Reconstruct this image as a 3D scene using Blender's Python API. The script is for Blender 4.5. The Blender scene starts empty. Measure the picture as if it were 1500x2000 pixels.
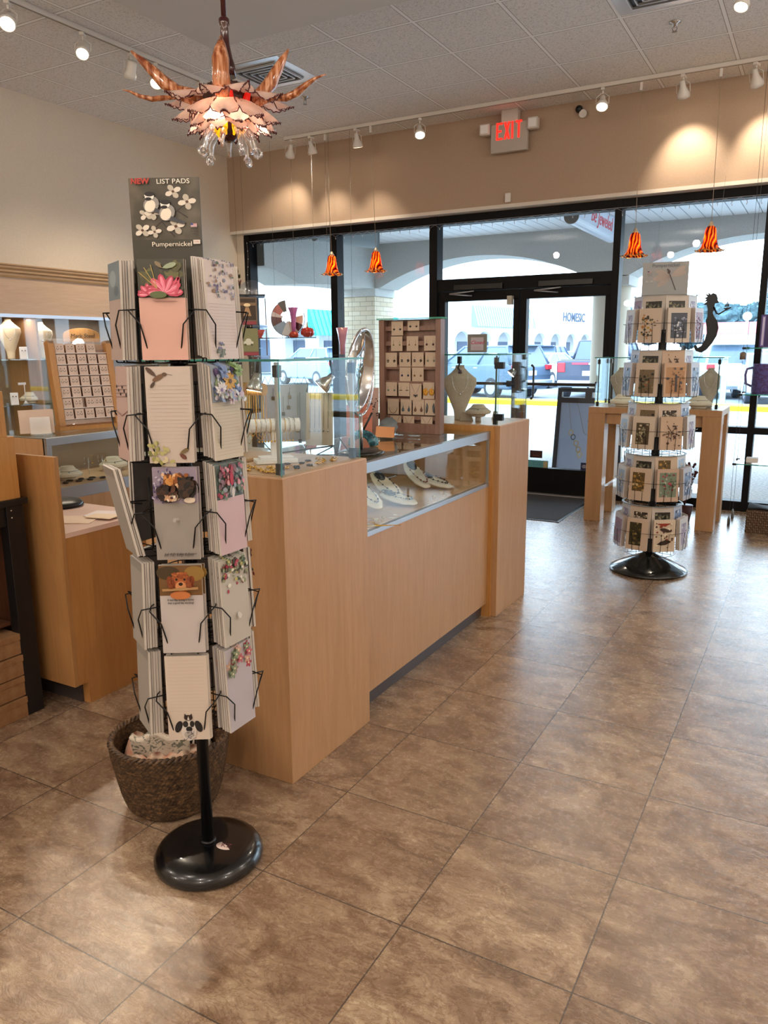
import bpy, math, random
from math import sin, cos, pi, radians, atan2, sqrt
from mathutils import Vector, Matrix, Euler
random.seed(7)
SC = bpy.context.scene
COL = SC.collection

# ---------------------------------------------------------------- camera
cd = bpy.data.cameras.new('camera'); cam = bpy.data.objects.new('camera', cd); COL.objects.link(cam)
SC.camera = cam
cd.sensor_fit = 'HORIZONTAL'; cd.sensor_width = 36.0; cd.lens = 36.0 * 1512 / 1500
cd.clip_start = 0.05; cd.clip_end = 600
_y, _p, _r = radians(29.2), radians(11.88), radians(-0.42)
_f = Vector((-sin(_y)*cos(_p), cos(_y)*cos(_p), -sin(_p))); _rt = Vector((cos(_y), sin(_y), 0)); _u = _rt.cross(_f)
_r2 = _rt*cos(_r) + _u*sin(_r); _u2 = -_rt*sin(_r) + _u*cos(_r)
cam.matrix_world = Matrix(((_r2.x, _u2.x, -_f.x, 0), (_r2.y, _u2.y, -_f.y, 0), (_r2.z, _u2.z, -_f.z, 1.473), (0, 0, 0, 1)))

# ---------------------------------------------------------------- world, exposure, large lights
SC.view_settings.view_transform = 'Standard'; SC.view_settings.look = 'None'
SC.view_settings.gamma = 1; SC.view_settings.use_curve_mapping = False
SC.view_settings.exposure = 0.6
W = bpy.data.worlds.new('sky'); SC.world = W; W.use_nodes = True
nt = W.node_tree; bg = nt.nodes['Background']
bg.inputs['Color'].default_value = (0.68, 0.85, 1.0, 1); bg.inputs['Strength'].default_value = 4.9
# added unseen fill lights behind and beside the camera, to brighten walls and ceiling
for (x, y, z, e) in [(-4.9, -0.6, 3.3, 30), (-2.9, -1.8, 3.3, 30), (-0.6, -1.0, 3.3, 34), (-2.2, -0.2, 3.3, 24), (1.4, -1.8, 3.3, 30), (1.7, 1.4, 3.3, 34), (1.9, 3.6, 3.3, 30), (1.8, 5.6, 3.3, 14), (-3.8, -2.2, 2.4, 42), (0.2, -2.4, 2.4, 42), (2.6, 0.4, 2.4, 42), (2.7, 3.4, 2.4, 22)]:
    l = bpy.data.lights.new('fill_light', 'POINT'); l.energy = e*0.86; l.color = (1.0, 0.895, 0.79); l.shadow_soft_size = 0.06
    o = bpy.data.objects.new('fill_light', l); o.location = (x, y, z); COL.objects.link(o)

# ---------------------------------------------------------------- materials
MC = {}; KIDS = {}
def srgb(h):
    if isinstance(h, str):
        h = h.lstrip('#'); c = [int(h[i:i+2], 16)/255 for i in (0, 2, 4)]
    else: c = list(h)
    return tuple(v/12.92 if v <= 0.04045 else ((v+0.055)/1.055)**2.4 for v in c) + (1,)
def mat(c, rough=0.5, metal=0.0, spec=0.5, coat=0.0, emit=None, es=0.0, alpha=1.0, trans=0.0):
    key = (c, rough, metal, spec, coat, emit, es, alpha, trans)
    if key in MC: return MC[key]
    m = bpy.data.materials.new('paint_' + str(c).strip('#')); m.use_nodes = True
    b = m.node_tree.nodes['Principled BSDF']; I = b.inputs
    I['Base Color'].default_value = srgb(c); I['Roughness'].default_value = rough; I['Metallic'].default_value = metal
    I['Specular IOR Level'].default_value = spec; I['Coat Weight'].default_value = coat
    if emit: I['Emission Color'].default_value = srgb(emit); I['Emission Strength'].default_value = es
    I['Alpha'].default_value = alpha; I['Transmission Weight'].default_value = trans
    MC[key] = m; return m
class NM:
    """small node-material builder"""
    def __init__(s, name, rough=0.5, metal=0.0):
        s.m = bpy.data.materials.new(name); s.m.use_nodes = True; s.t = s.m.node_tree; s.n = s.t.nodes
        s.b = s.n['Principled BSDF']; s.b.inputs['Roughness'].default_value = rough; s.b.inputs['Metallic'].default_value = metal
        s.co = s.n.new('ShaderNodeTexCoord')
    def add(s, typ, **kw):
        nd = s.n.new('ShaderNode' + typ)
        for k, v in kw.items():
            if k in nd.inputs: nd.inputs[k].default_value = v
            else: setattr(nd, k, v)
        return nd
    def link(s, a, b): s.t.links.new(a, b); return s
    def mapping(s, scale=(1, 1, 1), rot=(0, 0, 0), loc=(0, 0, 0), src=None):
        mp = s.add('Mapping'); mp.inputs['Scale'].default_value = scale; mp.inputs['Rotation'].default_value = rot; mp.inputs['Location'].default_value = loc
        s.link(src or s.co.outputs['Object'], mp.inputs['Vector']); return mp.outputs[0]
    def noise(s, vec, scale=5, detail=4, rough=0.5, dist=0.0):
        nd = s.add('TexNoise', Scale=scale, Detail=detail, Roughness=rough, Distortion=dist); s.link(vec, nd.inputs['Vector']); return nd
    def ramp(s, fac, stops, interp='LINEAR'):
        nd = s.add('ValToRGB'); e = nd.color_ramp; e.interpolation = interp
        while len(e.elements) < len(stops): e.elements.new(0.5)
        for el, (p, c) in zip(e.elements, stops): el.position = p; el.color = c if len(c) == 4 else srgb(c)
        s.link(fac, nd.inputs[0]); return nd.outputs[0]
    def mix(s, f, a, b, blend='MIX'):
        nd = s.add('Mix'); nd.data_type = 'RGBA'; nd.blend_type = blend
        for v, k in ((f, 0), (a, 6), (b, 7)):
            if hasattr(v, 'links') or hasattr(v, 'is_linked'): s.link(v, nd.inputs[k])
            else: nd.inputs[k].default_value = v
        return nd.outputs[2]
    def math(s, op, a, b=0.0, c=0.0):
        nd = s.add('Math'); nd.operation = op
        for i, v in enumerate((a, b, c)):
            if hasattr(v, 'is_linked'): s.link(v, nd.inputs[i])
            else: nd.inputs[i].default_value = v
        return nd.outputs[0]
    def bump(s, h, strength=0.3, dist=0.01):
        nd = s.add('Bump', Strength=strength, Distance=dist); s.link(h, nd.inputs['Height']); s.link(nd.outputs[0], s.b.inputs['Normal'])
    def color(s, c): s.link(c, s.b.inputs['Base Color'])
def wood(name, c1, c2, vert=True, scale=1.0, rough=0.38):
    n = NM(name, rough); sc = (9, 9, 0.7) if vert is True else ((0.7, 9, 9) if vert == 'x' else (9, 0.7, 9))
    v = n.mapping(tuple(k*scale for k in sc)); a = n.noise(v, 3.2, 6, 0.6, 1.4)
    v2 = n.mapping(tuple(k*scale*6 for k in sc)); b = n.noise(v2, 5, 3, 0.6)
    f = n.mix(0.3, a.outputs['Fac'], b.outputs['Fac'])
    n.color(n.ramp(f, [(0.3, srgb(c1)), (0.7, srgb(c2))])); return n.m
MAPLE = wood('maple_laminate', '#a57c53', '#b99068')
MAPLE_H = wood('maple_horizontal', '#bb9572', '#cfab8a', 'y')
HONEY = wood('honey_wood', '#a8743c', '#c08c50')
WALNUT = wood('brown_wood', '#6f5142', '#86665a', True)
BLACKWOOD = wood('black_wood', '#0d0c0e', '#1b191c')
GREYPLINTH = wood('plinth_grey', '#3b3433', '#4a4241', 'y')
def glassmat(name, tint=(0.93, 0.98, 0.97, 1), ior=1.45, extra=0.0, rough=0.0):
    """thin sheet glass: clear transmission plus a mirror reflection that grows with the grazing angle"""
    m = bpy.data.materials.new(name); m.use_nodes = True; t = m.node_tree; t.nodes.clear()
    o = t.nodes.new('ShaderNodeOutputMaterial'); mx = t.nodes.new('ShaderNodeMixShader')
    tr = t.nodes.new('ShaderNodeBsdfTransparent'); gl = t.nodes.new('ShaderNodeBsdfGlossy'); fr = t.nodes.new('ShaderNodeLayerWeight')
    fr.inputs['Blend'].default_value = 0.5; tr.inputs[0].default_value = tint; gl.inputs['Roughness'].default_value = rough
    gl.inputs['Color'].default_value = (1, 1, 1, 1)
    pw = t.nodes.new('ShaderNodeMath'); pw.operation = 'POWER'; pw.inputs[1].default_value = 4.5
    ad = t.nodes.new('ShaderNodeMath'); ad.operation = 'MULTIPLY_ADD'; ad.inputs[1].default_value = 0.8; ad.inputs[2].default_value = 0.028*(ior-1)/0.35+extra
    t.links.new(fr.outputs['Facing'], pw.inputs[0]); t.links.new(pw.outputs[0], ad.inputs[0]); t.links.new(ad.outputs[0], mx.inputs[0])
    t.links.new(tr.outputs[0], mx.inputs[1]); t.links.new(gl.outputs[0], mx.inputs[2]); t.links.new(mx.outputs[0], o.inputs[0]); return m
GLASS = glassmat('clear_glass', (0.97, 0.995, 0.985, 1), 1.35)
PANE = glassmat('window_glass', (0.97, 0.99, 1.0, 1), 1.3)
EDGE = mat('#3fa08f', 0.15, 0, 0.5, 0, None, 0, 0.85)
BLACK = mat('#0b0b0e', 0.35); BLKM = mat('#15161a', 0.3, 0.3); CHROME = mat('#d8d8dc', 0.12, 1.0)
ALU = mat('#aeb0b4', 0.32, 0.85); WHITE = mat('#e9e6e2', 0.5); CREAM = mat('#d9cdbb', 0.6); STEEL = mat('#9a9ca0', 0.25, 1.0)
LINEN = mat('#cfc3b4', 0.85); GOLD = mat('#d8ac55', 0.25, 1.0); ROSEG = mat('#c98c62', 0.28, 1.0); SILVER = mat('#c9cace', 0.22, 1.0)

# ---------------------------------------------------------------- mesh builder
class MB:
    def __init__(s): s.v = []; s.f = []; s.mi = []; s.cur = 0; s.sm = []; s.smooth = False
    def m(s, i): s.cur = i; return s
    def _f(s, *idx): s.f.append(idx); s.mi.append(s.cur); s.sm.append(s.smooth)
    def raw(s, vs, fs, sm=None):
        b = len(s.v); s.v += [tuple(p) for p in vs]; o = s.smooth
        if sm is not None: s.smooth = sm
        for f in fs: s._f(*[b+i for i in f])
        s.smooth = o; return s
    def box(s, x0, x1, y0, y1, z0, z1, M=None):
        vs = [Vector((x, y, z)) for x in (x0, x1) for y in (y0, y1) for z in (z0, z1)]
        if M is not None: vs = [M @ p for p in vs]
        return s.raw(vs, [(0, 1, 3, 2), (4, 6, 7, 5), (0, 4, 5, 1), (2, 3, 7, 6), (0, 2, 6, 4), (1, 5, 7, 3)], False)
    def cbox(s, c, d, M=None):
        c = Vector(c); h = Vector(d)/2
        return s.box(c.x-h.x, c.x+h.x, c.y-h.y, c.y+h.y, c.z-h.z, c.z+h.z, M)
    def tube(s, pts, r, n=6, cap=True, closed=False, M=None, sm=True):
        pts = [Vector(p) for p in pts]
        if M is not None: pts = [M @ p for p in pts]
        rs = r if isinstance(r, (list, tuple)) else [r]*len(pts)
        b = len(s.v); N = len(pts); prev = None; rings = []
        for i, p in enumerate(pts):
            if closed: t = (pts[(i+1) % N]-pts[i-1])
            else: t = (pts[min(i+1, N-1)]-pts[max(i-1, 0)])
            if t.length < 1e-9: t = Vector((0, 0, 1))
            t.normalize()
            if prev is None: a = Vector((0, 0, 1)) if abs(t.z) < 0.9 else Vector((1, 0, 0)); a = (a-t*a.dot(t)).normalized()
            else:
                a = prev-t*prev.dot(t)
                a = a.normalized() if a.length > 1e-6 else t.orthogonal().normalized()
            prev = a; c = t.cross(a)
            rings.append([p+(a*cos(2*pi*k/n)+c*sin(2*pi*k/n))*rs[i] for k in range(n)])
        s.v += [tuple(q) for rg in rings for q in rg]; o = s.smooth; s.smooth = sm
        for i in range(N if closed else N-1):
            for k in range(n):
                a0 = b+i*n+k; a1 = b+i*n+(k+1) % n; j = (i+1) % N; b0 = b+j*n+k; b1 = b+j*n+(k+1) % n
                s._f(a0, a1, b1, b0)
        s.smooth = False
        if cap and not closed: s._f(*[b+k for k in range(n)][::-1]); s._f(*[b+(N-1)*n+k for k in range(n)])
        s.smooth = o; return s
    def cyl(s, p0, p1, r0, r1=None, n=16, M=None, cap=True):
        return s.tube([p0, p1], [r0, r0 if r1 is None else r1], n, cap, M=M)
    def lathe(s, prof, n=24, M=None, cap=True, wob=None, sx=1.0, sy=1.0):
        b = len(s.v); o = s.smooth; s.smooth = True
        for i, (r, z) in enumerate(prof):
            for k in range(n):
                a = 2*pi*k/n; rr = r*(1+(wob(i/(len(prof)-1), a) if wob else 0)); p = Vector((rr*cos(a)*sx, rr*sin(a)*sy, z))
                s.v.append(tuple(M @ p if M is not None else p))
        for i in range(len(prof)-1):
            for k in range(n): s._f(b+i*n+k, b+i*n+(k+1) % n, b+(i+1)*n+(k+1) % n, b+(i+1)*n+k)
        s.smooth = False
        if cap:
            if prof[0][0] > 1e-5: s._f(*[b+k for k in range(n)][::-1])
            if prof[-1][0] > 1e-5: s._f(*[b+(len(prof)-1)*n+k for k in range(n)])
        s.smooth = o; return s
    def prism(s, poly, d0, d1, ax='y', M=None):
        """poly in the plane across ax; extruded d0..d1 along ax"""
        def P(u, w, d):
            p = {'y': (u, d, w), 'x': (d, u, w), 'z': (u, w, d)}[ax]; p = Vector(p); return M @ p if M is not None else p
        N = len(poly); vs = [P(u, w, d0) for u, w in poly]+[P(u, w, d1) for u, w in poly]
        fs = [tuple(range(N))[::-1], tuple(range(N, 2*N))]+[(i, (i+1) % N, N+(i+1) % N, N+i) for i in range(N)]
        return s.raw(vs, fs, False)
    def grid(s, fn, nu, nv, sm=True, closeu=False):
        b = len(s.v); o = s.smooth; s.smooth = sm
        for j in range(nv+1):
            for i in range(nu+(0 if closeu else 1)): s.v.append(tuple(fn(i/nu, j/nv)))
        w = nu if closeu else nu+1
        for j in range(nv):
            for i in range(nu):
                i2 = (i+1) % w; s._f(b+j*w+i, b+j*w+i2, b+(j+1)*w+i2, b+(j+1)*w+i)
        s.smooth = o; return s
    def ball(s, c, r, n=12, m=8, M=None, sz=(1, 1, 1)):
        c = Vector(c)
        def fn(u, v):
            p = c+Vector((r*sz[0]*sin(pi*v)*cos(2*pi*u), r*sz[1]*sin(pi*v)*sin(2*pi*u), -r*sz[2]*cos(pi*v)))
            return M @ p if M is not None else p
        return s.grid(fn, n, m, True, True)
    def build(s, name, mats, parent=None, bevel=0, seg=2, weld=False, subsurf=0, solid=0, loc=None, rot=None):
        me = bpy.data.meshes.new(name); me.from_pydata(s.v, [], s.f); me.update()
        if not isinstance(mats, (list, tuple)): mats = [mats]
        for k in mats: me.materials.append(k)
        me.polygons.foreach_set('material_index', [min(i, len(mats)-1) for i in s.mi]); me.polygons.foreach_set('use_smooth', s.sm)
        if weld or subsurf:
            import bmesh
            bm = bmesh.new(); bm.from_mesh(me); bmesh.ops.remove_doubles(bm, verts=bm.verts, dist=1e-5); bm.to_mesh(me); bm.free()
        o = bpy.data.objects.new(name, me); COL.objects.link(o)
        if parent is not None: o.parent = parent; KIDS.setdefault(parent.name, []).append(o)
        if loc: o.location = loc
        if rot: o.rotation_euler = rot
        if solid: md = o.modifiers.new('solid', 'SOLIDIFY'); md.thickness = solid; md.offset = 0
        if bevel: md = o.modifiers.new('bevel', 'BEVEL'); md.width = bevel; md.segments = seg; md.limit_method = 'ANGLE'; md.angle_limit = radians(40)
        if subsurf: md = o.modifiers.new('sub', 'SUBSURF'); md.levels = subsurf; md.render_levels = subsurf
        return o
def tag(o, label=None, cat=None, group=None, kind=None):
    if label: o['label'] = label
    if cat: o['category'] = cat
    if group: o['group'] = group
    if kind: o['kind'] = kind
    return o
def thing(name, label, cat, loc=(0, 0, 0), rz=0, group=None, rot=None):
    o = bpy.data.objects.new(name, None); COL.objects.link(o); o.location = loc; o.rotation_euler = rot or (0, 0, rz)
    o.empty_display_size = 0.1
    return tag(o, label, cat, group)
def dup(root, loc=None, rz=None, label=None, group=None, rot=None, _p=None):
    """copy of a thing with copies of its parts and sub-parts"""
    c = root.copy(); COL.objects.link(c)
    if _p is not None: c.parent = _p; KIDS.setdefault(_p.name, []).append(c)
    for k in KIDS.get(root.name, []): dup(k, _p=c)
    if loc is not None: c.location = loc
    if rz is not None: c.rotation_euler = (0, 0, rz)
    if rot is not None: c.rotation_euler = rot
    if label: c['label'] = label
    if group: c['group'] = group
    return c
def struct(mb, name, m, **k): return tag(mb.build(name, m, **k), kind='structure')
def Rz(a): return Matrix.Rotation(a, 4, 'Z')
def Rx(a): return Matrix.Rotation(a, 4, 'X')
def Ry(a): return Matrix.Rotation(a, 4, 'Y')
def T(*p): return Matrix.Translation(p[0] if len(p) == 1 else p)
_tc = {}
def textmesh(mb, s, h, M, mi=0, depth=0.0006, shear=0.0, align='CENTER', bold=0.0, sx=1.0):
    """text of cap height ~h centred at M origin, lying in local XY, added to mb"""
    cu = bpy.data.curves.new('t', 'FONT'); cu.body = s; cu.size = h/0.7; cu.shear = shear; cu.align_x = align; cu.align_y = 'CENTER'; cu.extrude = depth; cu.offset = bold; cu.resolution_u = 3
    o = bpy.data.objects.new('t', cu); COL.objects.link(o)
    dg = bpy.context.evaluated_depsgraph_get(); me = bpy.data.meshes.new_from_object(o.evaluated_get(dg))
    old = mb.cur; mb.cur = mi
    mb.raw([M @ Vector((v.co.x*sx, v.co.y, v.co.z)) for v in me.vertices], [tuple(p.vertices) for p in me.polygons], False); mb.cur = old
    bpy.data.objects.remove(o); bpy.data.curves.remove(cu); bpy.data.meshes.remove(me)
class Art:
    """flat printed picture: coloured shapes in the local XZ plane facing -Y, each slightly in front of the last"""
    def __init__(s, y=0.0, step=0.00012): s.mb = MB(); s.mats = []; s.y = y; s.step = step; s.ix = {}
    def c(s, col, rough=0.4):
        k = (col, rough)
        if k not in s.ix: s.ix[k] = len(s.mats); s.mats.append(mat(col, rough) if isinstance(col, str) else col)
        s.mb.cur = s.ix[k]
    def poly(s, pts, col):
        s.c(col); s.y -= s.step; s.mb.raw([(x, s.y, z) for x, z in pts], [tuple(range(len(pts)))], False); return s
    def rect(s, x0, x1, z0, z1, col): return s.poly([(x0, z0), (x1, z0), (x1, z1), (x0, z1)], col)
    def ell(s, cx, cz, rx, rz, col, a=0, n=14):
        return s.poly([(cx+rx*cos(t)*cos(a)-rz*sin(t)*sin(a), cz+rx*cos(t)*sin(a)+rz*sin(t)*cos(a)) for t in [2*pi*k/n for k in range(n)]], col)
    def petal(s, cx, cz, L, w, a, col):
        pts = [(0, 0), (L*.3, w*.4), (L*.65, w*.5), (L*.9, w*.3), (L, 0), (L*.9, -w*.3), (L*.65, -w*.5), (L*.3, -w*.4)]
        return s.poly([(cx+x*cos(a)-z*sin(a), cz+x*sin(a)+z*cos(a)) for x, z in pts], col)
    def line(s, pts, w, col):
        s.c(col); s.y -= s.step
        for (x0, z0), (x1, z1) in zip(pts, pts[1:]):
            d = Vector((x1-x0, z1-z0)); L = d.length or 1; nx, nz = -d.y/L*w/2, d.x/L*w/2
            s.mb.raw([(x0+nx, s.y, z0+nz), (x0-nx, s.y, z0-nz), (x1-nx, s.y, z1-nz), (x1+nx, s.y, z1+nz)], [(0, 1, 2, 3)], False)
        return s
    def text(s, t, cx, cz, h, col, shear=0.0, bold=0.0, sx=1.0):
        s.c(col); s.y -= s.step*2; textmesh(s.mb, t, h, T(cx, s.y, cz) @ Rx(pi/2), s.mb.cur, 0.0, shear, bold=bold, sx=sx); return s
    def build(s, name, parent=None): return s.mb.build(name, s.mats, parent)
# ================================================================ the setting
XL, YF, ZC = -6.23, 7.65, 3.643       # left wall, shop front, ceiling
XR, YB = 3.4, -3.2
# floor: square stone-look vinyl tiles
n = NM('slate_vinyl_floor', 0.3)
sx = n.add('SeparateXYZ'); n.link(n.co.outputs['Object'], sx.inputs[0])
gx = n.math('DIVIDE', n.math('ADD', sx.outputs[0], 0.825+45.15), 0.4515); gy = n.math('DIVIDE', n.math('ADD', sx.outputs[1], -1.551+46.25), 0.4625)
fx, fy = n.math('FRACT', gx), n.math('FRACT', gy)
ex = n.math('MINIMUM', fx, n.math('SUBTRACT', 1.0, fx)); ey = n.math('MINIMUM', fy, n.math('SUBTRACT', 1.0, fy))
line = n.math('LESS_THAN', n.math('MINIMUM', ex, ey), 0.0042)
cid = n.add('CombineXYZ'); n.link(n.math('FLOOR', gx), cid.inputs[0]); n.link(n.math('FLOOR', gy), cid.inputs[1])
wn = n.add('TexWhiteNoise'); n.link(cid.outputs[0], wn.inputs['Vector'])
off = n.add('VectorMath'); off.operation = 'SCALE'; off.inputs[3].default_value = 7.3; n.link(wn.outputs['Color'], off.inputs[0])
ad = n.add('VectorMath'); ad.operation = 'ADD'; n.link(n.co.outputs['Object'], ad.inputs[0]); n.link(off.outputs[0], ad.inputs[1])
v1 = n.mapping((2.2, 3.6, 1), (0, 0, 0.35), src=ad.outputs[0])
a = n.noise(v1, 2.0, 8, 0.62, 1.6); b = n.noise(n.mapping((3.2, 7.5, 1), (0, 0, 0.5), src=ad.outputs[0]), 3.0, 8, 0.7, 2.2)
fine = n.noise(n.mapping((1, 1, 1), src=ad.outputs[0]), 60, 5, 0.7)
base = n.ramp(a.outputs['Fac'], [(0.3, '#7c6752'), (0.45, '#947d66'), (0.55, '#a9937a'), (0.68, '#bfac90')])
vein = n.ramp(n.math('ABSOLUTE', n.math('SUBTRACT', b.outputs['Fac'], 0.5)), [(0.0, (0.25, 0.19, 0.15, 1)), (0.018, (0.7, 0.62, 0.56, 1)), (0.05, (1, 1, 1, 1))])
c1 = n.mix(0.6, base, vein, 'MULTIPLY')
c2 = n.mix(0.38, c1, n.ramp(fine.outputs['Fac'], [(0.3, (0.55, 0.52, 0.5, 1)), (0.7, (1, 1, 1, 1))]), 'MULTIPLY')
tint = n.ramp(wn.outputs['Value'], [(0.0, (0.86, 0.80, 0.78, 1)), (1.0, (1.08, 1.04, 1.0, 1))])
c3 = n.mix(1.0, c2, tint, 'MULTIPLY')
n.color(n.mix(line, c3, (0.075, 0.055, 0.042, 1)))
hh = n.math('ADD', n.math('MULTIPLY', b.outputs['Fac'], 1.0), n.math('MULTIPLY', fine.outputs['Fac'], 0.25)); n.bump(hh, 0.30, 0.005); n.b.inputs['Specular IOR Level'].default_value = 0.7; n.b.inputs['Coat Weight'].default_value = 0.35; n.b.inputs['Coat Roughness'].default_value = 0.25
n.link(n.ramp(fine.outputs['Fac'], [(0.3, (0.22,)*3+(1,)), (0.7, (0.30,)*3+(1,))]), n.b.inputs['Roughness'])
FLOOR = n.m
struct(MB().box(XL-0.15, XR, YB, YF+0.08, -0.12, 0), 'floor', FLOOR)
# ceiling: lay-in acoustic tiles with a white tee grid
n = NM('acoustic_ceiling', 0.9)
sx = n.add('SeparateXYZ'); n.link(n.co.outputs['Object'], sx.inputs[0])
gx = n.math('DIVIDE', n.math('ADD', sx.outputs[0], 3.27+61.95), 0.6195); gy = n.math('DIVIDE', n.math('ADD', sx.outputs[1], -5.19+64.8), 0.648)
fx, fy = n.math('FRACT', gx), n.math('FRACT', gy)
ex = n.math('MINIMUM', fx, n.math('SUBTRACT', 1.0, fx)); ey = n.math('MINIMUM', fy, n.math('SUBTRACT', 1.0, fy)); mn = n.math('MINIMUM', ex, ey)
tee = n.math('LESS_THAN', mn, 0.019); gap = n.math('LESS_THAN', mn, 0.026)
sp = n.noise(n.co.outputs['Object'], 75, 3, 0.6, 1.0)
tile = n.ramp(sp.outputs['Fac'], [(0.36, '#c2c1c0'), (0.47, '#e2e0de'), (0.6, '#e8e6e4')])
n.color(n.mix(tee, n.mix(gap, tile, (0.28, 0.27, 0.26, 1)), (0.9, 0.9, 0.9, 1)))
n.bump(sp.outputs['Fac'], 0.5, 0.004); CEIL = n.m
struct(MB().box(XL-0.15, XR, YB, YF+0.25, ZC, ZC+0.12), 'ceiling', CEIL)
PAINT = NM('cream_wall_paint', 0.75); pn = PAINT.noise(PAINT.co.outputs['Object'], 90, 3); PAINT.color(PAINT.ramp(pn.outputs['Fac'], [(0.3, '#cfc4b4'), (0.7, '#d6cbbb')])); PAINT.bump(pn.outputs['Fac'], 0.08, 0.002); PAINT = PAINT.m
TAN = NM('tan_wall_paint', 0.7); pn = TAN.noise(TAN.co.outputs['Object'], 90, 3); TAN.color(TAN.ramp(pn.outputs['Fac'], [(0.3, '#a8917c'), (0.7, '#af9883')])); TAN = TAN.m
SOFF = mat('#cccac8', 0.8)
# dropped plasterboard soffit
struct(MB().box(-3.87, XR, YB, 4.56, 3.50, ZC), 'trim_1', SOFF)
# walls
struct(MB().box(XL-0.15, XL, YB, YF+0.08, 0, ZC), 'wall_left', PAINT)
struct(MB().box(XR, XR+0.15, YB, YF, 0, ZC), 'wall_right', PAINT)
struct(MB().box(XL, XR, YB-0.15, YB, 0, ZC), 'wall_back', PAINT)
struct(MB().box(XL, XR, YF-0.16, YF+0.12, 2.83, ZC), 'wall_front', TAN)
struct(MB().box(XL, XL+0.10, YF-0.05, YF+0.1, 0, 2.83), 'wall_front_jamb', PAINT)
struct(MB().box(XL, XR, YF-0.165, YF+0.02, 2.80, 2.832), 'trim_2', mat('#d5cdc2', 0.5))
# storefront frames
FB = mat('#050507', 0.5, 0.0, 0.2)
zt = 2.80
posts = [(-6.13, -6.05), (-4.915, -4.83), (-3.69, -3.60), (-1.80, -1.735), (-0.535, -0.48), (0.75, 0.81), (2.05, 2.11)]
y0, y1 = YF-0.03, YF+0.10
def glassbox(x0, x1, z0, z1, y=YF+0.03): return MB().box(x0, x1, y, y+0.008, z0, z1)
def window(k, i, j, rails):
    x0, x1 = posts[i][0], posts[j][1]; xi0, xi1 = posts[i][1], posts[j][0]
    fr = MB(); fr.box(xi0-0.001, xi1+0.001, y0, y1, zt-0.085, zt); fr.box(xi0-0.001, xi1+0.001, y0, y1, 0, 0.09)
    for r0, r1 in rails: fr.box(xi0-0.001, xi1+0.001, y0, y1, r0, r1)
    root = tag(fr.build('window_%d' % k, FB), kind='structure')
    zs = [0.09]+[q for r in rails for q in r]+[zt-0.085]
    for a_, b_ in zip(zs[::2], zs[1::2]): glassbox(xi0, xi1, a_, b_).build('window_pane', PANE, root)
    return root
m_ = MB()
for p in posts: m_.box(p[0], p[1], y0-0.01, y1, 0, zt)
struct(m_, 'trim_3', FB)
window(1, 0, 1, [(0.705, 0.765)]); window(2, 1, 2, [(0.705, 0.765)])
window(4, 3, 4, [(0.705, 0.765)]); window(5, 4, 5, [(0.705, 0.765)]); window(6, 5, 6, [(0.705, 0.765)])
# transom over the doors
m_ = MB().box(-3.6, -1.8, y0, y1, zt-0.085, zt).box(-3.6, -1.8, y0, y1, 2.055, 2.175)
tr = tag(m_.build('window_3', FB), kind='structure'); glassbox(-3.6, -1.8, 2.175, zt-0.085).build('window_pane', PANE, tr)
# the two glazed doors
def door(k, x0, x1, bx0, bx1):
    m = MB().box(x0, x1, y0+0.02, y1-0.02, 1.955, 2.05).box(x0, x1, y0+0.02, y1-0.02, 0.015, 0.27)
    m.box(x0, bx0, y0+0.02, y1-0.02, 0.27, 1.955).box(bx1, x1, y0+0.02, y1-0.02, 0.27, 1.955)
    d = tag(m.build('door_%d' % k, FB, bevel=0.003), kind='structure')
    glassbox(bx0, bx1, 0.27, 1.955).build('door_pane', PANE, d)
    h = MB().box(x0+0.05, x1-0.05, y0-0.045, y0-0.015, 1.105, 1.135)
    h.box(x0+0.06, x0+0.1, y0-0.03, y0+0.03, 1.09, 1.15).box(x1-0.1, x1-0.06, y0-0.03, y0+0.03, 1.09, 1.15)
    h.build('push_bar', BLACK, d, bevel=0.003)
    c = MB().box((x0+x1)/2-0.25, (x0+x1)/2+0.28, y0-0.035, y0+0.02, 2.06, 2.115); c.build('door_closer', BLACK, d, bevel=0.004)
    c = MB().tube([((x0+x1)/2-0.02, y0-0.04, 2.045), ((x0+x1)/2-0.27, y0-0.09, 2.02)], 0.008).tube([((x0+x1)/2-0.27, y0-0.09, 2.02), ((x0+x1)/2-0.05, y0-0.02, 2.0)], 0.007); c.build('closer_arm', ALU, d)
    return d
d1 = door(1, -3.595, -2.705, -3.52, -2.765); d2 = door(2, -2.695, -1.805, -2.63, -1.855)
for d, sx_, ex_ in ((d1, -2.80, 1), (d2, -2.6, -1)):
    x = sx_; MB().tube([(x, YF+0.13, 1.30), (x, YF+0.19, 1.28), (x, YF+0.19, 0.98), (x, YF+0.13, 0.96)], 0.012, 8).build('pull_handle', BLACK, d)
MB().box(-2.815, -2.765, y0-0.04, y0+0.02, 1.90, 1.985).build('door_sensor', mat('#b9b6a8', 0.5), d1)
struct(MB().box(-3.6, -1.8, YF-0.05, YF+0.14, 0.0, 0.014), 'trim_4', ALU)
struct(MB().box(XL, XL+0.012, -1, 7.55, 0, 0.1), 'baseboard_left', GREYPLINTH)

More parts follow.
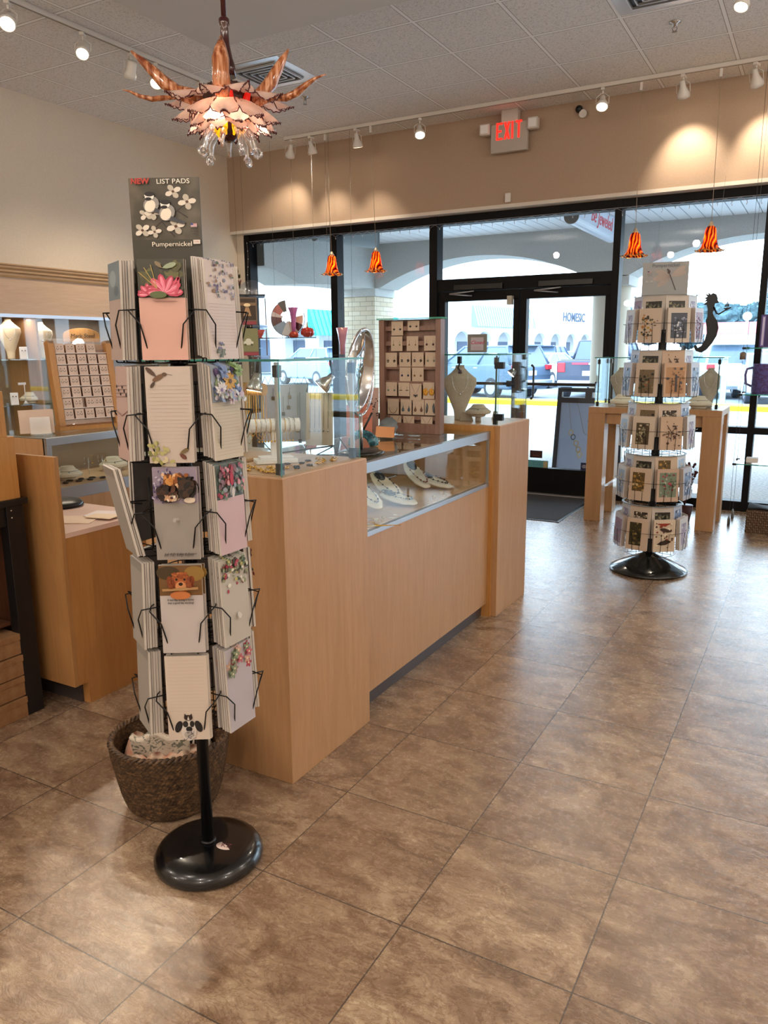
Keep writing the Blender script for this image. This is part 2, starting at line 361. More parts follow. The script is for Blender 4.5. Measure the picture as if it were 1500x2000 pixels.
# ================================================================ outside
GR = -0.12
n = NM('exposed_aggregate', 0.85); vo = n.noise(n.co.outputs['Object'], 38, 6, 0.75); n.color(n.ramp(vo.outputs['Fac'], [(0.35, '#6f6c6a'), (0.5, '#989694'), (0.65, '#bcbab8')])); AGG = n.m
n = NM('light_concrete', 0.8); vo = n.noise(n.co.outputs['Object'], 3, 6, 0.6); n.color(n.ramp(vo.outputs['Fac'], [(0.3, '#8a949c'), (0.7, '#a4aeb6')])); CONC = n.m
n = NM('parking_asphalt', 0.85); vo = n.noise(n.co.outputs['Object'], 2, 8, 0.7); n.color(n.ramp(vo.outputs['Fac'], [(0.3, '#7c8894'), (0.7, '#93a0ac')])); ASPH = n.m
STUC = NM('stucco', 0.85); vo = STUC.noise(STUC.co.outputs['Object'], 60, 4); STUC.color(STUC.ramp(vo.outputs['Fac'], [(0.3, '#a9aba8'), (0.7, '#b4b6b3')])); STUC.bump(vo.outputs['Fac'], 0.4, 0.01); STUC = STUC.m
struct(MB().box(-14, 12, YF+0.08, 11.6, -0.2, 0), 'sidewalk', AGG)
struct(MB().box(-40, 30, 11.6, 15.2, GR-0.2, GR+0.02), 'concrete_walk', CONC)
struct(MB().box(-60, 50, 15.2, 21.4, GR-0.2, GR), 'driveway', CONC)
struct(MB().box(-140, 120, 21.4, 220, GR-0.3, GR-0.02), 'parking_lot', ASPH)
tag(MB().box(-40, 30, 21.4, 22.2, GR-0.05, GR+0.13).build('kerb', mat('#f2c713', 0.6), bevel=0.02), 'yellow painted concrete kerb along the edge of the parking lot', 'kerb')
# brick
n = NM('pale_brick', 0.85)
bt = n.add('TexBrick'); bt.inputs['Scale'].default_value = 1.0; bt.inputs['Brick Width'].default_value = 0.21; bt.inputs['Row Height'].default_value = 0.068; bt.inputs['Mortar Size'].default_value = 0.004
bt.inputs['Color1'].default_value = srgb('#c8bfa9'); bt.inputs['Color2'].default_value = srgb('#bcae95'); bt.inputs['Mortar'].default_value = srgb('#8e8578')
sp = n.add('SeparateXYZ'); n.link(n.co.outputs['Object'], sp.inputs[0]); cb = n.add('CombineXYZ'); n.link(n.math('ADD', sp.outputs[0], sp.outputs[1]), cb.inputs[0]); n.link(sp.outputs[2], cb.inputs[1])
n.link(cb.outputs[0], bt.inputs['Vector']); n.color(bt.outputs['Color']); BRICK = n.m
YA = 10.4; ZS = 2.36; ZT = 2.985
struct(MB().box(-6.55, -5.945, YA, YA+0.58, 0, 2.25), 'brick_pier', BRICK)
struct(MB().box(-6.57, -5.925, YA-0.02, YA+0.6, 2.25, ZS), 'pier_cap', STUC)
def archwall(x0, x1, spans, yy, th, ztop):
    """wall with segmental arches cut from its underside; spans = (xa, xb, rise)"""
    pts = [(x0, ztop), (x0, ZS)]
    for xa, xb, rs in spans:
        L = (xb-xa)/2; R = (L*L+rs*rs)/(2*rs); cx = (xa+xb)/2; cz = ZS+rs-R; a0 = math.asin(L/R)
        pts += [(cx+R*sin(-a0+2*a0*k/28), cz+R*cos(-a0+2*a0*k/28)) for k in range(29)]
    pts += [(x1, ZS), (x1, ztop)]
    m = MB(); top = ztop
    low = pts[1:-1]
    for (xa, za), (xb, zb) in zip(low, low[1:]):
        if xb-xa < 1e-6: continue
        m.raw([(xa, yy, za), (xb, yy, zb), (xb, yy, top), (xa, yy, top)], [(0, 1, 2, 3)], False)
        m.raw([(xa, yy+th, za), (xb, yy+th, zb), (xb, yy+th, top), (xa, yy+th, top)], [(3, 2, 1, 0)], False)
        m.raw([(xa, yy, za), (xb, yy, zb), (xb, yy+th, zb), (xa, yy+th, za)], [(3, 2, 1, 0)], False)
        m.raw([(xa, yy, top), (xb, yy, top), (xb, yy+th, top), (xa, yy+th, top)], [(0, 1, 2, 3)], False)
    return m
struct(archwall(-5.944, 6.2, [(-5.86, -2.76, 0.37), (-2.26, 0.84, 0.40), (1.34, 4.44, 0.4)], YA, 0.58, ZT+0.9), 'arcade_wall', STUC)
for i, x in enumerate((-2.51, 1.09, 4.69)):
    struct(MB().cyl((x, YA+0.29, 0), (x, YA+0.29, 2.25), 0.24, n=32), 'column', mat('#c9c0ae', 0.8))
    struct(MB().box(x-0.27, x+0.27, YA, YA+0.58, 2.25, ZS+0.01), 'column_cap', STUC)
# cross arch closing the end of the walkway
m = MB(); low = [(YF+0.1, 2.47), (7.9, 2.44), (8.2, 2.385), (8.44, 2.30), (YA+0.58, ZS)]
low = [(YF+0.1, 2.46), (7.8, 2.445), (8.0, 2.42), (8.2, 2.375), (8.46, 2.30), (9.4, 2.35), (YA, 2.36)]
for (a_, za), (b_, zb) in zip(low, low[1:]):
    for xx in (-5.944, -6.5):
        m.raw([(xx, a_, za), (xx, b_, zb), (xx, b_, ZT+0.9), (xx, a_, ZT+0.9)], [(0, 1, 2, 3) if xx > -6 else (3, 2, 1, 0)], False)
    m.raw([(-5.944, a_, za), (-5.944, b_, zb), (-6.5, b_, zb+.0), (-6.5, a_, za)], [(3, 2, 1, 0)], False)
struct(m, 'cross_arch', STUC)
n = NM('ribbed_soffit', 0.5); sp = n.add('SeparateXYZ'); n.link(n.co.outputs['Object'], sp.inputs[0])
fr = n.math('FRACT', n.math('DIVIDE', n.math('ADD', sp.outputs[0], 100), 0.155)); n.color(n.ramp(fr, [(0.0, (0.22, 0.24, 0.27, 1)), (0.06, (0.55, 0.58, 0.62, 1)), (0.12, (0.85, 0.87, 0.9, 1)), (0.85, (0.8, 0.83, 0.86, 1))])); RIB = n.m
m = MB(); x = -6.5
while x < 6.2: m.box(x, x+0.143, YF+0.12, YA+0.001, ZT, ZT+0.02); x += 0.155
m.box(-6.5, 6.2, YF+0.12, YA+0.5, ZT+0.02, ZT+0.06)
struct(m, 'walkway_soffit', mat('#e3e6ea', 0.5))
# store front wall outside above the glass and beside the shop
struct(MB().box(-10, XL-0.1, YF, YF+0.12, 0, ZT), 'wall_outside', STUC)
# ================================================================ counters and cases
# --- main counter: tall near cabinet
XB = -2.09
t = thing('counter_cabinet', 'tall maple laminate counter end cabinet nearest the front rack, carrying a glass case', 'cabinet', (0, 0, 0))
MB().box(XB, -1.467, 1.964, 2.495, 0, 1.069).build('body', MAPLE, t, bevel=0.0015)
MB().box(XB+0.002, -1.469, 1.966, 2.493, 1.069, 1.0725).build('top', MAPLE_H, t)
t = thing('counter_cabinet', 'tall maple laminate end cabinet of the counter nearest the doors', 'cabinet', (0, 0, 0))
MB().box(XB, -1.47, 3.905, 4.385, 0, 1.066).build('body', MAPLE, t, bevel=0.0015)
MB().box(XB+0.002, -1.472, 3.907, 4.383, 1.066, 1.0695).build('top', MAPLE_H, t)
MB().box(XB, -1.50, 3.885, 3.904, 0.0, 1.064).build('filler_panel', HONEY, t)
# --- middle recessed display cabinet
t = thing('display_cabinet', 'long low maple counter with an aluminium framed glass jewelry case in its upper half', 'cabinet', (0, 0, 0))
xf, ya, yb = -1.52, 2.497, 3.884
MB().box(XB, xf, ya, yb, 0.078, 0.742).build('body', MAPLE, t)
MB().box(XB, xf-0.03, ya, yb, 0, 0.078).build('toe_kick', GREYPLINTH, t)
f = MB().box(xf-0.02, xf+0.003, ya, yb, 0.742, 0.762).box(xf-0.022, xf+0.004, ya, yb, 0.998, 1.04).box(XB, XB+0.02, ya, yb, 1.0, 1.04).box(XB, XB+0.02, ya, yb, 0.742, 0.762)
f.box(xf-0.015, xf, yb-0.012, yb, 0.762, 0.998).box(XB, xf, ya, ya+0.012, 1.0, 1.03).box(XB, xf, yb-0.012, yb, 1.0, 1.03)
f.build('case_frame', ALU, t, bevel=0.001)
MB().box(XB+0.02, xf-0.022, ya, yb, 0.742, 0.764).build('deck', MAPLE_H, t)
MB().box(xf-0.008, xf-0.003, ya, yb-0.012, 0.762, 0.998).build('front_glass', GLASS, t)
TOPG = glassmat('top_glass', (0.9, 0.97, 0.95, 1), 1.5, 0.03)
MB().box(XB, xf-0.022, ya, yb, 1.032, 1.041).build('top_glass', TOPG, t)
MIRR = mat('#cfd3d4', 0.03, 1.0)
MB().box(XB+0.003, XB+0.012, ya, yb, 0.764, 1.0).build('mirror_back', MIRR, t)
MB().box(XB+0.012, xf-0.01, yb-0.006, yb, 0.764, 1.0).build('end_panel', MAPLE, t)
# --- glass cases on the two end cabinets
def glass_case(label, x0, x1, y0, y1, z0, z1, frost, group=None, over=0.012):
    t = thing('glass_case', label, 'display case', (0, 0, 0), 0, group)
    g = 0.006
    for nm, b in (('front_pane', (x1-g, x1, y0, y1)), ('near_pane', (x0, x1-g, y0, y0+g)), ('far_pane', (x0, x1-g, y1-g, y1)), ('rear_pane', (x0, x0+g, y0+g, y1-g))):
        MB().box(*b, z0, z1).build(nm, GLASS, t)
    MB().box(x0-over, x1+over, y0-over, y1+over, z1+0.0005, z1+0.008).build('top_pane', TOPG, t)
    e = MB().box(x1+over, x1+over+0.0015, y0-over, y1+over, z1+0.0005, z1+0.008).box(x0-over, x1+over, y0-over-0.0015, y0-over, z1+0.0005, z1+0.008).box(x1, x1+0.001, y0-0.001, y0+0.003, z0, z1).box(x1, x1+0.001, y1-0.003, y1, z0, z1)
    e.build('polished_edge', mat('#2f7f73', 0.2), t)
    p = MB()
    for (x, y) in ((x1-0.02, y0+0.02), (x1-0.02, y1-0.02), (x0+0.02, y0+0.02), (x0+0.02, y1-0.02)):
        MB().cbox((x, y, (z0+z1)/2), (frost, frost*0.6, z1-z0-0.004)).build('corner_post', ALU if frost > 0.01 else mat('#254b45', 0.3), t, bevel=0.001)
        for zz in (z0+0.022, z1-0.03): MB().cbox((x, y, zz), (0.022, 0.022, 0.038)).build('clamp', BLKM, t, bevel=0.002)
    return t
glass_case('clear glass case with silver posts on the near end cabinet, full of gold chains', -2.05, -1.485, 1.985, 2.475, 1.0725, 1.437, 0.016)
glass_case('clear glass case with dark clips on the end cabinet nearest the doors', -2.07, -1.486, 3.885+0.02, 4.372, 1.0695, 1.437, 0.009)
for z in (1.385, 1.115): tag(MB().cbox((-1.478, 3.90, z), (0.05, 0.03, 0.035)).build('hinge_clip', BLKM, bevel=0.002), 'black %s clip on the near corner of the glass case by the doors' % ('upper' if z > 1.2 else 'lower'), 'clip')
# --- staff desk on the left
t = thing('staff_desk', 'low maple staff desk with tall end panel and pale pink laminate top', 'desk', (0, 0, 0))
MB().box(-3.25, -2.6, 2.0, 2.021, 0.098, 1.067).build('end_panel', wood('maple_dark_side', '#9d6f44', '#b58753'), t, bevel=0.001)
MB().box(-3.25, -2.602, 2.021, 2.49, 0.098, 0.735).box(-3.25, -2.602, 2.07, 2.49, 0, 0.098).build('body', wood('maple_desk', '#a87440', '#bd8a52'), t)
MB().box(-3.25, -2.6, 2.021, 2.5, 0.735, 0.755).build('desktop', mat('#e2c3b6', 0.35), t)
MB().box(-3.25, -2.64, 2.06, 2.07, 0, 0.098).build('toe_kick', GREYPLINTH, t)
m = MB(); m.lathe([(0.13, 0), (0.14, 0.008), (0.13, 0.022), (0.05, 0.03), (0.0, 0.031)], 24, T(-3.13, 2.40, 0.7555) @ Matrix.Diagonal((1.0, 0.8, 1, 1)))
tag(m.build('mouse_pad', BLACK), 'black round cushion lying on the pink staff desk', 'cushion')
for k, (x, y, a_, w_, d_, z_, c_, lb) in enumerate([(-2.79, 2.21, 0.5, 0.21, 0.15, 0, '#f0d9c4', 'large cream envelope at the front of the paper heap on the staff desk'), (-2.72, 2.36, 0.35, 0.2, 0.12, 0.003, '#eee4e2', 'white sheet under the small cream envelope on the staff desk'), (-2.70, 2.30, 0.2, 0.13, 0.08, 0.007, '#f1dcc0', 'small cream envelope on top of the papers on the staff desk'), (-2.93, 2.12, 0.6, 0.12, 0.08, 0, '#f0d8c6', 'paper slip beside the end panel of the staff desk')]):
    o = MB().cbox((0, 0, 0.0015), (w_, d_, 0.003)).build('envelope' if 'envelope' in lb else 'paper_sheet', mat(c_, 0.7), loc=(x, y, 0.7555+z_), rot=(0, 0, a_)); tag(o, lb, 'paper')
# --- corner display case behind the desk
t = thing('display_cabinet', 'silver framed glass jewelry counter behind the staff desk', 'cabinet', (0, 0, 0))
cx0, cx1, cy0, cy1 = -3.98, -3.45, 2.62, 4.55
MB().box(cx0, cx1, cy0, cy1, 0.09, 0.70).box(cx0, cx1-0.02, cy0, cy0+0.02, 0.70, 1.03).build('body', MAPLE, t)
MB().box(cx0, cx1-0.05, cy0+0.05, cy1, 0, 0.09).build('toe_kick', GREYPLINTH, t)
f = MB().box(cx1-0.02, cx1, cy0, cy1, 0.70, 0.765).box(cx1-0.03, cx1+0.002, cy0, cy1, 0.995, 1.035).box(cx1-0.03, cx1, cy0, cy0+0.03, 0.765, 1.0).box(cx0, cx1, cy0, cy0+0.02, 1.03, 1.036)
f.build('case_frame', ALU, t, bevel=0.001)
MB().box(cx1-0.012, cx1-0.007, cy0+0.03, cy1, 0.765, 0.995).build('front_glass', GLASS, t)
MB().box(cx0, cx1-0.03, cy0, cy1, 1.03, 1.038).build('top_glass', TOPG, t)
MB().box(cx0, cx1-0.02, cy0+0.02, cy1, 0.745, 0.765).build('deck', MAPLE_H, t)
MB().box(cx0, cx0+0.02, cy0, cy1, 0.765, 1.03).build('rear_panel', mat('#a08a72', 0.6), t)
# --- wall case with valance
t = thing('wall_case', 'maple wall cabinet with glass shelves, pale valance and crown moulding on the left wall', 'cabinet', (0, 0, 0))
wy0, wy1, wx = -0.6, 6.35, -5.78
MB().box(XL+0.002, wx, wy0, wy1, 1.775, 2.09).build('valance', wood('valance_maple', '#b99a7d', '#caab8d', 'y'), t)
c = MB(); prof = [(wx, 2.06), (wx+0.012, 2.06), (wx+0.02, 2.075), (wx+0.02, 2.09), (wx+0.035, 2.10), (wx+0.035, 2.115), (wx+0.05, 2.13), (wx+0.05, 2.145), (wx+0.06, 2.15), (wx+0.06, 2.16), (XL+0.002, 2.16), (XL+0.002, 2.09), (wx, 2.09)]
c.prism(prof, wy0, wy1, 'y').build('crown_moulding', wood('moulding_wood', '#a9855c', '#bd9a70', 'y'), t)
MB().box(wx-0.03, wx+0.004, wy0, wy1, 1.748, 1.775).build('light_rail', mat('#cfd6e4', 0.3, 0.5), t)
MB().box(XL+0.002, XL+0.02, wy0, wy1, 0.7, 1.775).build('rear_panel', mat('#9b8269', 0.6), t)
MB().box(XL+0.002, wx, wy0, wy1, 0.08, 0.7).build('base', MAPLE, t)
for z in (1.03, 1.405): MB().box(XL+0.03, wx-0.05, wy0, wy1, z, z+0.008).build('glass_shelf', glassmat('shelf_glass', (0.82, 0.93, 0.9, 1), 1.45, 0.03), t)
for y in (wy0, 1.8, 4.42, wy1-0.02): MB().box(XL+0.02, wx-0.03, y, y+0.02, 0.7, 1.748).build('divider', MAPLE, t)
for y in (3.2, 4.9):
    MB().box(wx-0.02, wx-0.012, y-0.6, y+0.9, 0.71, 1.745).build('glass_door', PANE, t)
for y, z in ((3.6, 1.66), (4.9, 1.66)): 
    l = bpy.data.lights.new('case_lamp', 'AREA'); l.shape = 'RECTANGLE'; l.size = 1.3; l.size_y = 0.05; l.energy = 2.5; l.color = (1, 0.88, 0.75)
    o = bpy.data.objects.new('case_lamp', l); o.location = (-5.9, y, 1.74); o.rotation_euler = (0, 0, pi/2); COL.objects.link(o)
# --- display table by the window
t = thing('display_table', 'tall pale maple display table standing in front of the window right of the doors', 'table', (-1.18, 6.92, 0), 0.0)
MB().cbox((0, 0, 0.955), (1.05, 0.58, 0.05)).build('table_top', MAPLE, t, bevel=0.002)
MB().cbox((0, -0.24, 0.885), (0.76, 0.02, 0.09)).cbox((0, 0.24, 0.885), (0.76, 0.02, 0.09)).cbox((-0.49, 0, 0.885), (0.02, 0.3, 0.09)).cbox((0.49, 0, 0.885), (0.02, 0.3, 0.09)).build('apron', MAPLE, t)
for x in (-0.455, 0.455):
    for y in (-0.22, 0.22): MB().cbox((x, y, 0.465), (0.14, 0.14, 0.93)).build('leg', MAPLE, t, bevel=0.002)
MB().cbox((0, 0.0, 0.3), (0.76, 0.4, 0.012)).build('glass_shelf', GLASS, t)
glass_case('clear glass case standing on the display table behind the card rack', -1.67, -0.69, 6.68, 7.15, 0.981, 1.385, 0.009)
# --- black shelf unit on the far left
t = thing('shelf_unit', 'black painted wooden shelf unit at the left edge of the picture', 'shelf', (0, 0, 0))
for (x, y) in ((-2.76, 1.905), (-3.2, 1.905), (-2.76, 0.95), (-3.2, 0.95)): MB().cbox((x, y, 0.44), (0.05, 0.075, 0.88)).build('post', BLACKWOOD, t, bevel=0.002)
MB().box(-3.24, -2.725, 0.9, 1.96, 0.88, 0.905).build('top', BLACKWOOD, t, bevel=0.002)
MB().box(-2.775, -2.745, 0.98, 1.87, 0.80, 0.88).box(-3.2, -2.74, 1.935, 1.945, 0.80, 0.88).build('apron', BLACKWOOD, t)
MB().box(-3.21, -3.19, 0.9, 1.94, 0.0, 0.88).box(-3.2, -2.79, 0.9, 1.87, 0.385, 0.40).box(-3.2, -2.79, 1.922, 1.932, 0.0, 0.80).build('inner_shelf', wood('dark_brown_board', '#4a2c1c', '#5d3a26'), t)
for dx in (0, 0.03): m = MB().ball((-2.734, 1.89, 0.86-dx), 0.004, 8, 6)
for k, zz in enumerate((0.862, 0.833)): MB().ball((-2.735, 1.888, zz), 0.004, 8, 6).build('screw', CHROME, t)
KRAFT = NM('kraft_box', 0.8); kn = KRAFT.noise(KRAFT.co.outputs['Object'], 40, 4); KRAFT.color(KRAFT.ramp(kn.outputs['Fac'], [(0.3, '#8a6340'), (0.7, '#9c7650')])); KRAFT = KRAFT.m
bx = None
pos_w = ['bottom', 'second from the bottom', 'second from the top', 'top']
for s, (yy, ww) in enumerate(((1.80, 0.135), (1.655, 0.13))):
    for k in range(4):
        lb = 'brown cardboard box, %s of the %s stack in the black shelf unit' % (pos_w[k], 'right' if s == 0 else 'left')
        if bx is None:
            bx = thing('cardboard_box', lb, 'box', (-2.86, yy, 0.001), 0, 'cardboard boxes in the black shelf unit'); MB().cbox((0, 0, 0.04), (0.25, ww, 0.08)).build('tray', KRAFT, bx, bevel=0.001); MB().cbox((0, 0, 0.072), (0.256, ww+0.004, 0.026)).build('lid', KRAFT, bx, bevel=0.001)
        else: dup(bx, (-2.86-0.004*(k % 2), yy+0.003*(k % 2)-s*0.002, 0.001+k*0.0905), label=lb)
# wooden holder with magazines on top
t = thing('magazine_holder', 'honey coloured wooden holder on the black shelf unit', 'holder', (-2.865, 1.715, 0.9055))
MB().box(-0.13, 0.13, -0.25, 0.22, 0.0, 0.245).build('box', HONEY, t, bevel=0.002)
MB().prism([(-0.06, 0.245), (0.17, 0.245), (0.17, 0.36), (0.15, 0.36)], 0.115, 0.13, 'x').box(-0.13, 0.13, 0.17, 0.19, 0.245, 0.42).build('easel', HONEY, t, bevel=0.001)
for k in range(4):
    g = MB().cbox((0, 0, 0.11), (0.20, 0.006, 0.22)).build('magazine', [mat('#4b1426', 0.3)], loc=(-2.865, 1.845-0.016*k, 1.153), rot=(-0.25, 0, 0)); tag(g, ['maroon covered magazine resting against the wooden holder back', 'maroon magazine second from the holder back', 'maroon magazine third from the holder back', 'maroon magazine with red flower cover, nearest in the wooden holder'][k], 'magazine', 'magazines in the wooden holder')
    MB().box(0.1, 0.1005, -0.004, 0.004, 0.0, 0.22).build('page_edge', mat('#b9a9b8', 0.5), g)
    if k == 3:
        ar = Art(-0.0031); 
        for q in range(5): ar.petal(-0.0, 0.12, 0.05, 0.03, q*1.256, '#a02838')
        ar.ell(0, 0.12, 0.01, 0.01, '#e8d8d0'); ar.build('cover_flower', g)

# mat and sundries on the floor
MATM = NM('entrance_mat', 0.95); kn = MATM.noise(MATM.co.outputs['Object'], 150, 3); MATM.color(MATM.ramp(kn.outputs['Fac'], [(0.35, '#2b2a2d'), (0.65, '#434246')])); MATM.bump(kn.outputs['Fac'], 0.6, 0.004)
t = MB().box(-3.55, -1.88, 6.43, 7.55, 0.0005, 0.009); t = tag(t.build('door_mat', MATM.m, bevel=0.002), 'dark grey ribbed entrance mat inside the doors', 'mat')
MB().box(-3.57, -1.86, 6.41, 6.43, 0.0005, 0.006).box(-1.88, -1.86, 6.43, 7.55, 0.0005, 0.006).build('rubber_edge', BLACK, t)
# ================================================================ lamps and ceiling fittings
LW = mat('#dcd8d2', 0.4); BULB = mat('#ffffff', 0.5, 0, 0.5, 0, '#ffe9c8', 14.0)
def track(name, label, p0, p1, heads):
    d = Vector(p1)-Vector(p0); L = d.length; ang = atan2(d.y, d.x)
    t = thing('track_rail', label, 'track', p0, ang)
    MB().box(0, L, -0.018, 0.018, -0.012, 0.02).build('rail', LW, t, bevel=0.003)
    MB().box(0, L, -0.007, 0.007, -0.0135, -0.0115).build('slot', mat('#8d8a86', 0.5), t)
    return t
ft = track('track', 'long white track rail along the ceiling above the shop front', (-5.12, 7.10, 3.622), (2.5, 7.10, 3.622), 0)
lt = track('track', 'white track rail along the left side of the ceiling', (-4.64, 0.6, 3.622), (-4.64, 5.45, 3.622), 0)
def spot(loc, label, aim, group, style, power=38, cone=70):
    d = (Vector(aim)-Vector(loc)).normalized()
    yaw = atan2(d.y, d.x); pit = math.acos(max(-1, min(1, -d.z)))   # from straight down
    t = thing('spotlight', label, 'spotlight', loc, yaw, group)
    MB().cbox((0, 0, -0.017), (0.07, 0.03, 0.02)).cyl((0, 0, -0.02), (0, 0, -0.05), 0.007).build('adapter', LW, t, bevel=0.002)
    R = T(0, 0, -0.10) @ Ry(-pit)
    h = MB()
    if style == 'can': h.lathe([(0.0, 0.045), (0.034, 0.045), (0.036, 0.03), (0.036, -0.03), (0.044, -0.045), (0.044, -0.075), (0.040, -0.075), (0.038, -0.062)], 24, R, cap=False)
    else: h.lathe([(0.0, 0.055), (0.018, 0.055), (0.022, 0.02), (0.026, 0.0), (0.042, -0.035), (0.05, -0.05), (0.05, -0.075), (0.045, -0.075), (0.044, -0.062)], 24, R, cap=False)
    h.build('lamp_head', LW, t)
    y_ = MB()
    for s in (-1, 1): y_.tube([(0, s*0.012, -0.045), (0, s*0.052, -0.075), R @ Vector((0, s*0.052, -0.04))], 0.003, 6)
    y_.build('yoke', LW, t)
    MB().lathe([(0.0, -0.064), (0.043, -0.066)], 20, R, cap=False).build('lamp_glass', BULB, t)
    l = bpy.data.lights.new('spot_bulb', 'SPOT'); l.energy = power; l.color = (1.0, 0.84, 0.64); l.spot_size = radians(cone); l.spot_blend = 0.8; l.shadow_soft_size = 0.035
    o = bpy.data.objects.new('spot_bulb', l); COL.objects.link(o); o.location = R @ Vector((0, 0, -0.085)); o.rotation_euler = R.to_euler(); o.parent = t
    return t
G1 = 'spotlights on the front ceiling track'
fr = [(-5.05, 'leftmost spotlight of the front track, beside its end', (-5.6, 7.6, 2.6)), (-4.79, 'second spotlight from the left end of the front track', (-4.7, 7.6, 2.0)), (-4.245, 'third spotlight from the left on the front track, pointing straight down', (-4.2, 7.45, 2.0)), (-3.55, 'tilted spotlight on the front track, next one left of the exit sign', (-3.0, 6.2, 1.9)), (-1.83, 'round faced spotlight on the front track, first one right of the exit sign', (-1.6, 5.8, 1.5)), (-1.19, 'spotlight on the front track, second one right of the exit sign', (-1.15, 7.6, 2.9)), (-0.66, 'spotlight on the front track at the right edge of the picture', (-0.5, 7.6, 2.9))]
for x, lb, aim in fr: spot((x, 7.10, 3.61), lb, aim, G1, 'cone', 22 if x < -1.5 else 30, 75)
G2 = 'spotlights on the left ceiling track'
for y, lb, aim, st in [(3.55, 'spotlight of the left track cut by the left edge of the picture', (-3.0, 1.6, 1.0), 'cone'), (4.12, 'bright white can spotlight on the left track, second from the left picture edge', (-3.2, 2.2, 1.0), 'can'), (4.55, 'can spotlight pointing away on the left track, third from the left picture edge', (-5.6, 4.9, 1.8), 'can'), (4.80, 'round lit spotlight on the left track beside the chandelier petal tip', (-3.2, 3.2, 1.0), 'cone'), (5.28, 'spotlight on the left track half hidden behind the chandelier', (-5.6, 5.6, 1.8), 'can'), (2.0, 'spotlight on the left track outside the picture', (-3.0, 2.0, 0.7), 'cone')]:
    if 'outside' in lb: continue
    spot((-4.64, y, 3.61), lb, aim, G2, st, 42, 80)
spot((-0.62, 5.62, 3.64), 'white spotlight at the top right corner of the picture', (-1.3, 4.2, 0.5), 'spotlight in the top right corner', 'can', 45, 80)
# pendant cord feeds on the front track
AMB = NM('amber_art_glass', 0.12)
w_ = AMB.add('TexWave', Scale=11.0, Distortion=9.0, Detail=2.0); AMB.link(AMB.mapping((1, 1, 0.6)), w_.inputs['Vector'])
cr = AMB.ramp(w_.outputs['Fac'], [(0.1, '#5a1204'), (0.42, '#c8360a'), (0.75, '#f28a1c'), (1.0, '#ffbe4a')]); AMB.color(cr); AMB.b.inputs['Transmission Weight'].default_value = 0.0
sz = AMB.add('SeparateXYZ'); AMB.link(AMB.co.outputs['Object'], sz.inputs[0]); AMB.b.inputs['Coat Weight'].default_value = 0.6
tl = AMB.add('BsdfTranslucent'); AMB.link(cr, tl.inputs['Color']); mx = AMB.add('MixShader'); mx.inputs[0].default_value = 0.6
out = [q for q in AMB.n if q.type == 'OUTPUT_MATERIAL'][0]; AMB.link(AMB.b.outputs[0], mx.inputs[1]); AMB.link(tl.outputs[0], mx.inputs[2]); AMB.link(mx.outputs[0], out.inputs[0]); AMB = AMB.m
pend = None
for x, lb, zb in [(-4.62, 'amber glass bell pendant hanging over the post between the two left windows', 2.245), (-4.085, 'amber glass bell pendant hanging in front of the brick pier, second from the left', 2.25), (-1.515, 'amber glass bell pendant nearest the doors, left one of the right pair', 2.24), (-0.91, 'amber glass bell pendant at the far right, in front of the bright arch', 2.245)]:
    if pend is None:
        pend = thing('pendant_lamp', lb, 'pendant lamp', (x, 7.18, zb), 0, 'amber bell pendants along the shop front')
        prof = [(0.012, 0.20), (0.028, 0.196), (0.040, 0.18), (0.045, 0.15), (0.050, 0.11), (0.057, 0.07), (0.066, 0.04), (0.082, 0.018), (0.105, 0.006), (0.108, 0.003)]
        m = MB(); m.lathe(prof, 40, None, False, wob=lambda u, a: 0.10*max(0, (u-0.7)/0.3)*cos(7*a)).lathe([(r_*0.95, z_+0.001) for r_, z_ in prof], 40, None, False, wob=lambda u, a: 0.10*max(0, (u-0.7)/0.3)*cos(7*a))
        m.build('glass_shade', AMB, pend)
        m = MB(); m.tube([(0.108*(1+0.1*cos(7*a))*cos(a), 0.108*(1+0.1*cos(7*a))*sin(a), 0.003+0.006*cos(7*a)) for a in [2*pi*k/56 for k in range(56)]], 0.003, 6, closed=True).build('rim', mat('#c79a4c', 0.25, 0.6), pend)
        MB().lathe([(0.0, 0.235), (0.008, 0.235), (0.02, 0.21), (0.03, 0.197), (0.012, 0.195)], 20).build('socket_cap', mat('#c9b79a', 0.35, 0.4), pend)
        MB().tube([(0, 0, 0.23), (0, -0.08, 1.335)], 0.0022, 6).build('cord', mat('#a8967e', 0.5), pend)
        MB().cbox((0, -0.08, 1.33), (0.02, 0.02, 0.06)).build('track_adapter', LW, pend)
        MB().ball((0, 0, 0.12), 0.02, 12, 8, sz=(1, 1, 1.5)).build('bulb', mat('#ffffff', 0.5, 0, 0.5, 0, '#ffcf80', 10.0), pend)
        l = bpy.data.lights.new('pendant_bulb', 'POINT'); l.energy = 3.2; l.color = (1.0, 0.66, 0.33); l.shadow_soft_size = 0.02
        o = bpy.data.objects.new('pendant_bulb', l); COL.objects.link(o); o.location = (0, 0, 0.085); o.parent = pend; KIDS.setdefault(pend.name, []).append(o)
    else: dup(pend, (x, 7.18, zb), label=lb)
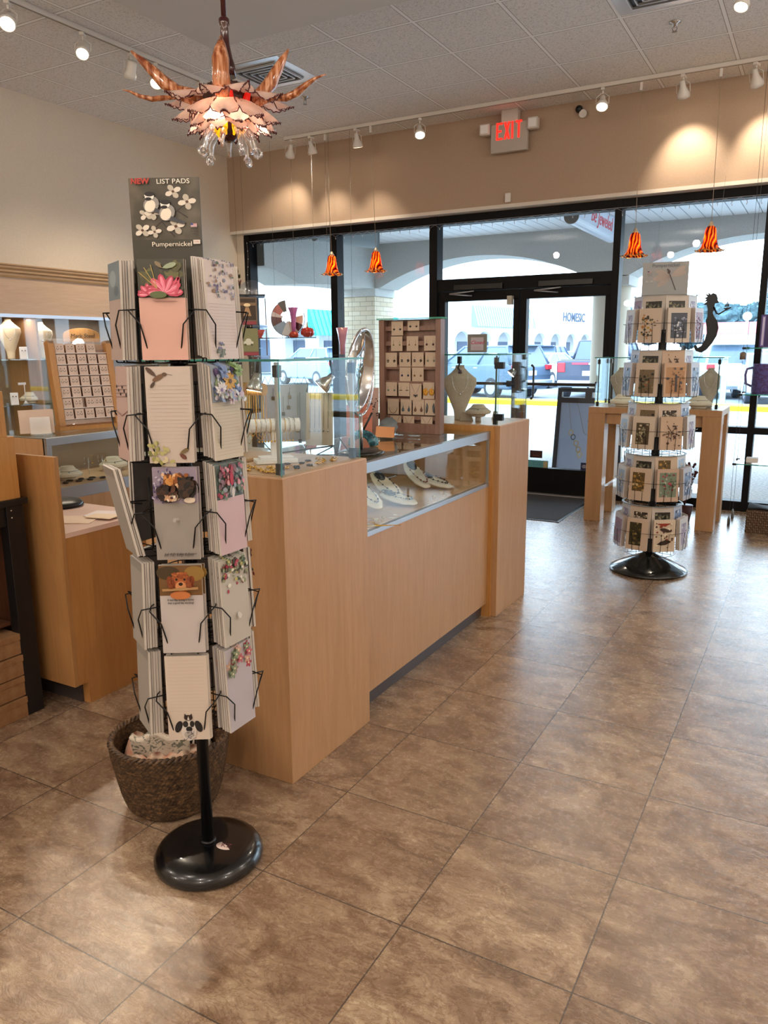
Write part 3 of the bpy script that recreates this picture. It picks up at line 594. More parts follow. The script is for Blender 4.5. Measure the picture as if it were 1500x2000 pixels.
# --- glass chandelier
CH = (-2.31, 2.8)
t = thing('chandelier', 'ornate glass flower chandelier with amber horns and scalloped pink petals', 'chandelier', (CH[0], CH[1], 2.30))
DR = mat('#3a0408', 0.15, 0, 0.6, 0.5); PNK = bpy.data.materials.new('petal_glass')
PNK = NM('petal_glass', 0.25); pn = PNK.noise(PNK.mapping(), 14, 3); pc = PNK.ramp(pn.outputs['Fac'], [(0.3, '#f6dcd0'), (0.7, '#fdefe4')]); PNK.color(pc)
tl = PNK.add('BsdfTranslucent'); PNK.link(pc, tl.inputs['Color']); mx = PNK.add('MixShader'); mx.inputs[0].default_value = 0.62
out = [q for q in PNK.n if q.type == 'OUTPUT_MATERIAL'][0]; PNK.link(PNK.b.outputs[0], mx.inputs[1]); PNK.link(tl.outputs[0], mx.inputs[2]); PNK.link(mx.outputs[0], out.inputs[0]); PNK = PNK.m
HORN = NM('striped_horn_glass', 0.12); HORN.b.inputs['Coat Weight'].default_value = 0.8
HC = lambda: None
HORN.color(HORN.ramp(HORN.noise(HORN.mapping((60, 60, 3)), 1.0, 2).outputs['Fac'], [(0.35, '#7c3a20'), (0.5, '#b06a3c'), (0.62, '#d9a07c')])); HORN = HORN.m
CLEAR = glassmat('clear_curl_glass', (0.82, 0.84, 0.87, 1), 1.5, 0.30, 0.06)
m = MB().cyl((0, 0, 0.50), (0, 0, 1.17), 0.011).lathe([(0.011, 0.53), (0.022, 0.52), (0.022, 0.50), (0.016, 0.49), (0.020, 0.42), (0.03, 0.37), (0.04, 0.34), (0.04, 0.30)], 20)
m.lathe([(0.0, 1.2), (0.06, 1.2), (0.06, 1.185), (0.02, 1.17)], 20).build('stem', DR, t)
m = MB().lathe([(0.03, 0.34), (0.085, 0.35), (0.11, 0.30), (0.105, 0.25), (0.06, 0.20), (0.05, 0.10), (0.02, 0.06)], 36, wob=lambda u, a: 0.05*cos(18*a)*(1 if 0.1 < u < 0.6 else 0)).build('hub', DR, t)
MB().lathe([(0.0, 0.055), (0.012, 0.06), (0.016, 0.09), (0.022, 0.10), (0.02, 0.12)], 16).build('finial', mat('#8a6a34', 0.3, 0.7), t)
def petal_bm(L, w, curl, tilt, az, r0, z0, scal=0.010):
    m = MB(); e = MB()
    M = T(0, 0, z0) @ Rz(az) @ T(r0, 0, 0) @ Ry(tilt)
    def fn(u, v):
        s = (u-0.5)*2; ww = w*sin(pi*min(1, 0.12+0.70*v))*(1 if v < 0.99 else 0.55); x = L*v*(1+0.0*s); y = s*ww
        z = -curl*v*v-0.25*w*(s*s)*v; x += scal*0.5*cos(s*9)*v*v-0.35*L*s*s*v*v
        return M @ Vector((x, y, z))
    m.grid(fn, 8, 6)
    pts = [fn(u/24, 1.0) for u in range(25)]; side0 = [fn(0, v/8) for v in range(2, 9)]; side1 = [fn(1, v/8) for v in range(2, 9)]
    pts = side0+pts[1:-1]+side1[::-1]
    z = [p+Vector((0, 0, 0.004*(-1)**i)) for i, p in enumerate(pts)]
    e.tube(z, 0.0026, 4); return m, e
rnd = random.Random(3)
def ring(nm, n_, L, w, curl, tilt, r0, z0, ph):
    for k in range(n_):
        m, e = petal_bm(L*rnd.uniform(0.92, 1.08), w, curl, tilt+rnd.uniform(-.06, .06), 2*pi*k/n_+ph+rnd.uniform(-.05, .05), r0, z0)
        p = m.build('petal', PNK, t); e.build('petal_edge', mat('#5c1016', 0.3), p)
ring('a', 9, 0.18, 0.060, 0.04, -0.10, 0.08, 0.245, 0.1)
ring('b', 9, 0.155, 0.064, 0.05, 0.30, 0.08, 0.225, 0.42)
ring('c', 9, 0.135, 0.062, 0.03, 0.70, 0.085, 0.205, 0.05)
ring('d', 8, 0.115, 0.056, 0.015, 1.05, 0.075, 0.185, 0.3)
def horn(az, pts, r, nm='horn', mt=HORN):
    M = Rz(az); MB().tube([M @ Vector(p) for p in pts], r, 12).build(nm, mt, t)
rr = [0.012, 0.03, 0.036, 0.032, 0.034, 0.026, 0.017, 0.005]
def hp(reach, h, s=1): return [(0.06, 0, 0.20), (0.10, 0, 0.26), (0.14*s, 0, 0.30), (0.06+reach*0.45, 0, 0.30+h*0.12), (0.06+reach*0.6, 0, 0.32+h*0.22), (0.06+reach*0.75, 0, 0.34+h*0.45), (0.06+reach*0.88, 0, 0.34+h*0.72), (0.06+reach, 0, 0.33+h)]
vx = radians(29.2)      # picture's left-right direction in plan
for az, reach, h, k in [(pi+vx, 0.36, 0.20, 1), (vx+0.15, 0.22, 0.22, 1), (vx-pi/2, 0.10, 0.32, 1.2), (vx+1.9, 0.25, 0.18, 1)]:
    P = hp(reach, h); 
    if k == 1.2: P = [(0.07, 0, 0.22), (0.10, 0, 0.26), (0.125, 0, 0.31), (0.13, 0, 0.37), (0.125, 0, 0.43), (0.115, 0, 0.48), (0.10, 0, 0.52), (0.09, 0, 0.56)]
    horn(az, P, [q*(1.0 if k == 1 else 1.15) for q in rr])
thin = [0.006, 0.018, 0.015, 0.02, 0.02, 0.014, 0.008, 0.002]
horn(vx-0.25, [(0.08, 0, 0.22), (0.16, 0, 0.25), (0.22, 0, 0.265), (0.28, 0, 0.26), (0.33, 0, 0.28), (0.38, 0, 0.32), (0.42, 0, 0.345), (0.47, 0, 0.36)], thin)
horn(pi+vx+0.3, [(0.08, 0, 0.22), (0.16, 0, 0.25), (0.22, 0, 0.27), (0.28, 0, 0.26), (0.33, 0, 0.25), (0.38, 0, 0.26), (0.42, 0, 0.28), (0.45, 0, 0.285)], [q*0.7 for q in thin])
horn(vx+1.1, [(0.08, 0, 0.2), (0.16, 0, 0.2), (0.22, 0, 0.21), (0.28, 0, 0.2), (0.33, 0, 0.215), (0.38, 0, 0.23)], [0.006, 0.012, 0.01, 0.008, 0.005, 0.002], 'tendril', CLEAR)
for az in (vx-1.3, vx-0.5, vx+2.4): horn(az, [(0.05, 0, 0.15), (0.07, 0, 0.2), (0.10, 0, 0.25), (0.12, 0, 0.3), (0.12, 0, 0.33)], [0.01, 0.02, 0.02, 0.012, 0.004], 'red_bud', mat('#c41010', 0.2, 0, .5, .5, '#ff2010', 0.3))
for k in range(9):
    az = 2*pi*k/9+0.2; M = Rz(az); r0 = 0.075 if k % 2 else 0.10; zb = 0.055 if k % 2 else 0.03
    MB().tube([M @ Vector(p) for p in [(r0*0.5, 0, 0.15), (r0*0.8, 0, 0.13), (r0, 0, 0.10), (r0+0.005, 0, zb+0.03), (r0+0.01, 0, zb)]], [0.006, 0.014, 0.011, 0.008, 0.006], 10).build('drop', CLEAR, t)
    if k % 2 == 0:
        MB().tube([M @ Vector((r0+0.012+q*0.0018*cos(q*0.62)*1.0, 0, zb+0.006+q*0.0018*sin(q*0.62))) for q in range(16)], [0.008-0.0003*q for q in range(16)], 8).build('curl', CLEAR, t)
MB().ball((0, 0, 0.17), 0.05, 16, 10, sz=(1, 1, 0.8)).build('lamp_globe', mat('#ffffff', 0.5, 0, 0.5, 0, '#ffc46a', 4.0), t)
for k in range(8):
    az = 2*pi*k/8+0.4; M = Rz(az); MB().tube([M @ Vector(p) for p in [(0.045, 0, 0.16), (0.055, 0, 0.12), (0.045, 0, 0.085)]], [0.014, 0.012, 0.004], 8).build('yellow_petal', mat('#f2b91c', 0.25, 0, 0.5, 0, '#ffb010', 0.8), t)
for k in range(3):
    l = bpy.data.lights.new('chandelier_bulb', 'POINT'); l.energy = 1.0; l.color = (1, 0.84, 0.64); l.shadow_soft_size = 0.02
    o = bpy.data.objects.new('chandelier_bulb', l); COL.objects.link(o); o.location = (0.10*cos(k*2.1-1.2), 0.10*sin(k*2.1-1.2), 0.15); o.parent = t
for k_ in KIDS.get(t.name, []):
    if k_.name.startswith(('drop', 'curl')): k_.location.z = -0.05; k_.scale = (1.15, 1.15, 1.0)
    elif k_.type == 'MESH' and not k_.name.startswith('stem'): k_.scale = (1.04, 1.04, 0.9) if k_.name.startswith('petal') else (0.94, 0.94, 0.76)
# --- ceiling vents
def vent(x, y, label, dark):
    t = thing('ceiling_vent', label, 'vent', (x, y, ZC))
    MB().box(-0.29, 0.29, -0.29, 0.29, -0.004, -0.0005).build('face_plate', mat('#d3d6da', 0.25, 0.4), t)
    MB().box(-0.20, 0.20, -0.20, 0.20, -0.006, -0.0042).build('throat', mat('#1c1c20', 0.6), t)
    for k, s in enumerate((0.20, 0.155, 0.11, 0.065)):
        m = MB(); 
        for a_ in range(4): m.prism([(-s, -0.006), (s, -0.006), (s-0.012, -0.022), (-s+0.012, -0.022)], s-0.012, s-0.002, 'y', M=Rz(a_*pi/2))
        m.build('louvre', mat('#b9bbbd', 0.3, 0.5), t)
    MB().box(-0.03, 0.03, -0.03, 0.03, -0.02, -0.006).build('core', mat('#8a8c8e', 0.4), t)
vent(-4.10, 5.50, 'square ceiling air vent behind the chandelier', 1)
vent(-1.11, 5.50, 'square ceiling air vent cut by the top edge of the picture', 1)
for x, y, lb in ((-1.10, 6.09, 'chrome ceiling sprinkler right of the exit sign'), (-4.19, 6.13, 'chrome ceiling sprinkler right of the chandelier')):
    t = thing('sprinkler', lb, 'sprinkler', (x, y, ZC), 0, None)
    MB().lathe([(0.04, 0), (0.04, -0.006), (0.015, -0.012), (0.012, -0.03), (0.0, -0.03)], 20).build('escutcheon', CHROME, t)
    MB().tube([(0.012, 0, -0.03), (0.016, 0, -0.045), (0.003, 0, -0.06)], 0.002).tube([(-0.012, 0, -0.03), (-0.016, 0, -0.045), (-0.003, 0, -0.06)], 0.002).lathe([(0.018, -0.062), (0.018, -0.060), (0, -0.059)], 16).build('deflector', mat('#5a5a5e', 0.3, 0.8), t)
# --- exit sign
t = thing('exit_sign', 'white exit sign with red letters and two emergency lamps above the doors', 'sign', (-2.76, 7.40, 3.42), 0.0)
MB().cbox((0, 0, -0.02), (0.36, 0.045, 0.25)).build('housing', mat('#b4aba2', 0.5), t, bevel=0.006)
MB().cbox((0, 0.02, 0.165), (0.16, 0.08, 0.115)).build('canopy', mat('#c9c2ba', 0.5), t, bevel=0.004)
ar = Art(-0.0235); ar.c(mat('#ff2a1e', 0.5, 0, 0.5, 0, '#ff1c14', 1.6)); 
for (x0, segs) in ((-0.115, 'E'), (-0.04, 'X'), (0.035, 'I'), (0.075, 'T')):
    w, h, s_ = 0.062, 0.15, 0.018; z0 = -0.035
    E_ = {'E': [[(0, 0), (s_, 0), (s_, h), (0, h)], [(0, 0), (w, 0), (w, s_), (0, s_)], [(0, h-s_), (w, h-s_), (w, h), (0, h)], [(0, h/2-s_/2), (w*.85, h/2-s_/2), (w*.85, h/2+s_/2), (0, h/2+s_/2)]],
          'X': [[(0, 0), (s_*1.2, 0), (w, h), (w-s_*1.2, h)], [(w-s_*1.2, 0), (w, 0), (s_*1.2, h), (0, h)]], 'I': [[(0, 0), (s_, 0), (s_, h), (0, h)]],
          'T': [[(w/2-s_/2, 0), (w/2+s_/2, 0), (w/2+s_/2, h), (w/2-s_/2, h)], [(0, h-s_), (w, h-s_), (w, h), (0, h)]]}[segs]
    for pg in E_: ar.y -= 0.0002; ar.mb.raw([(x0+u-0.01, ar.y, z0+v) for u, v in pg], [(0, 1, 2, 3)], False)
ar.build('letters', t)
for s in (-1, 1):
    b_ = MB().cbox((s*0.235, -0.02, 0.07), (0.10, 0.07, 0.10)).build('emergency_lamp', mat('#cfcac4', 0.4), t, bevel=0.012)
    MB().cbox((s*0.235, -0.058, 0.07), (0.075, 0.008, 0.075)).build('lens', mat('#f2f2f2', 0.12, 0, 0.8), b_, bevel=0.003)
t = thing('security_camera', 'small black eyed dome camera on the front wall right of the exit sign', 'camera', (-2.13, 7.485, 3.57))
MB().ball((0, -0.03, 0), 0.033, 16, 10).build('eye', BLACK, t); MB().lathe([(0.03, 0), (0.035, 0.02), (0.035, 0.03)], 16, T(0.04, -0.015, -0.045) @ Rx(pi/2)).build('mount', LW, t)
tag(MB().cbox((-2.79, 7.475, 2.885), (0.055, 0.03, 0.085)).build('motion_sensor', LW, bevel=0.006), 'small white sensor box low on the front wall under the exit sign', 'sensor')
# ================================================================ front list-pad spinner rack
RX, RY = -1.455, 1.524
caz = atan2(-RY, -RX)                     # direction from the rack towards the viewer's side of the shop
WIRE = mat('#0c0c0e', 0.35, 0.4)
rk = thing('spinner_rack', 'tall black wire spinner rack full of list pads in the foreground', 'rack', (RX, RY, 0))
MB().lathe([(0.0, 0.0), (0.150, 0.0), (0.158, 0.008), (0.158, 0.022), (0.148, 0.038), (0.128, 0.048), (0.09, 0.053), (0.03, 0.056), (0.0, 0.056)], 64).build('base', mat('#0a0a0c', 0.22, 0, 0.5, 0.3), rk)
MB().lathe([(0.017, 0.05), (0.017, 1.70)], 20).lathe([(0.024, 0.056), (0.022, 0.062), (0.017, 0.064)], 20).build('pole', mat('#0d0d10', 0.3, 0.3), rk)
b_ = MB().lathe([(0.030, 0.0), (0.030, 0.0008), (0, 0.0009)], 32, sx=1.0, sy=0.62).build('round_sticker', mat('#c9b4ac', 0.4), rk, loc=(0.062, 0.008, 0.0535), rot=(0.0, 0.06, 0.4))
lm = MB(); textmesh(lm, 'KZ', 0.017, T(0, 0, 0.0011), depth=0.0001); lm.build('logo', mat('#5a2430', 0.4), b_)
TR = [(1.449, 1.691), (1.202, 1.440), (0.957, 1.194), (0.706, 0.948), (0.462, 0.700)]
ANG = [radians(a) for a in (-12, 48, -72, 108, 168, -132)]
PR = 0.118
def face_matrix(ang, r, z): 
    """local frame: -Y faces out of the rack"""
    az = caz+ang
    return az, Vector((r*cos(az), r*sin(az), z)), az+pi/2
for k, (z0, z1) in enumerate(TR):
    sp = MB()
    for a_ in ANG:
        az = caz+a_; M = Rz(az+pi/2)       # local -Y outward
        for s in (-1, 1):
            sp.tube([M @ Vector(p) for p in [(s*0.034, -PR-0.03, z0-0.004), (s*0.050, -PR-0.048, z0+0.085), (s*0.078, -PR-0.045, z0+0.118), (s*0.083, -PR-0.012, z0+0.120), (s*0.078, -PR+0.03, z0+0.120)]], 0.0019, 6)
            sp.tube([M @ Vector(p) for p in [(s*0.034, -PR-0.03, z0-0.004), (s*0.036, -PR+0.01, z0-0.006), (s*0.03, -0.02, z0-0.006)]], 0.0017, 5)
            sp.tube([M @ Vector(p) for p in [(s*0.055, -PR+0.035, z0-0.006), (s*0.055, -PR+0.035, z1-0.05)]], 0.0016, 5)
    for zz, rr_ in ((z0-0.006, PR-0.02), (z0+0.120, PR-0.01), (z1-0.05, PR-0.045)):
        sp.tube([(rr_*cos(2*pi*q/36), rr_*sin(2*pi*q/36), zz) for q in range(36)], 0.0016, 5, closed=True)
    sp.lathe([(0.022, z0-0.012), (0.024, z0), (0.022, z0+0.012)], 16)
    for q in range(6): sp.tube([(0.0, 0.0, z0-0.006), ((PR-0.02)*cos(q*pi/3), (PR-0.02)*sin(q*pi/3), z0-0.006)], 0.0018, 5)
    sp.build('wire_tier', WIRE, rk)
# header poster
az = caz-radians(12)
ps = thing('header_poster', 'tall dark poster of chickadees and white blossoms advertising list pads on top of the rack', 'poster', (RX, RY, 1.66), 0)
ps.location = (RX+0.055*cos(az), RY+0.055*sin(az), 1.655); ps.rotation_euler = (0, 0, az+pi/2-0.10)
PW, PH = 0.086, 0.225
MB().box(-PW, PW, 0, 0.004, -0.1, PH).build('card_board', mat('#39352c', 0.5), ps)
ar = Art(-0.0003)
BGP = NM('poster_backdrop', 0.35); pn = BGP.noise(BGP.mapping(), 9, 3, 0.5); BGP.color(BGP.ramp(pn.outputs['Fac'], [(0.35, '#2a2721'), (0.5, '#454035'), (0.68, '#6b6253')]))
ar.rect(-PW, PW, 0.048, PH-0.0, BGP.m); ar.rect(-PW, PW, -0.1, 0.048, '#38352a')
def blossom(cx, cz, s, a0, cols=('#d9d0c2', '#b8afa0')):
    for q in range(4): ar.petal(cx, cz, s*.82, s*0.55, a0+q*pi/2, cols[q % 2])
    ar.ell(cx, cz, s*0.14, s*0.14, '#54321f')
for st in ([(-0.05, 0.06), (-0.01, 0.10), (0.03, 0.13), (0.07, 0.17)], [(-0.01, 0.10), (0.01, 0.07), (0.02, 0.055)], [(0.03, 0.13), (0.055, 0.11)]): ar.line(st, 0.003, '#2a1c12')
for cx, cz, s, a0 in [(0.022, 0.185, 0.026, 0.5), (0.055, 0.155, 0.028, 0.2), (-0.048, 0.12, 0.022, 0.9), (-0.030, 0.125, 0.026, 0.1), (0.025, 0.085, 0.030, 0.4), (-0.058, 0.075, 0.026, 0.7), (-0.028, 0.07, 0.022, 0.2)]: blossom(cx, cz, s, a0)
def bird(cx, cz, s, d):
    ar.ell(cx, cz, 0.019*s, 0.024*s, '#8d8a86', -0.35*d); ar.ell(cx-0.003*d*s, cz-0.004*s, 0.013*s, 0.018*s, '#e8dccb', -0.3*d)
    ar.ell(cx-0.004*d*s, cz+0.024*s, 0.012*s, 0.011*s, '#ece8e0'); ar.ell(cx-0.003*d*s, cz+0.030*s, 0.012*s, 0.007*s, '#0e0d0f'); ar.ell(cx-0.006*d*s, cz+0.016*s, 0.008*s, 0.005*s, '#0e0d0f')
    ar.poly([(cx+0.01*d*s, cz-0.01*s), (cx+0.045*d*s, cz-0.028*s), (cx+0.04*d*s, cz-0.034*s), (cx+0.004*d*s, cz-0.022*s)], '#3b3c42'); ar.poly([(cx-0.014*d*s, cz+0.024*s), (cx-0.022*d*s, cz+0.022*s), (cx-0.014*d*s, cz+0.020*s)], '#15130f')
bird(-0.032, 0.148, 1.0, 1); bird(0.006, 0.124, 1.0, 1)
ar.text('NEW', -0.056, PH-0.011, 0.015, '#b02c24', bold=0.0008, sx=0.9); ar.text('LIST PADS', 0.025, PH-0.013, 0.0135, '#efeadf', sx=0.95)
ar.text('Pumpernickel', 0.014, 0.033, 0.0135, '#e9e0cf', sx=0.95)
ar.rect(0.067, 0.084, 0.033, 0.045, '#d9cdc4'); ar.text('5.99', 0.0755, 0.039, 0.004, '#9c3a3a')
ar.rect(0.063, 0.078, 0.082, 0.092, '#d9d9dd')
for q in range(3): ar.rect(0.063, 0.078, 0.0835+q*0.0033, 0.085+q*0.0033, '#b3343c')
ar.rect(0.063, 0.069, 0.087, 0.092, '#2f3f80')
for q, s_ in enumerate(('MADE', 'IN THE', 'USA')): ar.text(s_, 0.071, 0.076-q*0.007, 0.004, '#15130f')
ar.mb.v = [(x_, y_, PH-(PH-z_)*0.80) for x_, y_, z_ in ar.mb.v]; ar.build('printed_face', ps)
# pads
PDW, PDH = 0.108, 0.232
PAPER = mat('#c9c2ba', 0.6)
def lines(ar, z0, z1, col, x=0.047, n_=16):
    for q in range(n_): zz = z0+(z1-z0)*q/(n_-1); ar.rect(-x, x, zz, zz+0.0006, col)
def dabs(ar, x0, x1, z0, z1, n_, cols, r0, r1, seed=1, asp=1.6):
    rq = random.Random(seed)
    for _ in range(n_):
        r_ = rq.uniform(r0, r1); ar.ell(rq.uniform(x0+r_*asp, x1-r_*asp), rq.uniform(z0+r_*asp, z1-r_*asp), r_*asp, r_, rq.choice(cols), rq.uniform(0, 3.1), 7)
def padart(kind):
    ar = Art(-0.0031); h = PDH; w = PDW/2
    top = h*0.62
    def head(c): ar.rect(-w, w, top, h, c)
    if kind == 'lily':
        ar.rect(-w, w, 0, h, '#c79a8c'); head('#2f2c18'); dabs(ar, -w, w, top, h, 40, ['#3a3819', '#4d4a22', '#2a2813', '#5c5a2a', '#33401f'], .006, .013, 2)
        for cx_, cz_, sc in ((-0.028, top+.006, .62), (0.008, top+0.010, 1.0)):
            for q, a_ in enumerate((0.05, 0.5, 1.1, 1.75, 2.3, 2.85, 3.1)):
                ar.petal(cx_, cz_, 0.044*sc, 0.019*sc, a_, ['#b5304c', '#cc4a66', '#a82844'][q % 3]); ar.petal(cx_+.002, cz_, 0.040*sc, 0.010*sc, a_+.04, '#dc7088'); ar.line([(cx_, cz_), (cx_+.036*sc*cos(a_), cz_+.036*sc*sin(a_))], .0008, '#f0b8c0')
        ar.line([(.03, top+.03), (.043, top+.045), (.04, top+.02), (.034, top+.008)], .006, '#c04058')
        for a_ in (1.8, 2.1, 2.4): ar.line([(-0.008, top+0.02), (-0.008+0.055*cos(a_), top+0.02+0.055*sin(a_))], 0.0012, '#b59a4a')
        ar.petal(0.006, h-0.022, 0.035, 0.012, 0.3, '#8d9a7c'); ar.petal(0.006, h-0.022, 0.022, 0.009, 2.4, '#7b6a4c'); ar.ell(-0.006, top+0.006, 0.02, 0.008, '#4e5a28')
        ar.line([(-0.02, top-0.008), (0.035, top-0.008)], 0.001, '#9a6a60')
    elif kind == 'fairy':
        ar.rect(-w, w, 0, h, '#c6b9b3'); lines(ar, 0.02, top-0.012, '#a99c98'); rn = random.Random(5)
        for q in range(46): ar.ell(rn.uniform(-.048, .048), top+rn.uniform(-.0, .085), rn.uniform(.002, .006), rn.uniform(.002, .005), rn.choice(['#5f5270', '#7b7a8a', '#8b6a52', '#53614e', '#87808f', '#a9a0a8']))
        for q in range(10): ar.ell(rn.uniform(-.03, -.01), rn.uniform(.0, .04), .004, .003, rn.choice(['#6f6788', '#6a6f60']))
    elif kind == 'hummingbird':
        ar.rect(-w, w, 0, h, '#b9aca2'); lines(ar, 0.05, h-0.045, '#a89b92')
        ar.ell(-0.022, h-0.026, 0.016, 0.006, '#6a4a30', 0.5); ar.petal(-0.026, h-0.024, 0.034, 0.011, 2.4, '#4a3020'); ar.petal(-0.03, h-0.034, 0.02, 0.008, 4.1, '#3f2b1e'); ar.ell(-0.007, h-0.018, 0.006, 0.0045, '#55402c'); ar.line([(-0.002, h-0.017), (0.012, h-0.020)], 0.001, '#2c211a')
        rn = random.Random(8)
        for q in range(26): ar.petal(rn.uniform(-.05, -.005), rn.uniform(.0, .045), .014, .008, rn.uniform(0, 6), rn.choice(['#8d8a4c', '#a7a168', '#6f7038', '#c2b48c']))
        ar.petal(0.02, 0.022, 0.026, 0.010, 0.5, '#6c5a36'); ar.petal(0.02, 0.022, 0.02, 0.009, 5.6, '#6b3a2c')
    elif kind == 'flowers':
        ar.rect(-w, w, 0, h, '#bcb09a'); lines(ar, 0.012, top-0.01, '#9a927e'); head('#8f98a6'); dabs(ar, -w, w, top, h, 70, ['#5a6c94', '#7c8fb4', '#a9b0bc', '#5c7048', '#c8c4cc', '#6a5a80', '#8a9a6a'], .003, .008, 4); rn = random.Random(9)
        for cx, cz, c1, c2, s in [(0.008, top+0.05, '#c99a3a', '#5a3a20', .028), (-0.03, top+0.03, '#d9d5d2', '#7d6a9a', .022), (0.035, top+0.022, '#6a7fb0', '#2c3c6c', .018), (-0.02, top+0.072, '#7c8fb8', '#434b70', .018), (0.035, top+0.075, '#87a05a', '#50682c', .018), (0.0, top+0.012, '#cbb9c2', '#90606a', .02)]:
            for q in range(9): ar.petal(cx, cz, s*rn.uniform(.8, 1.1), s*0.36, q*.7+rn.uniform(-.1, .1), c1)
            for q in range(9): ar.line([(cx, cz), (cx+s*.7*cos(q*.7), cz+s*.7*sin(q*.7))], .0007, c2)
            ar.ell(cx, cz, s*.2, s*.2, c2)
        dabs(ar, -w, w, top-.004, top+.03, 26, ['#c9ccd4', '#8494b4', '#a0a89a', '#b8a8b8'], .002, .005, 6)
    elif kind == 'puppies':
        ar.rect(-w, w, 0, h, '#8e8782'); head('#8d8092'); rn = random.Random(11)
        for q in range(60): ar.petal(rn.uniform(-w, 0.0), rn.uniform(top, h-0.006), .008, .0035, rn.uniform(0, 6), rn.choice(['#4a3a66', '#b9b2c2']))
        ar.ell(0.004, top+0.050, 0.03, 0.020, '#b06c28'); ar.ell(0.03, top+0.035, 0.024, 0.026, '#17100e'); ar.ell(-0.015, top+0.026, 0.030, 0.024, '#241410'); ar.ell(-0.008, top+0.018, 0.016, 0.012, '#d9c8b4'); ar.ell(0.0, top+0.020, 0.005, 0.004, '#5a3428'); ar.ell(0.036, top+0.008, 0.014, 0.007, '#cfc0ae'); dabs(ar, -.03, .04, top+.038, top+.078, 40, ['#b87430', '#8a4c1c', '#c88a48', '#6a3814', '#d8b088'], .002, .006, 3); dabs(ar, .008, .054, top+.012, top+.07, 40, ['#17100e', '#2a1c14', '#3a2416', '#0f0a0a'], .003, .008, 5); dabs(ar, -.045, .01, top+.02, top+.048, 34, ['#241410', '#3a2014', '#170d0a', '#4c2a18'], .002, .006, 7); dabs(ar, -.024, .008, top+.006, top+.026, 20, ['#d9c8b4', '#c8a888', '#e0d4c4', '#b88c68'], .001, .004, 8); ar.ell(-.004, top+.017, .004, .003, '#3a1c18')
        ar.text('Eat, Play, Sleep, Repeat', 0.006, 0.016, 0.0055, '#3c3634', shear=0.3); ar.ell(0.0, top-0.04, .004, .004, '#a59f9a')
    elif kind == 'roses':
        ar.rect(-w, w, 0, h, '#bfa4a6'); head('#4f5a52'); dabs(ar, -w, w, top, h, 60, ['#6a7466', '#3c463e', '#8a8c90', '#7c5a60'], .003, .007, 12); rn = random.Random(12)
        for q in range(34): ar.ell(rn.uniform(-w+.006, w-.006), rn.uniform(top+.004, h-.004), rn.uniform(.003, .007), rn.uniform(.003, .008), rn.choice(['#a03a48', '#c98a90', '#6a7a62', '#b06a78', '#8892a0', '#36403a']))
        ar.ell(-0.004, top+0.05, 0.007, 0.018, '#a8243a'); ar.petal(0.0, top+0.03, .03, .012, 4.6, '#c7c0bc')
    elif kind == 'retriever':
        ar.rect(-w, w, 0, h, '#b3aba8'); ar.rect(-w, w, h*0.66, h, '#6a4a26'); t_ = h*0.66; ar.ell(-0.03, h-0.02, .03, .018, '#3f3018'); ar.ell(0.035, h-0.022, .026, .02, '#8a6a30')
        ar.ell(0.0, t_+0.034, 0.026, 0.028, '#a3572a'); ar.ell(-0.024, t_+0.032, 0.010, 0.020, '#7c3a1a', 0.3); ar.ell(0.024, t_+0.032, 0.010, 0.020, '#7c3a1a', -0.3); ar.ell(0, t_+0.024, 0.014, 0.013, '#c98a58'); ar.ell(0, t_+0.030, 0.0055, 0.0045, '#26140e'); ar.ell(-0.010, t_+0.042, .003, .003, '#1c0f0a'); ar.ell(0.010, t_+0.042, .003, .003, '#1c0f0a')
        dabs(ar, -.024, .024, t_+.044, t_+.064, 26, ['#a3572a', '#b8703c', '#8a441e'], .001, .004, 9); dabs(ar, -.032, -.016, t_+.012, t_+.05, 18, ['#7c3a1a', '#8c4824'], .001, .003, 10); dabs(ar, .016, .032, t_+.012, t_+.05, 18, ['#7c3a1a', '#8c4824'], .001, .003, 11); ar.line([(-0.045, t_+0.016), (0.045, t_+0.020)], 0.005, '#a98254'); ar.ell(0, t_+0.002, .026, .010, '#b46a38')
        ar.text('A bad day fishing is better', 0.0, t_-0.010, 0.0045, '#3a3432'); ar.text('than a good day working!', 0.0, t_-0.018, 0.0045, '#3a3432')
    elif kind == 'garden':
        ar.rect(-w, w, 0, h, '#b5aea2'); rn = random.Random(14)
        for q in range(90): ar.ell(rn.uniform(-w+.004, w-.004), h-0.004-abs(rn.gauss(0, .028)), rn.uniform(.003, .007), rn.uniform(.003, .006), rn.choice(['#5f6a48', '#8a8d6c', '#a03444', '#d9d2c2', '#6c5a48', '#c2b46c', '#3f4a38']))
        ar.ell(0.0, 0.075, .007, .007, '#cfc9c0')
    elif kind == 'hound':
        ar.rect(-w, w, 0, h, '#c4b6a9'); lines(ar, 0.08, h-0.012, '#b3a598')
        ar.ell(0, 0.026, 0.020, 0.028, '#c9c1b9'); ar.ell(-0.026, 0.038, 0.009, 0.017, '#17151a', -0.35); ar.ell(0.026, 0.038, 0.009, 0.017, '#17151a', 0.35)
        ar.ell(-0.008, 0.045, .007, .009, '#201d20'); ar.ell(0.009, 0.045, .006, .009, '#201d20'); ar.ell(0.001, 0.031, 0.0085, 0.0075, '#15131a'); ar.ell(0.0, 0.016, .013, .010, '#aaa39c')
        ar.ell(0, 0.063, .011, .008, '#2a1c1a'); ar.poly([(-.011, .064), (-.009, .075), (-.003, .068)], '#2a1c1a'); ar.poly([(.011, .064), (.009, .075), (.003, .068)], '#2a1c1a'); ar.poly([(0, .068), (-.003, .057), (.003, .057)], '#c9c1b9')
        rn = random.Random(2)
        for q in range(26): ar.ell(rn.uniform(-.014, .014), rn.uniform(.002, .024), .0012, .0012, '#5c5660')
    elif kind == 'pinkblossom':
        ar.rect(-w, w, 0, h, '#b2abb0'); rn = random.Random(15)
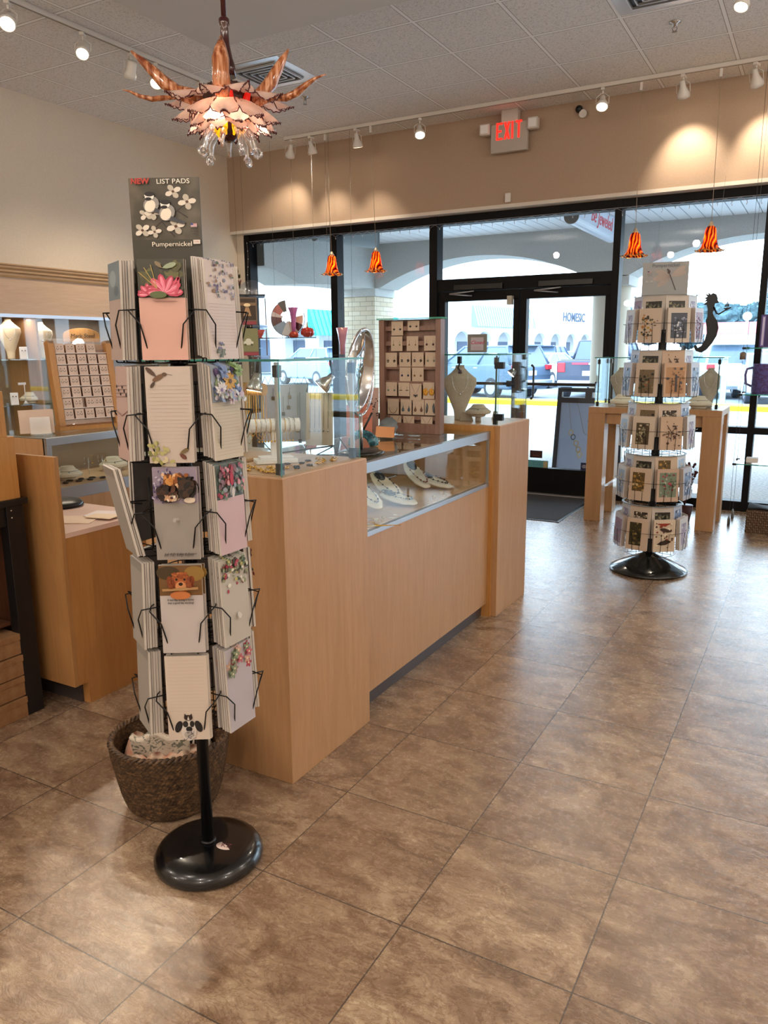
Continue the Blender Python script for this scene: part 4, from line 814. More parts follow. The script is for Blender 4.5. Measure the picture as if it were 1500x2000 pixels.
        for q in range(16):
            cx, cz = rn.uniform(-w+.01, w-.01), h-0.008-abs(rn.gauss(0, .035)); c_ = rn.choice(['#b05a62', '#a83a4a', '#c29a86', '#7f8a70'])
            for p in range(5): ar.petal(cx, cz, .014, .008, p*1.256, c_)
            ar.ell(cx, cz, .003, .003, '#e0cfa8')
    elif kind == 'blue':
        ar.rect(-w, w, 0, h, '#a7948b'); head('#6b7a82'); ar.ell(-.01, top+.05, .03, .02, '#8a979c'); ar.ell(.02, top+.02, .02, .012, '#55646c')
    elif kind == 'music':
        ar.rect(-w, w, 0, h, '#b39a92')
        for q in range(4): ar.line([(-w, h-.05-q*.009), (w, h-.045-q*.009)], .0012, '#4e3c38')
        for q in range(6): ar.ell(-w+.01+q*.018, h-.05-(q % 3)*.009, .006, .004, '#2c2422')
        ar.line([(-w, .12), (0, .11), (w, .125)], .002, '#7c5a58')
    else:
        ar.rect(-w, w, 0, h, '#9b958c'); ar.rect(-w, w, h*0.9, h, '#8a857c')
    return ar
PROTO = {}
def pad(kind, loc, rot, label, group=None, thick=0.006):
    if kind not in PROTO:
        o = MB().box(-PDW/2, PDW/2, -0.003, 0.003, 0, PDH).build('list_pad', PAPER); PROTO[kind] = o; padart(kind).build('printed_sheet', o)
        MB().box(-PDW/2, PDW/2, 0.0031, 0.0045, 0, PDH).build('backing_card', mat('#5a5049', 0.6), o)
    else: o = dup(PROTO[kind])
    o.location = loc; o.rotation_euler = rot; tag(o, label, 'list pad', group)
    if group is None and 'group' in o: del o['group']
    return o
tiern = ['top', 'second', 'third', 'fourth', 'bottom']
side = {0: 'front facing', 1: 'right front', 2: 'left', 3: 'far right', 4: 'rear', 5: 'left rear'}
fronts = {(0, 0): ('lily', 'pink list pad with red lily and hummingbird header, front of the top tier'), (1, 0): ('fairy', 'pale list pad with scattered violet flowers header in the top tier, right front pocket'), (2, 0): ('blue', 'list pad with blue grey header in the top tier, left pocket'),
 (0, 1): ('hummingbird', 'cream list pad with brown hummingbird in its corner, front of the second tier'), (1, 1): ('flowers', 'list pad with bright mixed flower header in the second tier, right front pocket'), (2, 1): ('music', 'pinkish list pad crossed by dark branch lines in the second tier, left pocket'),
 (0, 2): ('puppies', 'grey list pad with two sleeping puppies header, front of the third tier'), (1, 2): ('roses', 'pink list pad with red bird and roses header in the third tier, right front pocket'), (2, 2): ('plain', 'plain grey list pad leaning furthest out of the third tier, left pocket'),
 (0, 3): ('retriever', 'list pad with golden dog carrying a stick, front of the fourth tier'), (1, 3): ('garden', 'list pad with red and white garden flower header in the fourth tier, right front pocket'), (2, 3): ('plain', 'plain grey list pad at the front of the fourth tier, left pocket'),
 (0, 4): ('hound', 'cream list pad with spotted dog and cat face at its foot, bottom tier front'), (1, 4): ('pinkblossom', 'list pad with pink blossom header in the bottom tier, right front pocket'), (2, 4): ('plain', 'plain pad at the front of the bottom tier, left pocket')}
rn = random.Random(21); ordn = ['first', 'second', 'third', 'fourth', 'fifth', 'sixth']
for k, (z0, z1) in enumerate(TR):
    for s in range(6):
        a_ = ANG[s]; az = caz+a_; nP = {0: 4, 1: 6, 2: 5, 3: 3, 4: 2, 5: 2}[s]
        kind, lab = fronts.get((s, k), (['plain', 'roses', 'fairy', 'garden', 'music'][(k+s) % 5], None))
        if (s, k) == (2, 2): nP = 3
        for j in range(nP):
            # j = 0 is the front pad
            lean = 0.03+0.006*j+(0.16 if (s, k) == (2, 2) else 0)+rn.uniform(-.004, .004)
            r = PR+0.036-0.0062*j*(1.15 if s else 0.9); sh = rn.uniform(-.003, .003)+(0.0014*j if s == 0 else 0)
            dx = -0.005 if s == 1 else 0
            p = Vector((RX+r*cos(az)+(sh+dx)*cos(az+pi/2), RY+r*sin(az)+(sh+dx)*sin(az+pi/2), z0+0.001+rn.uniform(0, .002)+0.002*j*(s == 1)))
            if (s, k) == (2, 2): r2 = r+0.03; 
            if j == 0 and lab: pad(kind, p, (lean if (s, k) == (2, 2) else -0.035, 0, az+pi/2), lab)
            else:
                kd = kind if s != 0 else kind
                pad(kd, p, (lean if (s, k) == (2, 2) else -0.035+0.002*j, 0, az+pi/2), '%s list pad from the front in the %s pocket, %s tier' % (ordn[j], side[s], tiern[k]) if lab else '%s list pad from outside in the %s pocket of the %s tier' % (ordn[j], side[s], tiern[k]), 'list pads in the %s pocket of the %s tier' % (side[s], tiern[k]))

# ---------------------------------------------------------------- seagrass basket with fabric
BKX, BKY = -1.765, 1.70
t = thing('wicker_basket', 'round dark brown woven basket on the floor behind the front spinner rack', 'basket', (BKX, BKY, 0))
WICK = NM('seagrass_weave', 0.55)
sx = WICK.add('TexWave'); WICK.link(WICK.co.outputs['Object'], sx.inputs['Vector']); sx.inputs['Scale'].default_value = 40
wk = WICK.noise(WICK.mapping((1, 1, 2)), 55, 4, 0.7); WICK.color(WICK.ramp(wk.outputs['Fac'], [(0.32, '#24170d'), (0.5, '#463220'), (0.66, '#77593a')])); WICK = WICK.m
def basket(t, prof, nst=84, sx=1, sy=1, holes=True, rope=0.0042):
    """coiled rope rows with an upright twist on each row"""
    m = MB(); nr = len(prof)
    def fn(u, v):
        i = v*(nr-1); a0 = int(min(nr-2, i)); f = i-a0; r_ = prof[a0][0]*(1-f)+prof[a0+1][0]*f; z_ = prof[a0][1]*(1-f)+prof[a0+1][1]*f
        a = 2*pi*u; row = int(v*30); rr = r_+0.0035*abs(sin(nst*a/2+(row % 2)*pi/2))*(1 if v < 1 else 0)+0.0028*abs(sin(v*30*pi))
        return Vector((rr*cos(a)*sx, rr*sin(a)*sy, z_))
    m.grid(fn, nst*4, 60, True, True).build('wall', WICK, t, solid=0.008)
    MB().lathe([(prof[0][0]*0.99, 0.004), (0, 0.004)], 48, sx=sx, sy=sy).build('bottom', WICK, t, solid=0.004)
    R_, z_ = prof[-1]
    rim = MB()
    for ph in (0, pi): rim.tube([((R_+0.006*cos(q*0.9+ph))*cos(2*pi*q/220)*sx, (R_+0.006*cos(q*0.9+ph))*sin(2*pi*q/220)*sy, z_+0.006*sin(q*0.9+ph)) for q in range(220)], 0.006, 6, closed=True)
    rim.build('rim', WICK, t)
basket(t, [(0.118, 0.0), (0.140, 0.02), (0.156, 0.07), (0.170, 0.14), (0.180, 0.20), (0.184, 0.24)])
o = tag(MB().grid(lambda u, v: Vector((0.155*v*cos(2*pi*u), 0.155*v*sin(2*pi*u), 0.165+0.035*sin(9*u*pi)*v+0.02*cos(23*v*u)+0.02*(1-v))), 48, 14, True, False).build('folded_fabric', None or mat('#c7a892', 0.8), solid=0.006, loc=(BKX, BKY, 0)), 'pink and cream printed fabric crumpled inside the woven basket', 'fabric')
FAB = NM('floral_fabric', 0.85); v_ = FAB.add('TexVoronoi', Scale=26.0); FAB.link(FAB.co.outputs['Object'], v_.inputs['Vector']); FAB.color(FAB.ramp(v_.outputs['Distance'], [(0.1, '#7c4a38'), (0.3, '#a98c78'), (0.5, '#d9bfa6'), (0.8, '#d29a80')])); o.data.materials[0] = FAB.m
FB2 = NM('leaf_fabric', 0.85); v_ = FB2.noise(FB2.mapping(), 30, 2, 0.5, 2.0); FB2.color(FB2.ramp(v_.outputs['Fac'], [(0.42, '#7a7a6c'), (0.47, '#cfc3b2'), (0.9, '#d8ccba')]))
tag(MB().grid(lambda u, v: Vector((-0.02+0.09*(u-0.5)*2, -0.03-0.03*v, 0.17+0.10*v+0.012*sin(12*u+3*v))), 20, 10).build('leaf_print_fabric', FB2.m, solid=0.02, loc=(BKX, BKY, 0), rot=(0, 0, 0.6)), 'grey leaf print fabric standing up inside the woven basket', 'fabric')
ST = NM('striped_fabric', 0.8); v_ = ST.add('TexWave', Scale=22.0, Distortion=3.0); ST.link(ST.co.outputs['Object'], v_.inputs['Vector']); ST.color(ST.ramp(v_.outputs['Fac'], [(0.45, '#17130f'), (0.55, '#d9d0c0')]))
tag(MB().grid(lambda u, v: Vector((0.05*(u-0.5)*2, 0.02*sin(4*u), 0.18+0.13*v)), 10, 8).build('zebra_print_fabric', ST.m, solid=0.015, loc=(BKX+0.09, BKY+0.02, 0), rot=(0, 0, 0.6)), 'black and cream striped fabric roll at the right of the woven basket', 'fabric')

# ================================================================ greeting-card spinner rack
QX, QY = -0.904, 5.268
qaz = atan2(-QY, -QX)
qk = thing('card_rack', 'tall black wire spinner rack of greeting cards near the display table', 'rack', (QX, QY, 0))
MB().lathe([(0.0, 0.0), (0.245, 0.0), (0.252, 0.012), (0.245, 0.020), (0.16, 0.065), (0.07, 0.105), (0.03, 0.125), (0.0, 0.125)], 56).build('base', mat('#0a0d0d', 0.18, 0, 0.5, 0.4), qk)
MB().lathe([(0.016, 0.12), (0.016, 1.82)], 16).build('pole', BLACK, qk)
QT = [1.500, 1.172, 0.842, 0.512, 0.185]
QA = [radians(-22+45*k) for k in range(8)]
QR = 0.225
for k, z0 in enumerate(QT):
    sp = MB()
    for a_ in QA:
        M = Rz(qaz+a_+pi/2)
        for s in (-1, 1):
            sp.tube([M @ Vector(p) for p in [(s*0.024, -QR-0.004, z0-0.006), (s*0.024, -QR-0.012, z0+0.115), (s*0.092, -QR-0.002, z0+0.116)]], 0.0016, 5)
            sp.tube([M @ Vector(p) for p in [(s*0.024, -QR-0.004, z0-0.006), (s*0.024, -QR+0.07, z0-0.006), (s*0.024, -QR+0.07, z0-0.05)]], 0.0015, 5)
        sp.tube([M @ Vector(p) for p in [(0, -QR+0.07, z0-0.055), (0, -0.0, z0-0.055)]], 0.0015, 5)
    for zz, rr_ in ((z0-0.006, QR-0.06), (z0-0.055, QR-0.06), (z0+0.2, QR-0.05)): sp.tube([(rr_*cos(2*pi*q/32), rr_*sin(2*pi*q/32), zz) for q in range(32)], 0.0017, 5, closed=True)
    sp.build('wire_tier', WIRE, qk)
    MB().lathe([(0.0, z0-0.075), (0.024, z0-0.075), (0.027, z0-0.05), (0.024, z0+0.055), (0.016, z0+0.07)], 16).build('hub', BLACK, qk)
    MB().lathe([(QR-0.045, z0+0.285), (QR-0.032, z0+0.285)], 32, cap=False).build('ring_plate', mat('#6f7a7c', 0.3, 0.3), qk, solid=0.002)
def artmat(name, cols, scale, dist=1.0, kind='noise'):
    n_ = NM(name, 0.4)
    v = n_.noise(n_.mapping(), scale, 5, 0.6, dist) if kind == 'noise' else n_.add('TexVoronoi', Scale=scale)
    if kind != 'noise': n_.link(n_.co.outputs['Object'], v.inputs['Vector'])
    n_.color(n_.ramp(v.outputs[0] if kind != 'noise' else v.outputs['Fac'], [(0.28+0.45*i/(len(cols)-1), c) for i, c in enumerate(cols)], 'LINEAR' if kind == 'noise' else 'CONSTANT')); return n_.m
CW, CHh = 0.140, 0.205
CD = mat('#cdbfb2', 0.55)
def card_art(i):
    ar = Art(-0.0016); w = CW/2; h = CHh; rn = random.Random(i*7+1)
    bgc, picc, blobs, rect = [
        ('#bfae9c', None, ['#4f4a20', '#b08a2a', '#7c5a2c', '#2f2a18', '#a8702c'], (-.052, .052, .02, .17)),
        ('#bdb3a8', '#3c4452', ['#c2c6ce', '#5a6478', '#222a38', '#7f88a0'], (-.05, .05, .025, .175)),
        ('#bfae9c', '#6b5a40', ['#2f3a22', '#a0522c', '#5c4a2c', '#201c12', '#8a7c58'], (-.045, .05, .02, .165)),
        ('#b89a80', '#a8805c', ['#7c5a44', '#c09a74', '#4e4a4c', '#8f6a4c'], (-.058, .058, .02, .18)),
        ('#c7b9a8', '#4a3c2a', ['#b9ae8e', '#6a5a3c', '#241c14', '#8a8468'], (-.045, .04, .03, .165)),
        ('#b9a08a', None, ['#5a4030', '#8a6a54', '#3a2a24', '#a08a74'], (-.06, .06, .02, .18)),
        ('#c2ae9a', '#5c4a26', ['#a8823a', '#3c301c', '#7c5a30', '#c2a878'], (-.05, .03, .06, .18)),
        ('#b59c8a', '#6f7c6a', ['#a03444', '#4a5a48', '#a9b09c', '#7c2c3a'], (-.055, .055, .03, .185)),
        ('#c4b09c', '#33301c', ['#6a5a2c', '#17150e', '#8a7a48', '#4a4222'], (-.05, .03, .03, .18)),
        ('#c9b8a4', '#c2b29c', ['#3a1c12', '#7c3018', '#d8cdb8', '#5a3620', '#d8cdb8'], (-.06, .06, .015, .19)),
        ('#a8a4ac', '#5a6a88', ['#c8ccd4', '#3c4a68', '#8a90a8'], (-.05, .05, .03, .175)),
        ('#b9aeb0', '#7c2c34', ['#a04a50', '#3c2024', '#5c5a6c'], (-.055, .055, .02, .18)),
        ('#c2bdb6', '#8a9ab0', ['#c8a860', '#5a7090', '#d9d4c8'], (-.05, .05, .03, .18)),
        ('#bdb8b4', '#9a8a9c', ['#6a5a70', '#b0a0b4', '#c8c4c0'], (-.04, .04, .03, .17)),
        ('#b9b2aa', '#23221c', ['#5a5a48', '#8a8468', '#11110e'], (-.05, .05, .10, .17)),
        ('#c4b5a6', '#1f1a16', ['#8a7c68', '#c8c0b0', '#3c342c'], (-.045, .045, .11, .165))][i]
    ar.rect(-w, w, 0, h, bgc); x0, x1, z0, z1 = rect
    if picc: ar.rect(x0, x1, z0, z1, picc)
    for q in range(34):
        rx, rz = rn.uniform(.003, .011), rn.uniform(.003, .010); ar.ell(min(x1-rx, max(x0+rx, rn.gauss((x0+x1)/2, (x1-x0)*.27))), min(z1-rx, max(z0+rx, rn.gauss((z0+z1)/2, (z1-z0)*.27))), rx, min(rz, rx*1.2), rn.choice(blobs), 0, 7)
    if i == 5:
        for q in range(5): ar.line([(0, .11), (.055*cos(q*1.256+.9), .11+.055*sin(q*1.256+.9))], .004, '#3a2a24')
    if i == 9: ar.poly([(-.055, .185), (.04, .185), (.0, .165), (-.03, .172)], '#8a2c1c'); ar.petal(-.05, .05, .09, .03, .2, '#2a1812'); ar.petal(.045, .13, .08, .025, 2.9, '#33201a')
    if i == 3: ar.poly([(-.002, .03), (.012, .03), (.010, .13), (.0, .14)], '#3c3a40')
    return ar
PC = {}
nice = ['bouquet of yellow and brown flowers', 'blue flowers drawn on a grey ground', 'hummingbird over orange garden flowers', 'tan picture of a dark standing figure', 'pale heron carved picture on brown', 'sketched starfish on tan paper', 'golden autumn garden picture', 'red foxglove on a green ground', 'green wicker garden picture', 'dark bird shapes under a red sun', 'slate blue picture', 'deep red picture', 'blue and yellow sky picture', 'lilac picture', 'dark landscape strip', 'black picture above white mount']
def gcard(kind, p, rot, label, group=None):
    if kind not in PC:
        o = MB().box(-CW/2, CW/2, -0.0015, 0.0015, 0, CHh).build('greeting_card', CD); card_art(kind).build('printed_front', o); PC[kind] = o
    else: o = dup(PC[kind])
    o.location = p; o.rotation_euler = rot; tag(o, label, 'greeting card', group)
    if group is None and 'group' in o: del o['group']
    return o
lay = {0: [0, 2, 4, 6, 8], 1: [1, 3, 5, 7, 9], 2: [11, 10, 13, 10, 13], 7: [13, 10, 12, 12, 11], 3: [12, 13, 10, 11, 12], 4: [6, 8, 0, 2, 4], 5: [3, 1, 7, 9, 5], 6: [10, 12, 11, 13, 10]}
bl = {0: [14, 14, 2, 14, 15], 1: [14, 5, 15, 6, 14], 2: [13, 13, 10, 12, 10], 7: [11, 10, 13, 13, 13]}
facen = ['front left', 'front right', 'right', 'rear right', 'rear', 'rear left', 'left rear', 'left']
for k, z0 in enumerate(QT):
    for s in range(8):
        az = qaz+QA[s]; kd = lay[s][k]; vis = s in (0, 1, 2, 7); nC = (5 if s in (2, 7) else 4) if vis else 1
        rot = (-0.05, 0, az+pi/2)
        for j in range(nC):
            r = QR-0.0055*j; p = (QX+r*cos(az), QY+r*sin(az), z0+0.0005*j)
            if j == 0: gcard(kd, p, rot, 'greeting card with %s, %s pocket of the card rack %s tier' % (nice[kd], facen[s], tiern[k]) if len(('greeting card with %s, %s pocket of the card rack %s tier' % (nice[kd], facen[s], tiern[k])).split()) <= 16 else '%s card, %s pocket, %s card rack tier' % (nice[kd], facen[s], tiern[k]))
            else: gcard(kd, p, rot, '%s greeting card from the front, %s lower pocket, %s card rack tier' % (ordn[j], facen[s], tiern[k]), 'cards in the %s pocket of the card rack %s tier' % (facen[s], tiern[k]))
        if vis:
            kb = bl[s][k]; r = QR-0.045; p = (QX+r*cos(az)*1.0, QY+r*sin(az), z0+0.078)
            gcard(kb, p, rot, '%s card, %s upper row, %s card rack tier' % (nice[kb], facen[s], tiern[k]))
# sign on top
t = thing('header_sign', 'pale grey sign with dragonfly drawing on top of the card rack', 'poster', (QX-0.005, QY-0.03, 1.775), 0)
t.rotation_euler = (0, 0, qaz+pi/2-0.02)
MB().box(-0.135, 0.135, 0, 0.004, 0, 0.215).build('card_board', mat('#8d908f', 0.5), t)
ar = Art(-0.0003); ar.rect(-0.135, 0.135, 0, 0.215, '#939696')
for a_, L in ((2.8, .10), (3.3, .11), (3.8, .10), (0.6, .10), (0.25, .09)): ar.petal(.035, .13, L, L*.34, a_, '#a89a92')
for q in range(14): ar.line([(.035, .13), (.035+.09*cos(2.7+q*.1), .13+.09*sin(2.7+q*.1))], .0006, '#8f827c')
ar.line([(.018, .16), (.028, .135), (.065, .045)], .005, '#3c3030'); ar.ell(.02, .155, .009, .012, '#3c2f30'); ar.ell(.013, .168, .006, .005, '#3c2f30')
ar.text('Pumpernickel', 0.0, 0.194, 0.021, '#5a6470', sx=0.97); ar.rect(-.105, -.08, .15, .163, '#b9babc')
for q in range(3): ar.rect(-.105, -.08, .151+q*.004, .153+q*.004, '#8a3a42')
ar.rect(-.105, -.095, .157, .163, '#3a4470'); ar.text('MADE IN', -.092, .143, .005, '#6a6a6e'); ar.text('THE USA', -.092, .135, .005, '#6a6a6e'); ar.rect(-.115, -.07, .095, .106, '#a4a6a6'); ar.text('5.99', -.093, .1, .006, '#6a5a5a'); ar.build('printed_face', t)
MB().lathe([(0.03, -0.002), (0.03, 0.004)], 16).build('foot', BLACK, t)
# mermaid silhouette hanging in the window
t = thing('mermaid_ornament', 'black metal mermaid silhouette holding a sailboat, hanging beside the card rack', 'ornament', (-0.79, 6.55, 1.44))
def P2(pts, s=1.0): return [(x*s, z*s) for x, z in pts]
body = [(-.105, .03), (-.085, .0), (-.045, -.012), (-.01, .01), (.03, .06), (.06, .12), (.07, .18), (.058, .235), (.035, .265), (.022, .29), (.018, .305), (.035, .33), (.028, .35), (.03, .37), (.06, .375), (.048, .395), (.048, .41), (.035, .44), (.01, .452), (-.005, .44), (-.03, .46), (-.022, .44), (-.05, .445), (-.03, .425), (-.055, .41), (-.035, .405), (-.05, .385), (-.03, .388), (-.055, .36), (-.03, .36), (-.022, .33), (-.02, .30), (-.02, .27), (-.03, .24), (-.02, .19), (-.015, .14), (-.025, .09), (-.05, .04), (-.075, .025), (-.085, .045), (-.10, .05)]
MB().prism(P2(body, 0.96), 0, 0.004, 'y').build('silhouette', BLACK, t)
MB().tube([(.02, .002, .33), (.045, .002, .282), (.06, .002, .275), (.10, .002, .30), (.145, .002, .322)], [.008, .006, .006, .005, .004], 6).build('arm', BLACK, t)
MB().prism([(.09, .318), (.145, .326), (.115, .306), (.10, .308)], 0, .004, 'y').prism([(.098, .328), (.112, .368), (.112, .328)], 0, .004, 'y').prism([(.116, .328), (.116, .372), (.132, .33)], 0, .004, 'y').tube([(.114, .002, .32), (.114, .002, .375), (.12, .002, .382)], .0015, 5).build('sailboat', BLACK, t)
MB().tube([(0, 0.002, .43), (0, 0.3, 1.32)], 0.0008, 5).build('thread', mat('#a0a0a0', 0.4), t)
# ================================================================ jewelry displays
LIN = NM('linen_display', 0.85); ln = LIN.noise(LIN.mapping((1, 1, 1)), 220, 2, 0.6); LIN.color(LIN.ramp(ln.outputs['Fac'], [(0.3, '#a3988a'), (0.7, '#b9aea0')])); LIN = LIN.m
IVORY = mat('#dfd3c2', 0.7); WLEA = mat('#e4e3e6', 0.5)
def shell(m, rows, n=20, depth=0.4, M=None):
    """closed form whose width follows rows of (z, halfwidth, y offset, depth factor)"""
    def fn(u, v):
        i = v*(len(rows)-1); a0 = int(min(len(rows)-2, i)); f = i-a0; f = f*f*(3-2*f)
        z, w, yo, d = [rows[a0][q]*(1-f)+rows[a0+1][q]*f for q in range(4)]
        a = 2*pi*u; p = Vector((w*cos(a), yo+w*d*sin(a), z)); return M @ p if M is not None else p
    m.grid(fn, n, (len(rows)-1)*4, True, True); return m
def necklace(parent, w, zt, zb, y, mt, name='necklace', r=0.0012, pend=True):
    m = MB().tube([(w*cos(pi*q/14), y-0.008*sin(pi*q/14), zt-(zt-zb)*sin(pi*q/14)**0.8) for q in range(15)], r, 6)
    if pend: m.ball((0, y-0.010, zb-0.006), 0.006, 8, 6)
    return m.build(name, mt, parent)
def bust(loc, label, h=0.30, s=1.0, rz=0, mt=LIN, group=None, rx=0):
    t = thing('necklace_bust', label, 'necklace display', loc, rz, group, rot=(rx, 0, rz))
    shell(MB(), [(0, .001, 0, .5), (0, .028*s, 0, .8), (h*.18, .034*s, 0, .6), (h*.45, .068*s, 0, .38), (h*.66, .095*s, 0, .34), (h*.76, .092*s, 0, .36), (h*.87, .05*s, .004, .5), (h*.95, .026*s, .008, .8), (h, .024*s, .01, .9), (h, .0005, .01, .9)]).build('form', mt, t)
    necklace(t, .045*s, h*.86, h*.5, -.034*s, SILVER)
    return t
def collar(loc, label, s=1.0, rz=0, mt=IVORY, group=None):
    t = thing('necklace_collar', label, 'necklace display', loc, rz, group)
    shell(MB(), [(0, .001, 0, .8), (0, .045*s, 0, .8), (.012*s, .05*s, 0, .8), (.02*s, .08*s, 0, .8), (.035*s, .085*s, 0, .75), (.06*s, .05*s, .006, .8), (.078*s, .036*s, .01, .85), (.078*s, .002*s, .01, .85)], 24).build('form', mt, t)
    m = MB().tube([(.062*s*cos(a), .062*s*.78*sin(a)+.004, .052*s) for a in [pi+.2+(pi-.4)*q/16 for q in range(17)]], .0016, 6).ball((0, -.047*s, .045*s), .006, 8, 6); m.build('necklace', STEEL, t)
    return t
def lying(loc, label, rz, L=0.22, w=0.06, lift=0.35, mt=IVORY, dark=None, group=None):
    t = thing('necklace_bust', label, 'necklace display', loc, 0, group, rot=(-pi/2+lift, 0, rz))
    shell(MB(), [(0, .001, 0, .3), (0.004, .02, 0, .3), (L*.2, w*.85, 0, .22), (L*.45, w, 0, .2), (L*.75, w*.8, 0, .25), (L*.95, w*.45, .0, .4), (L, w*.3, 0, .4), (L, .001, 0, .4)]).build('form', mt, t)
    MB().lathe([(0.0, 0.0), (w*.42, 0.0), (w*.42, .004), (0, .005)], 24, T(0, -w*.26, L*.80) @ Rx(pi/2+0.12) @ Matrix.Diagonal((1.0, 1.5, 1, 1))).build('neck_opening', mat('#2a2d33', 0.25), t)
    m = MB()
    for q in range(11): a = pi*q/10; m.ball((w*.55*cos(a), -w*.30, L*.62-.5*L*sin(a)), 0.0045 if dark else 0.003, 6, 5)
    m.tube([(w*.55*cos(pi*q/10), -w*.29, L*.62-.5*L*sin(pi*q/10)) for q in range(11)], .0012, 5)
    m.build('necklace', mat(dark or '#8a5a3c', 0.3, 0.3), t)
    return t
# --- near glass case
Z1 = 1.0735
t = thing('necklace_bar', 'wooden T-shaped bar hung with many gold chains in the near glass case', 'necklace display', (-1.88, 2.22, Z1))
MB().cyl((-0.15, 0, 0.262), (0.155, 0, 0.262), 0.021, n=20).build('bar', wood('light_wood', '#b98c58', '#caa06e', 'x'), t)
MB().cyl((-0.0, 0, 0.01), (-0.0, 0, 0.25), 0.013, n=16).build('stem', wood('light_wood_stem', '#b98c58', '#caa06e'), t); MB().cbox((0, 0, 0.006), (0.16, 0.11, 0.012)).build('foot', wood('light_wood_foot', '#b98c58', '#caa06e', 'x'), t, bevel=0.002)
rn = random.Random(4)
for k in range(26):
    x = -0.142+k*0.0115+rn.uniform(-.002, .002); L = rn.uniform(.12, .19)
    if abs(x) < 0.016: continue
    pts = [(x, -0.0235, 0.26-L), (x, -0.0235, 0.262)]+[(x, -0.0235*cos(a), 0.262+0.0235*sin(a)) for a in (0.6, 1.2, 1.9, 2.5)]+[(x, 0.0235, 0.262), (x, 0.02, 0.262-L), (x, 0.0, 0.262-L-0.018)]
    MB().tube(pts, 0.0011 if k % 3 else 0.0016, 5, closed=True).build('gold_chain', GOLD if k % 5 else ROSEG, t)
t = thing('bracelet_roll', 'white leather bracelet roll on a stand, near glass case', 'bracelet display', (-1.70, 2.24, Z1), radians(48))
MB().cyl((-0.09, 0, 0.135), (0.09, 0, 0.135), 0.024, n=24).build('roll', WLEA, t); MB().cbox((0, 0, 0.065), (0.03, 0.02, 0.11)).build('stem', WLEA, t); MB().cbox((0, 0, 0.008), (0.15, 0.075, 0.016)).cbox((0, 0, 0.02), (0.12, 0.055, 0.010)).build('foot', WLEA, t, bevel=0.003)
for k in range(9): MB().tube([(-0.07+k*0.0175, 0.0262*cos(a), 0.135+0.0262*sin(a)) for a in [2*pi*q/20 for q in range(20)]], 0.0014, 5, closed=True).build('bracelet', SILVER if k % 3 else GOLD, t)
m = MB()
for k in range(12): m.tube([(-0.06+k*0.011, -0.02, 0.115), (-0.06+k*0.011, -0.021, 0.085)], .0009, 4); m.ball((-0.06+k*0.011, -0.021, 0.08), .004, 6, 5)
m.build('charm_fringe', GOLD, t)
t = thing('earring_tree', 'small white T stand with gold rings at the left in the near glass case', 'earring display', (-1.80, 2.12, Z1), radians(35))
MB().cbox((0, 0, 0.145), (0.06, 0.008, 0.008)).build('bar', WLEA, t); MB().cbox((0, 0, 0.07), (0.006, 0.006, 0.145)).build('stem', WLEA, t); MB().cbox((0, 0, 0.003), (0.05, 0.04, 0.006)).build('foot', WLEA, t)
for k in (-1, 1): MB().tube([(k*0.022, 0.014*cos(a), 0.13+0.014*sin(a)) for a in [2*pi*q/18 for q in range(18)]], 0.0022, 6, closed=True).build('ring', ROSEG, t)
for k, (x, y, s) in enumerate(((-1.80, 2.03, 1.0), (-1.755, 2.06, 0.8))):
    o = MB().prism([(-0.012, 0), (0.03, 0), (0.012, 0.075*s), (0.0, 0.075*s)], -0.018, 0.018, 'x').build('earring_ramp', WLEA, bevel=0.002, loc=(x, y, Z1), rot=(0, 0, radians(20)))
    tag(o, ['taller white slanted ear cuff stand at the near left of the glass case', 'shorter white slanted ear cuff stand at the near left of the glass case'][k], 'earring display'); MB().tube([(0.0+0.008*cos(a), -0.003, 0.05*s+0.012*sin(a)) for a in [2*pi*q/14 for q in range(13)]], 0.0012, 5).build('ear_cuff', GOLD, o)
def zig(mt, n_, w, h, z): return [( -w/2+w*q/(2*n_), 0, z+(h if q % 2 else 0)) for q in range(2*n_+1)]
t = thing('pendant_board', 'pale blue pendant board with zigzag wire top in the near glass case', 'necklace display', (-1.80, 2.435, Z1), 0, rot=(-0.10, 0, radians(24)))
MB().box(-0.09, 0.09, 0, 0.003, 0.05, 0.27).build('board', mat('#a9b0c4', 0.5), t); MB().tube(zig(0, 7, 0.18, 0.028, 0.272), 0.0016, 5).tube([(-0.09, 0.002, 0.27), (-0.09, 0.002, 0.05), (-0.06, 0.06, 0.0), (0.06, 0.06, 0.0), (0.09, 0.002, 0.05), (0.09, 0.002, 0.27)], 0.0022, 6).build('wire_frame', mat('#22283a', 0.3, 0.5), t)
for k, (x, z, L) in enumerate(((-0.045, 0.225, .03), (0.015, 0.19, .05), (0.02, 0.23, .03), (-0.005, 0.165, .06), (0.05, 0.10, .13), (0.06, 0.06, .18), (-0.03, 0.12, .05))):
    MB().tube([(x, -0.002, z), (x, -0.002, min(0.27, z+L))], 0.0007, 4).cbox((x, -0.003, z-0.008), (0.012, 0.003, 0.014)).build('pendant', mat(['#5a4632', '#6a5a48', '#7a6a50', '#40382e', '#8a7a60', '#3c3630', '#b0a890'][k], 0.4), t)
t = thing('necklace_ramp', 'slanting linen necklace ramp with black zigzag wire in the near glass case', 'necklace display', (-1.635, 2.425, Z1), 0, rot=(-0.20, 0, radians(24)))
MB().box(-0.052, 0.052, 0, 0.004, 0.045, 0.245).build('board', mat('#aca294', 0.9), t); MB().tube(zig(0, 8, 0.104, 0.026, 0.247), 0.0016, 5).build('zigzag_wire', mat('#26262c', 0.3, 0.5), t)
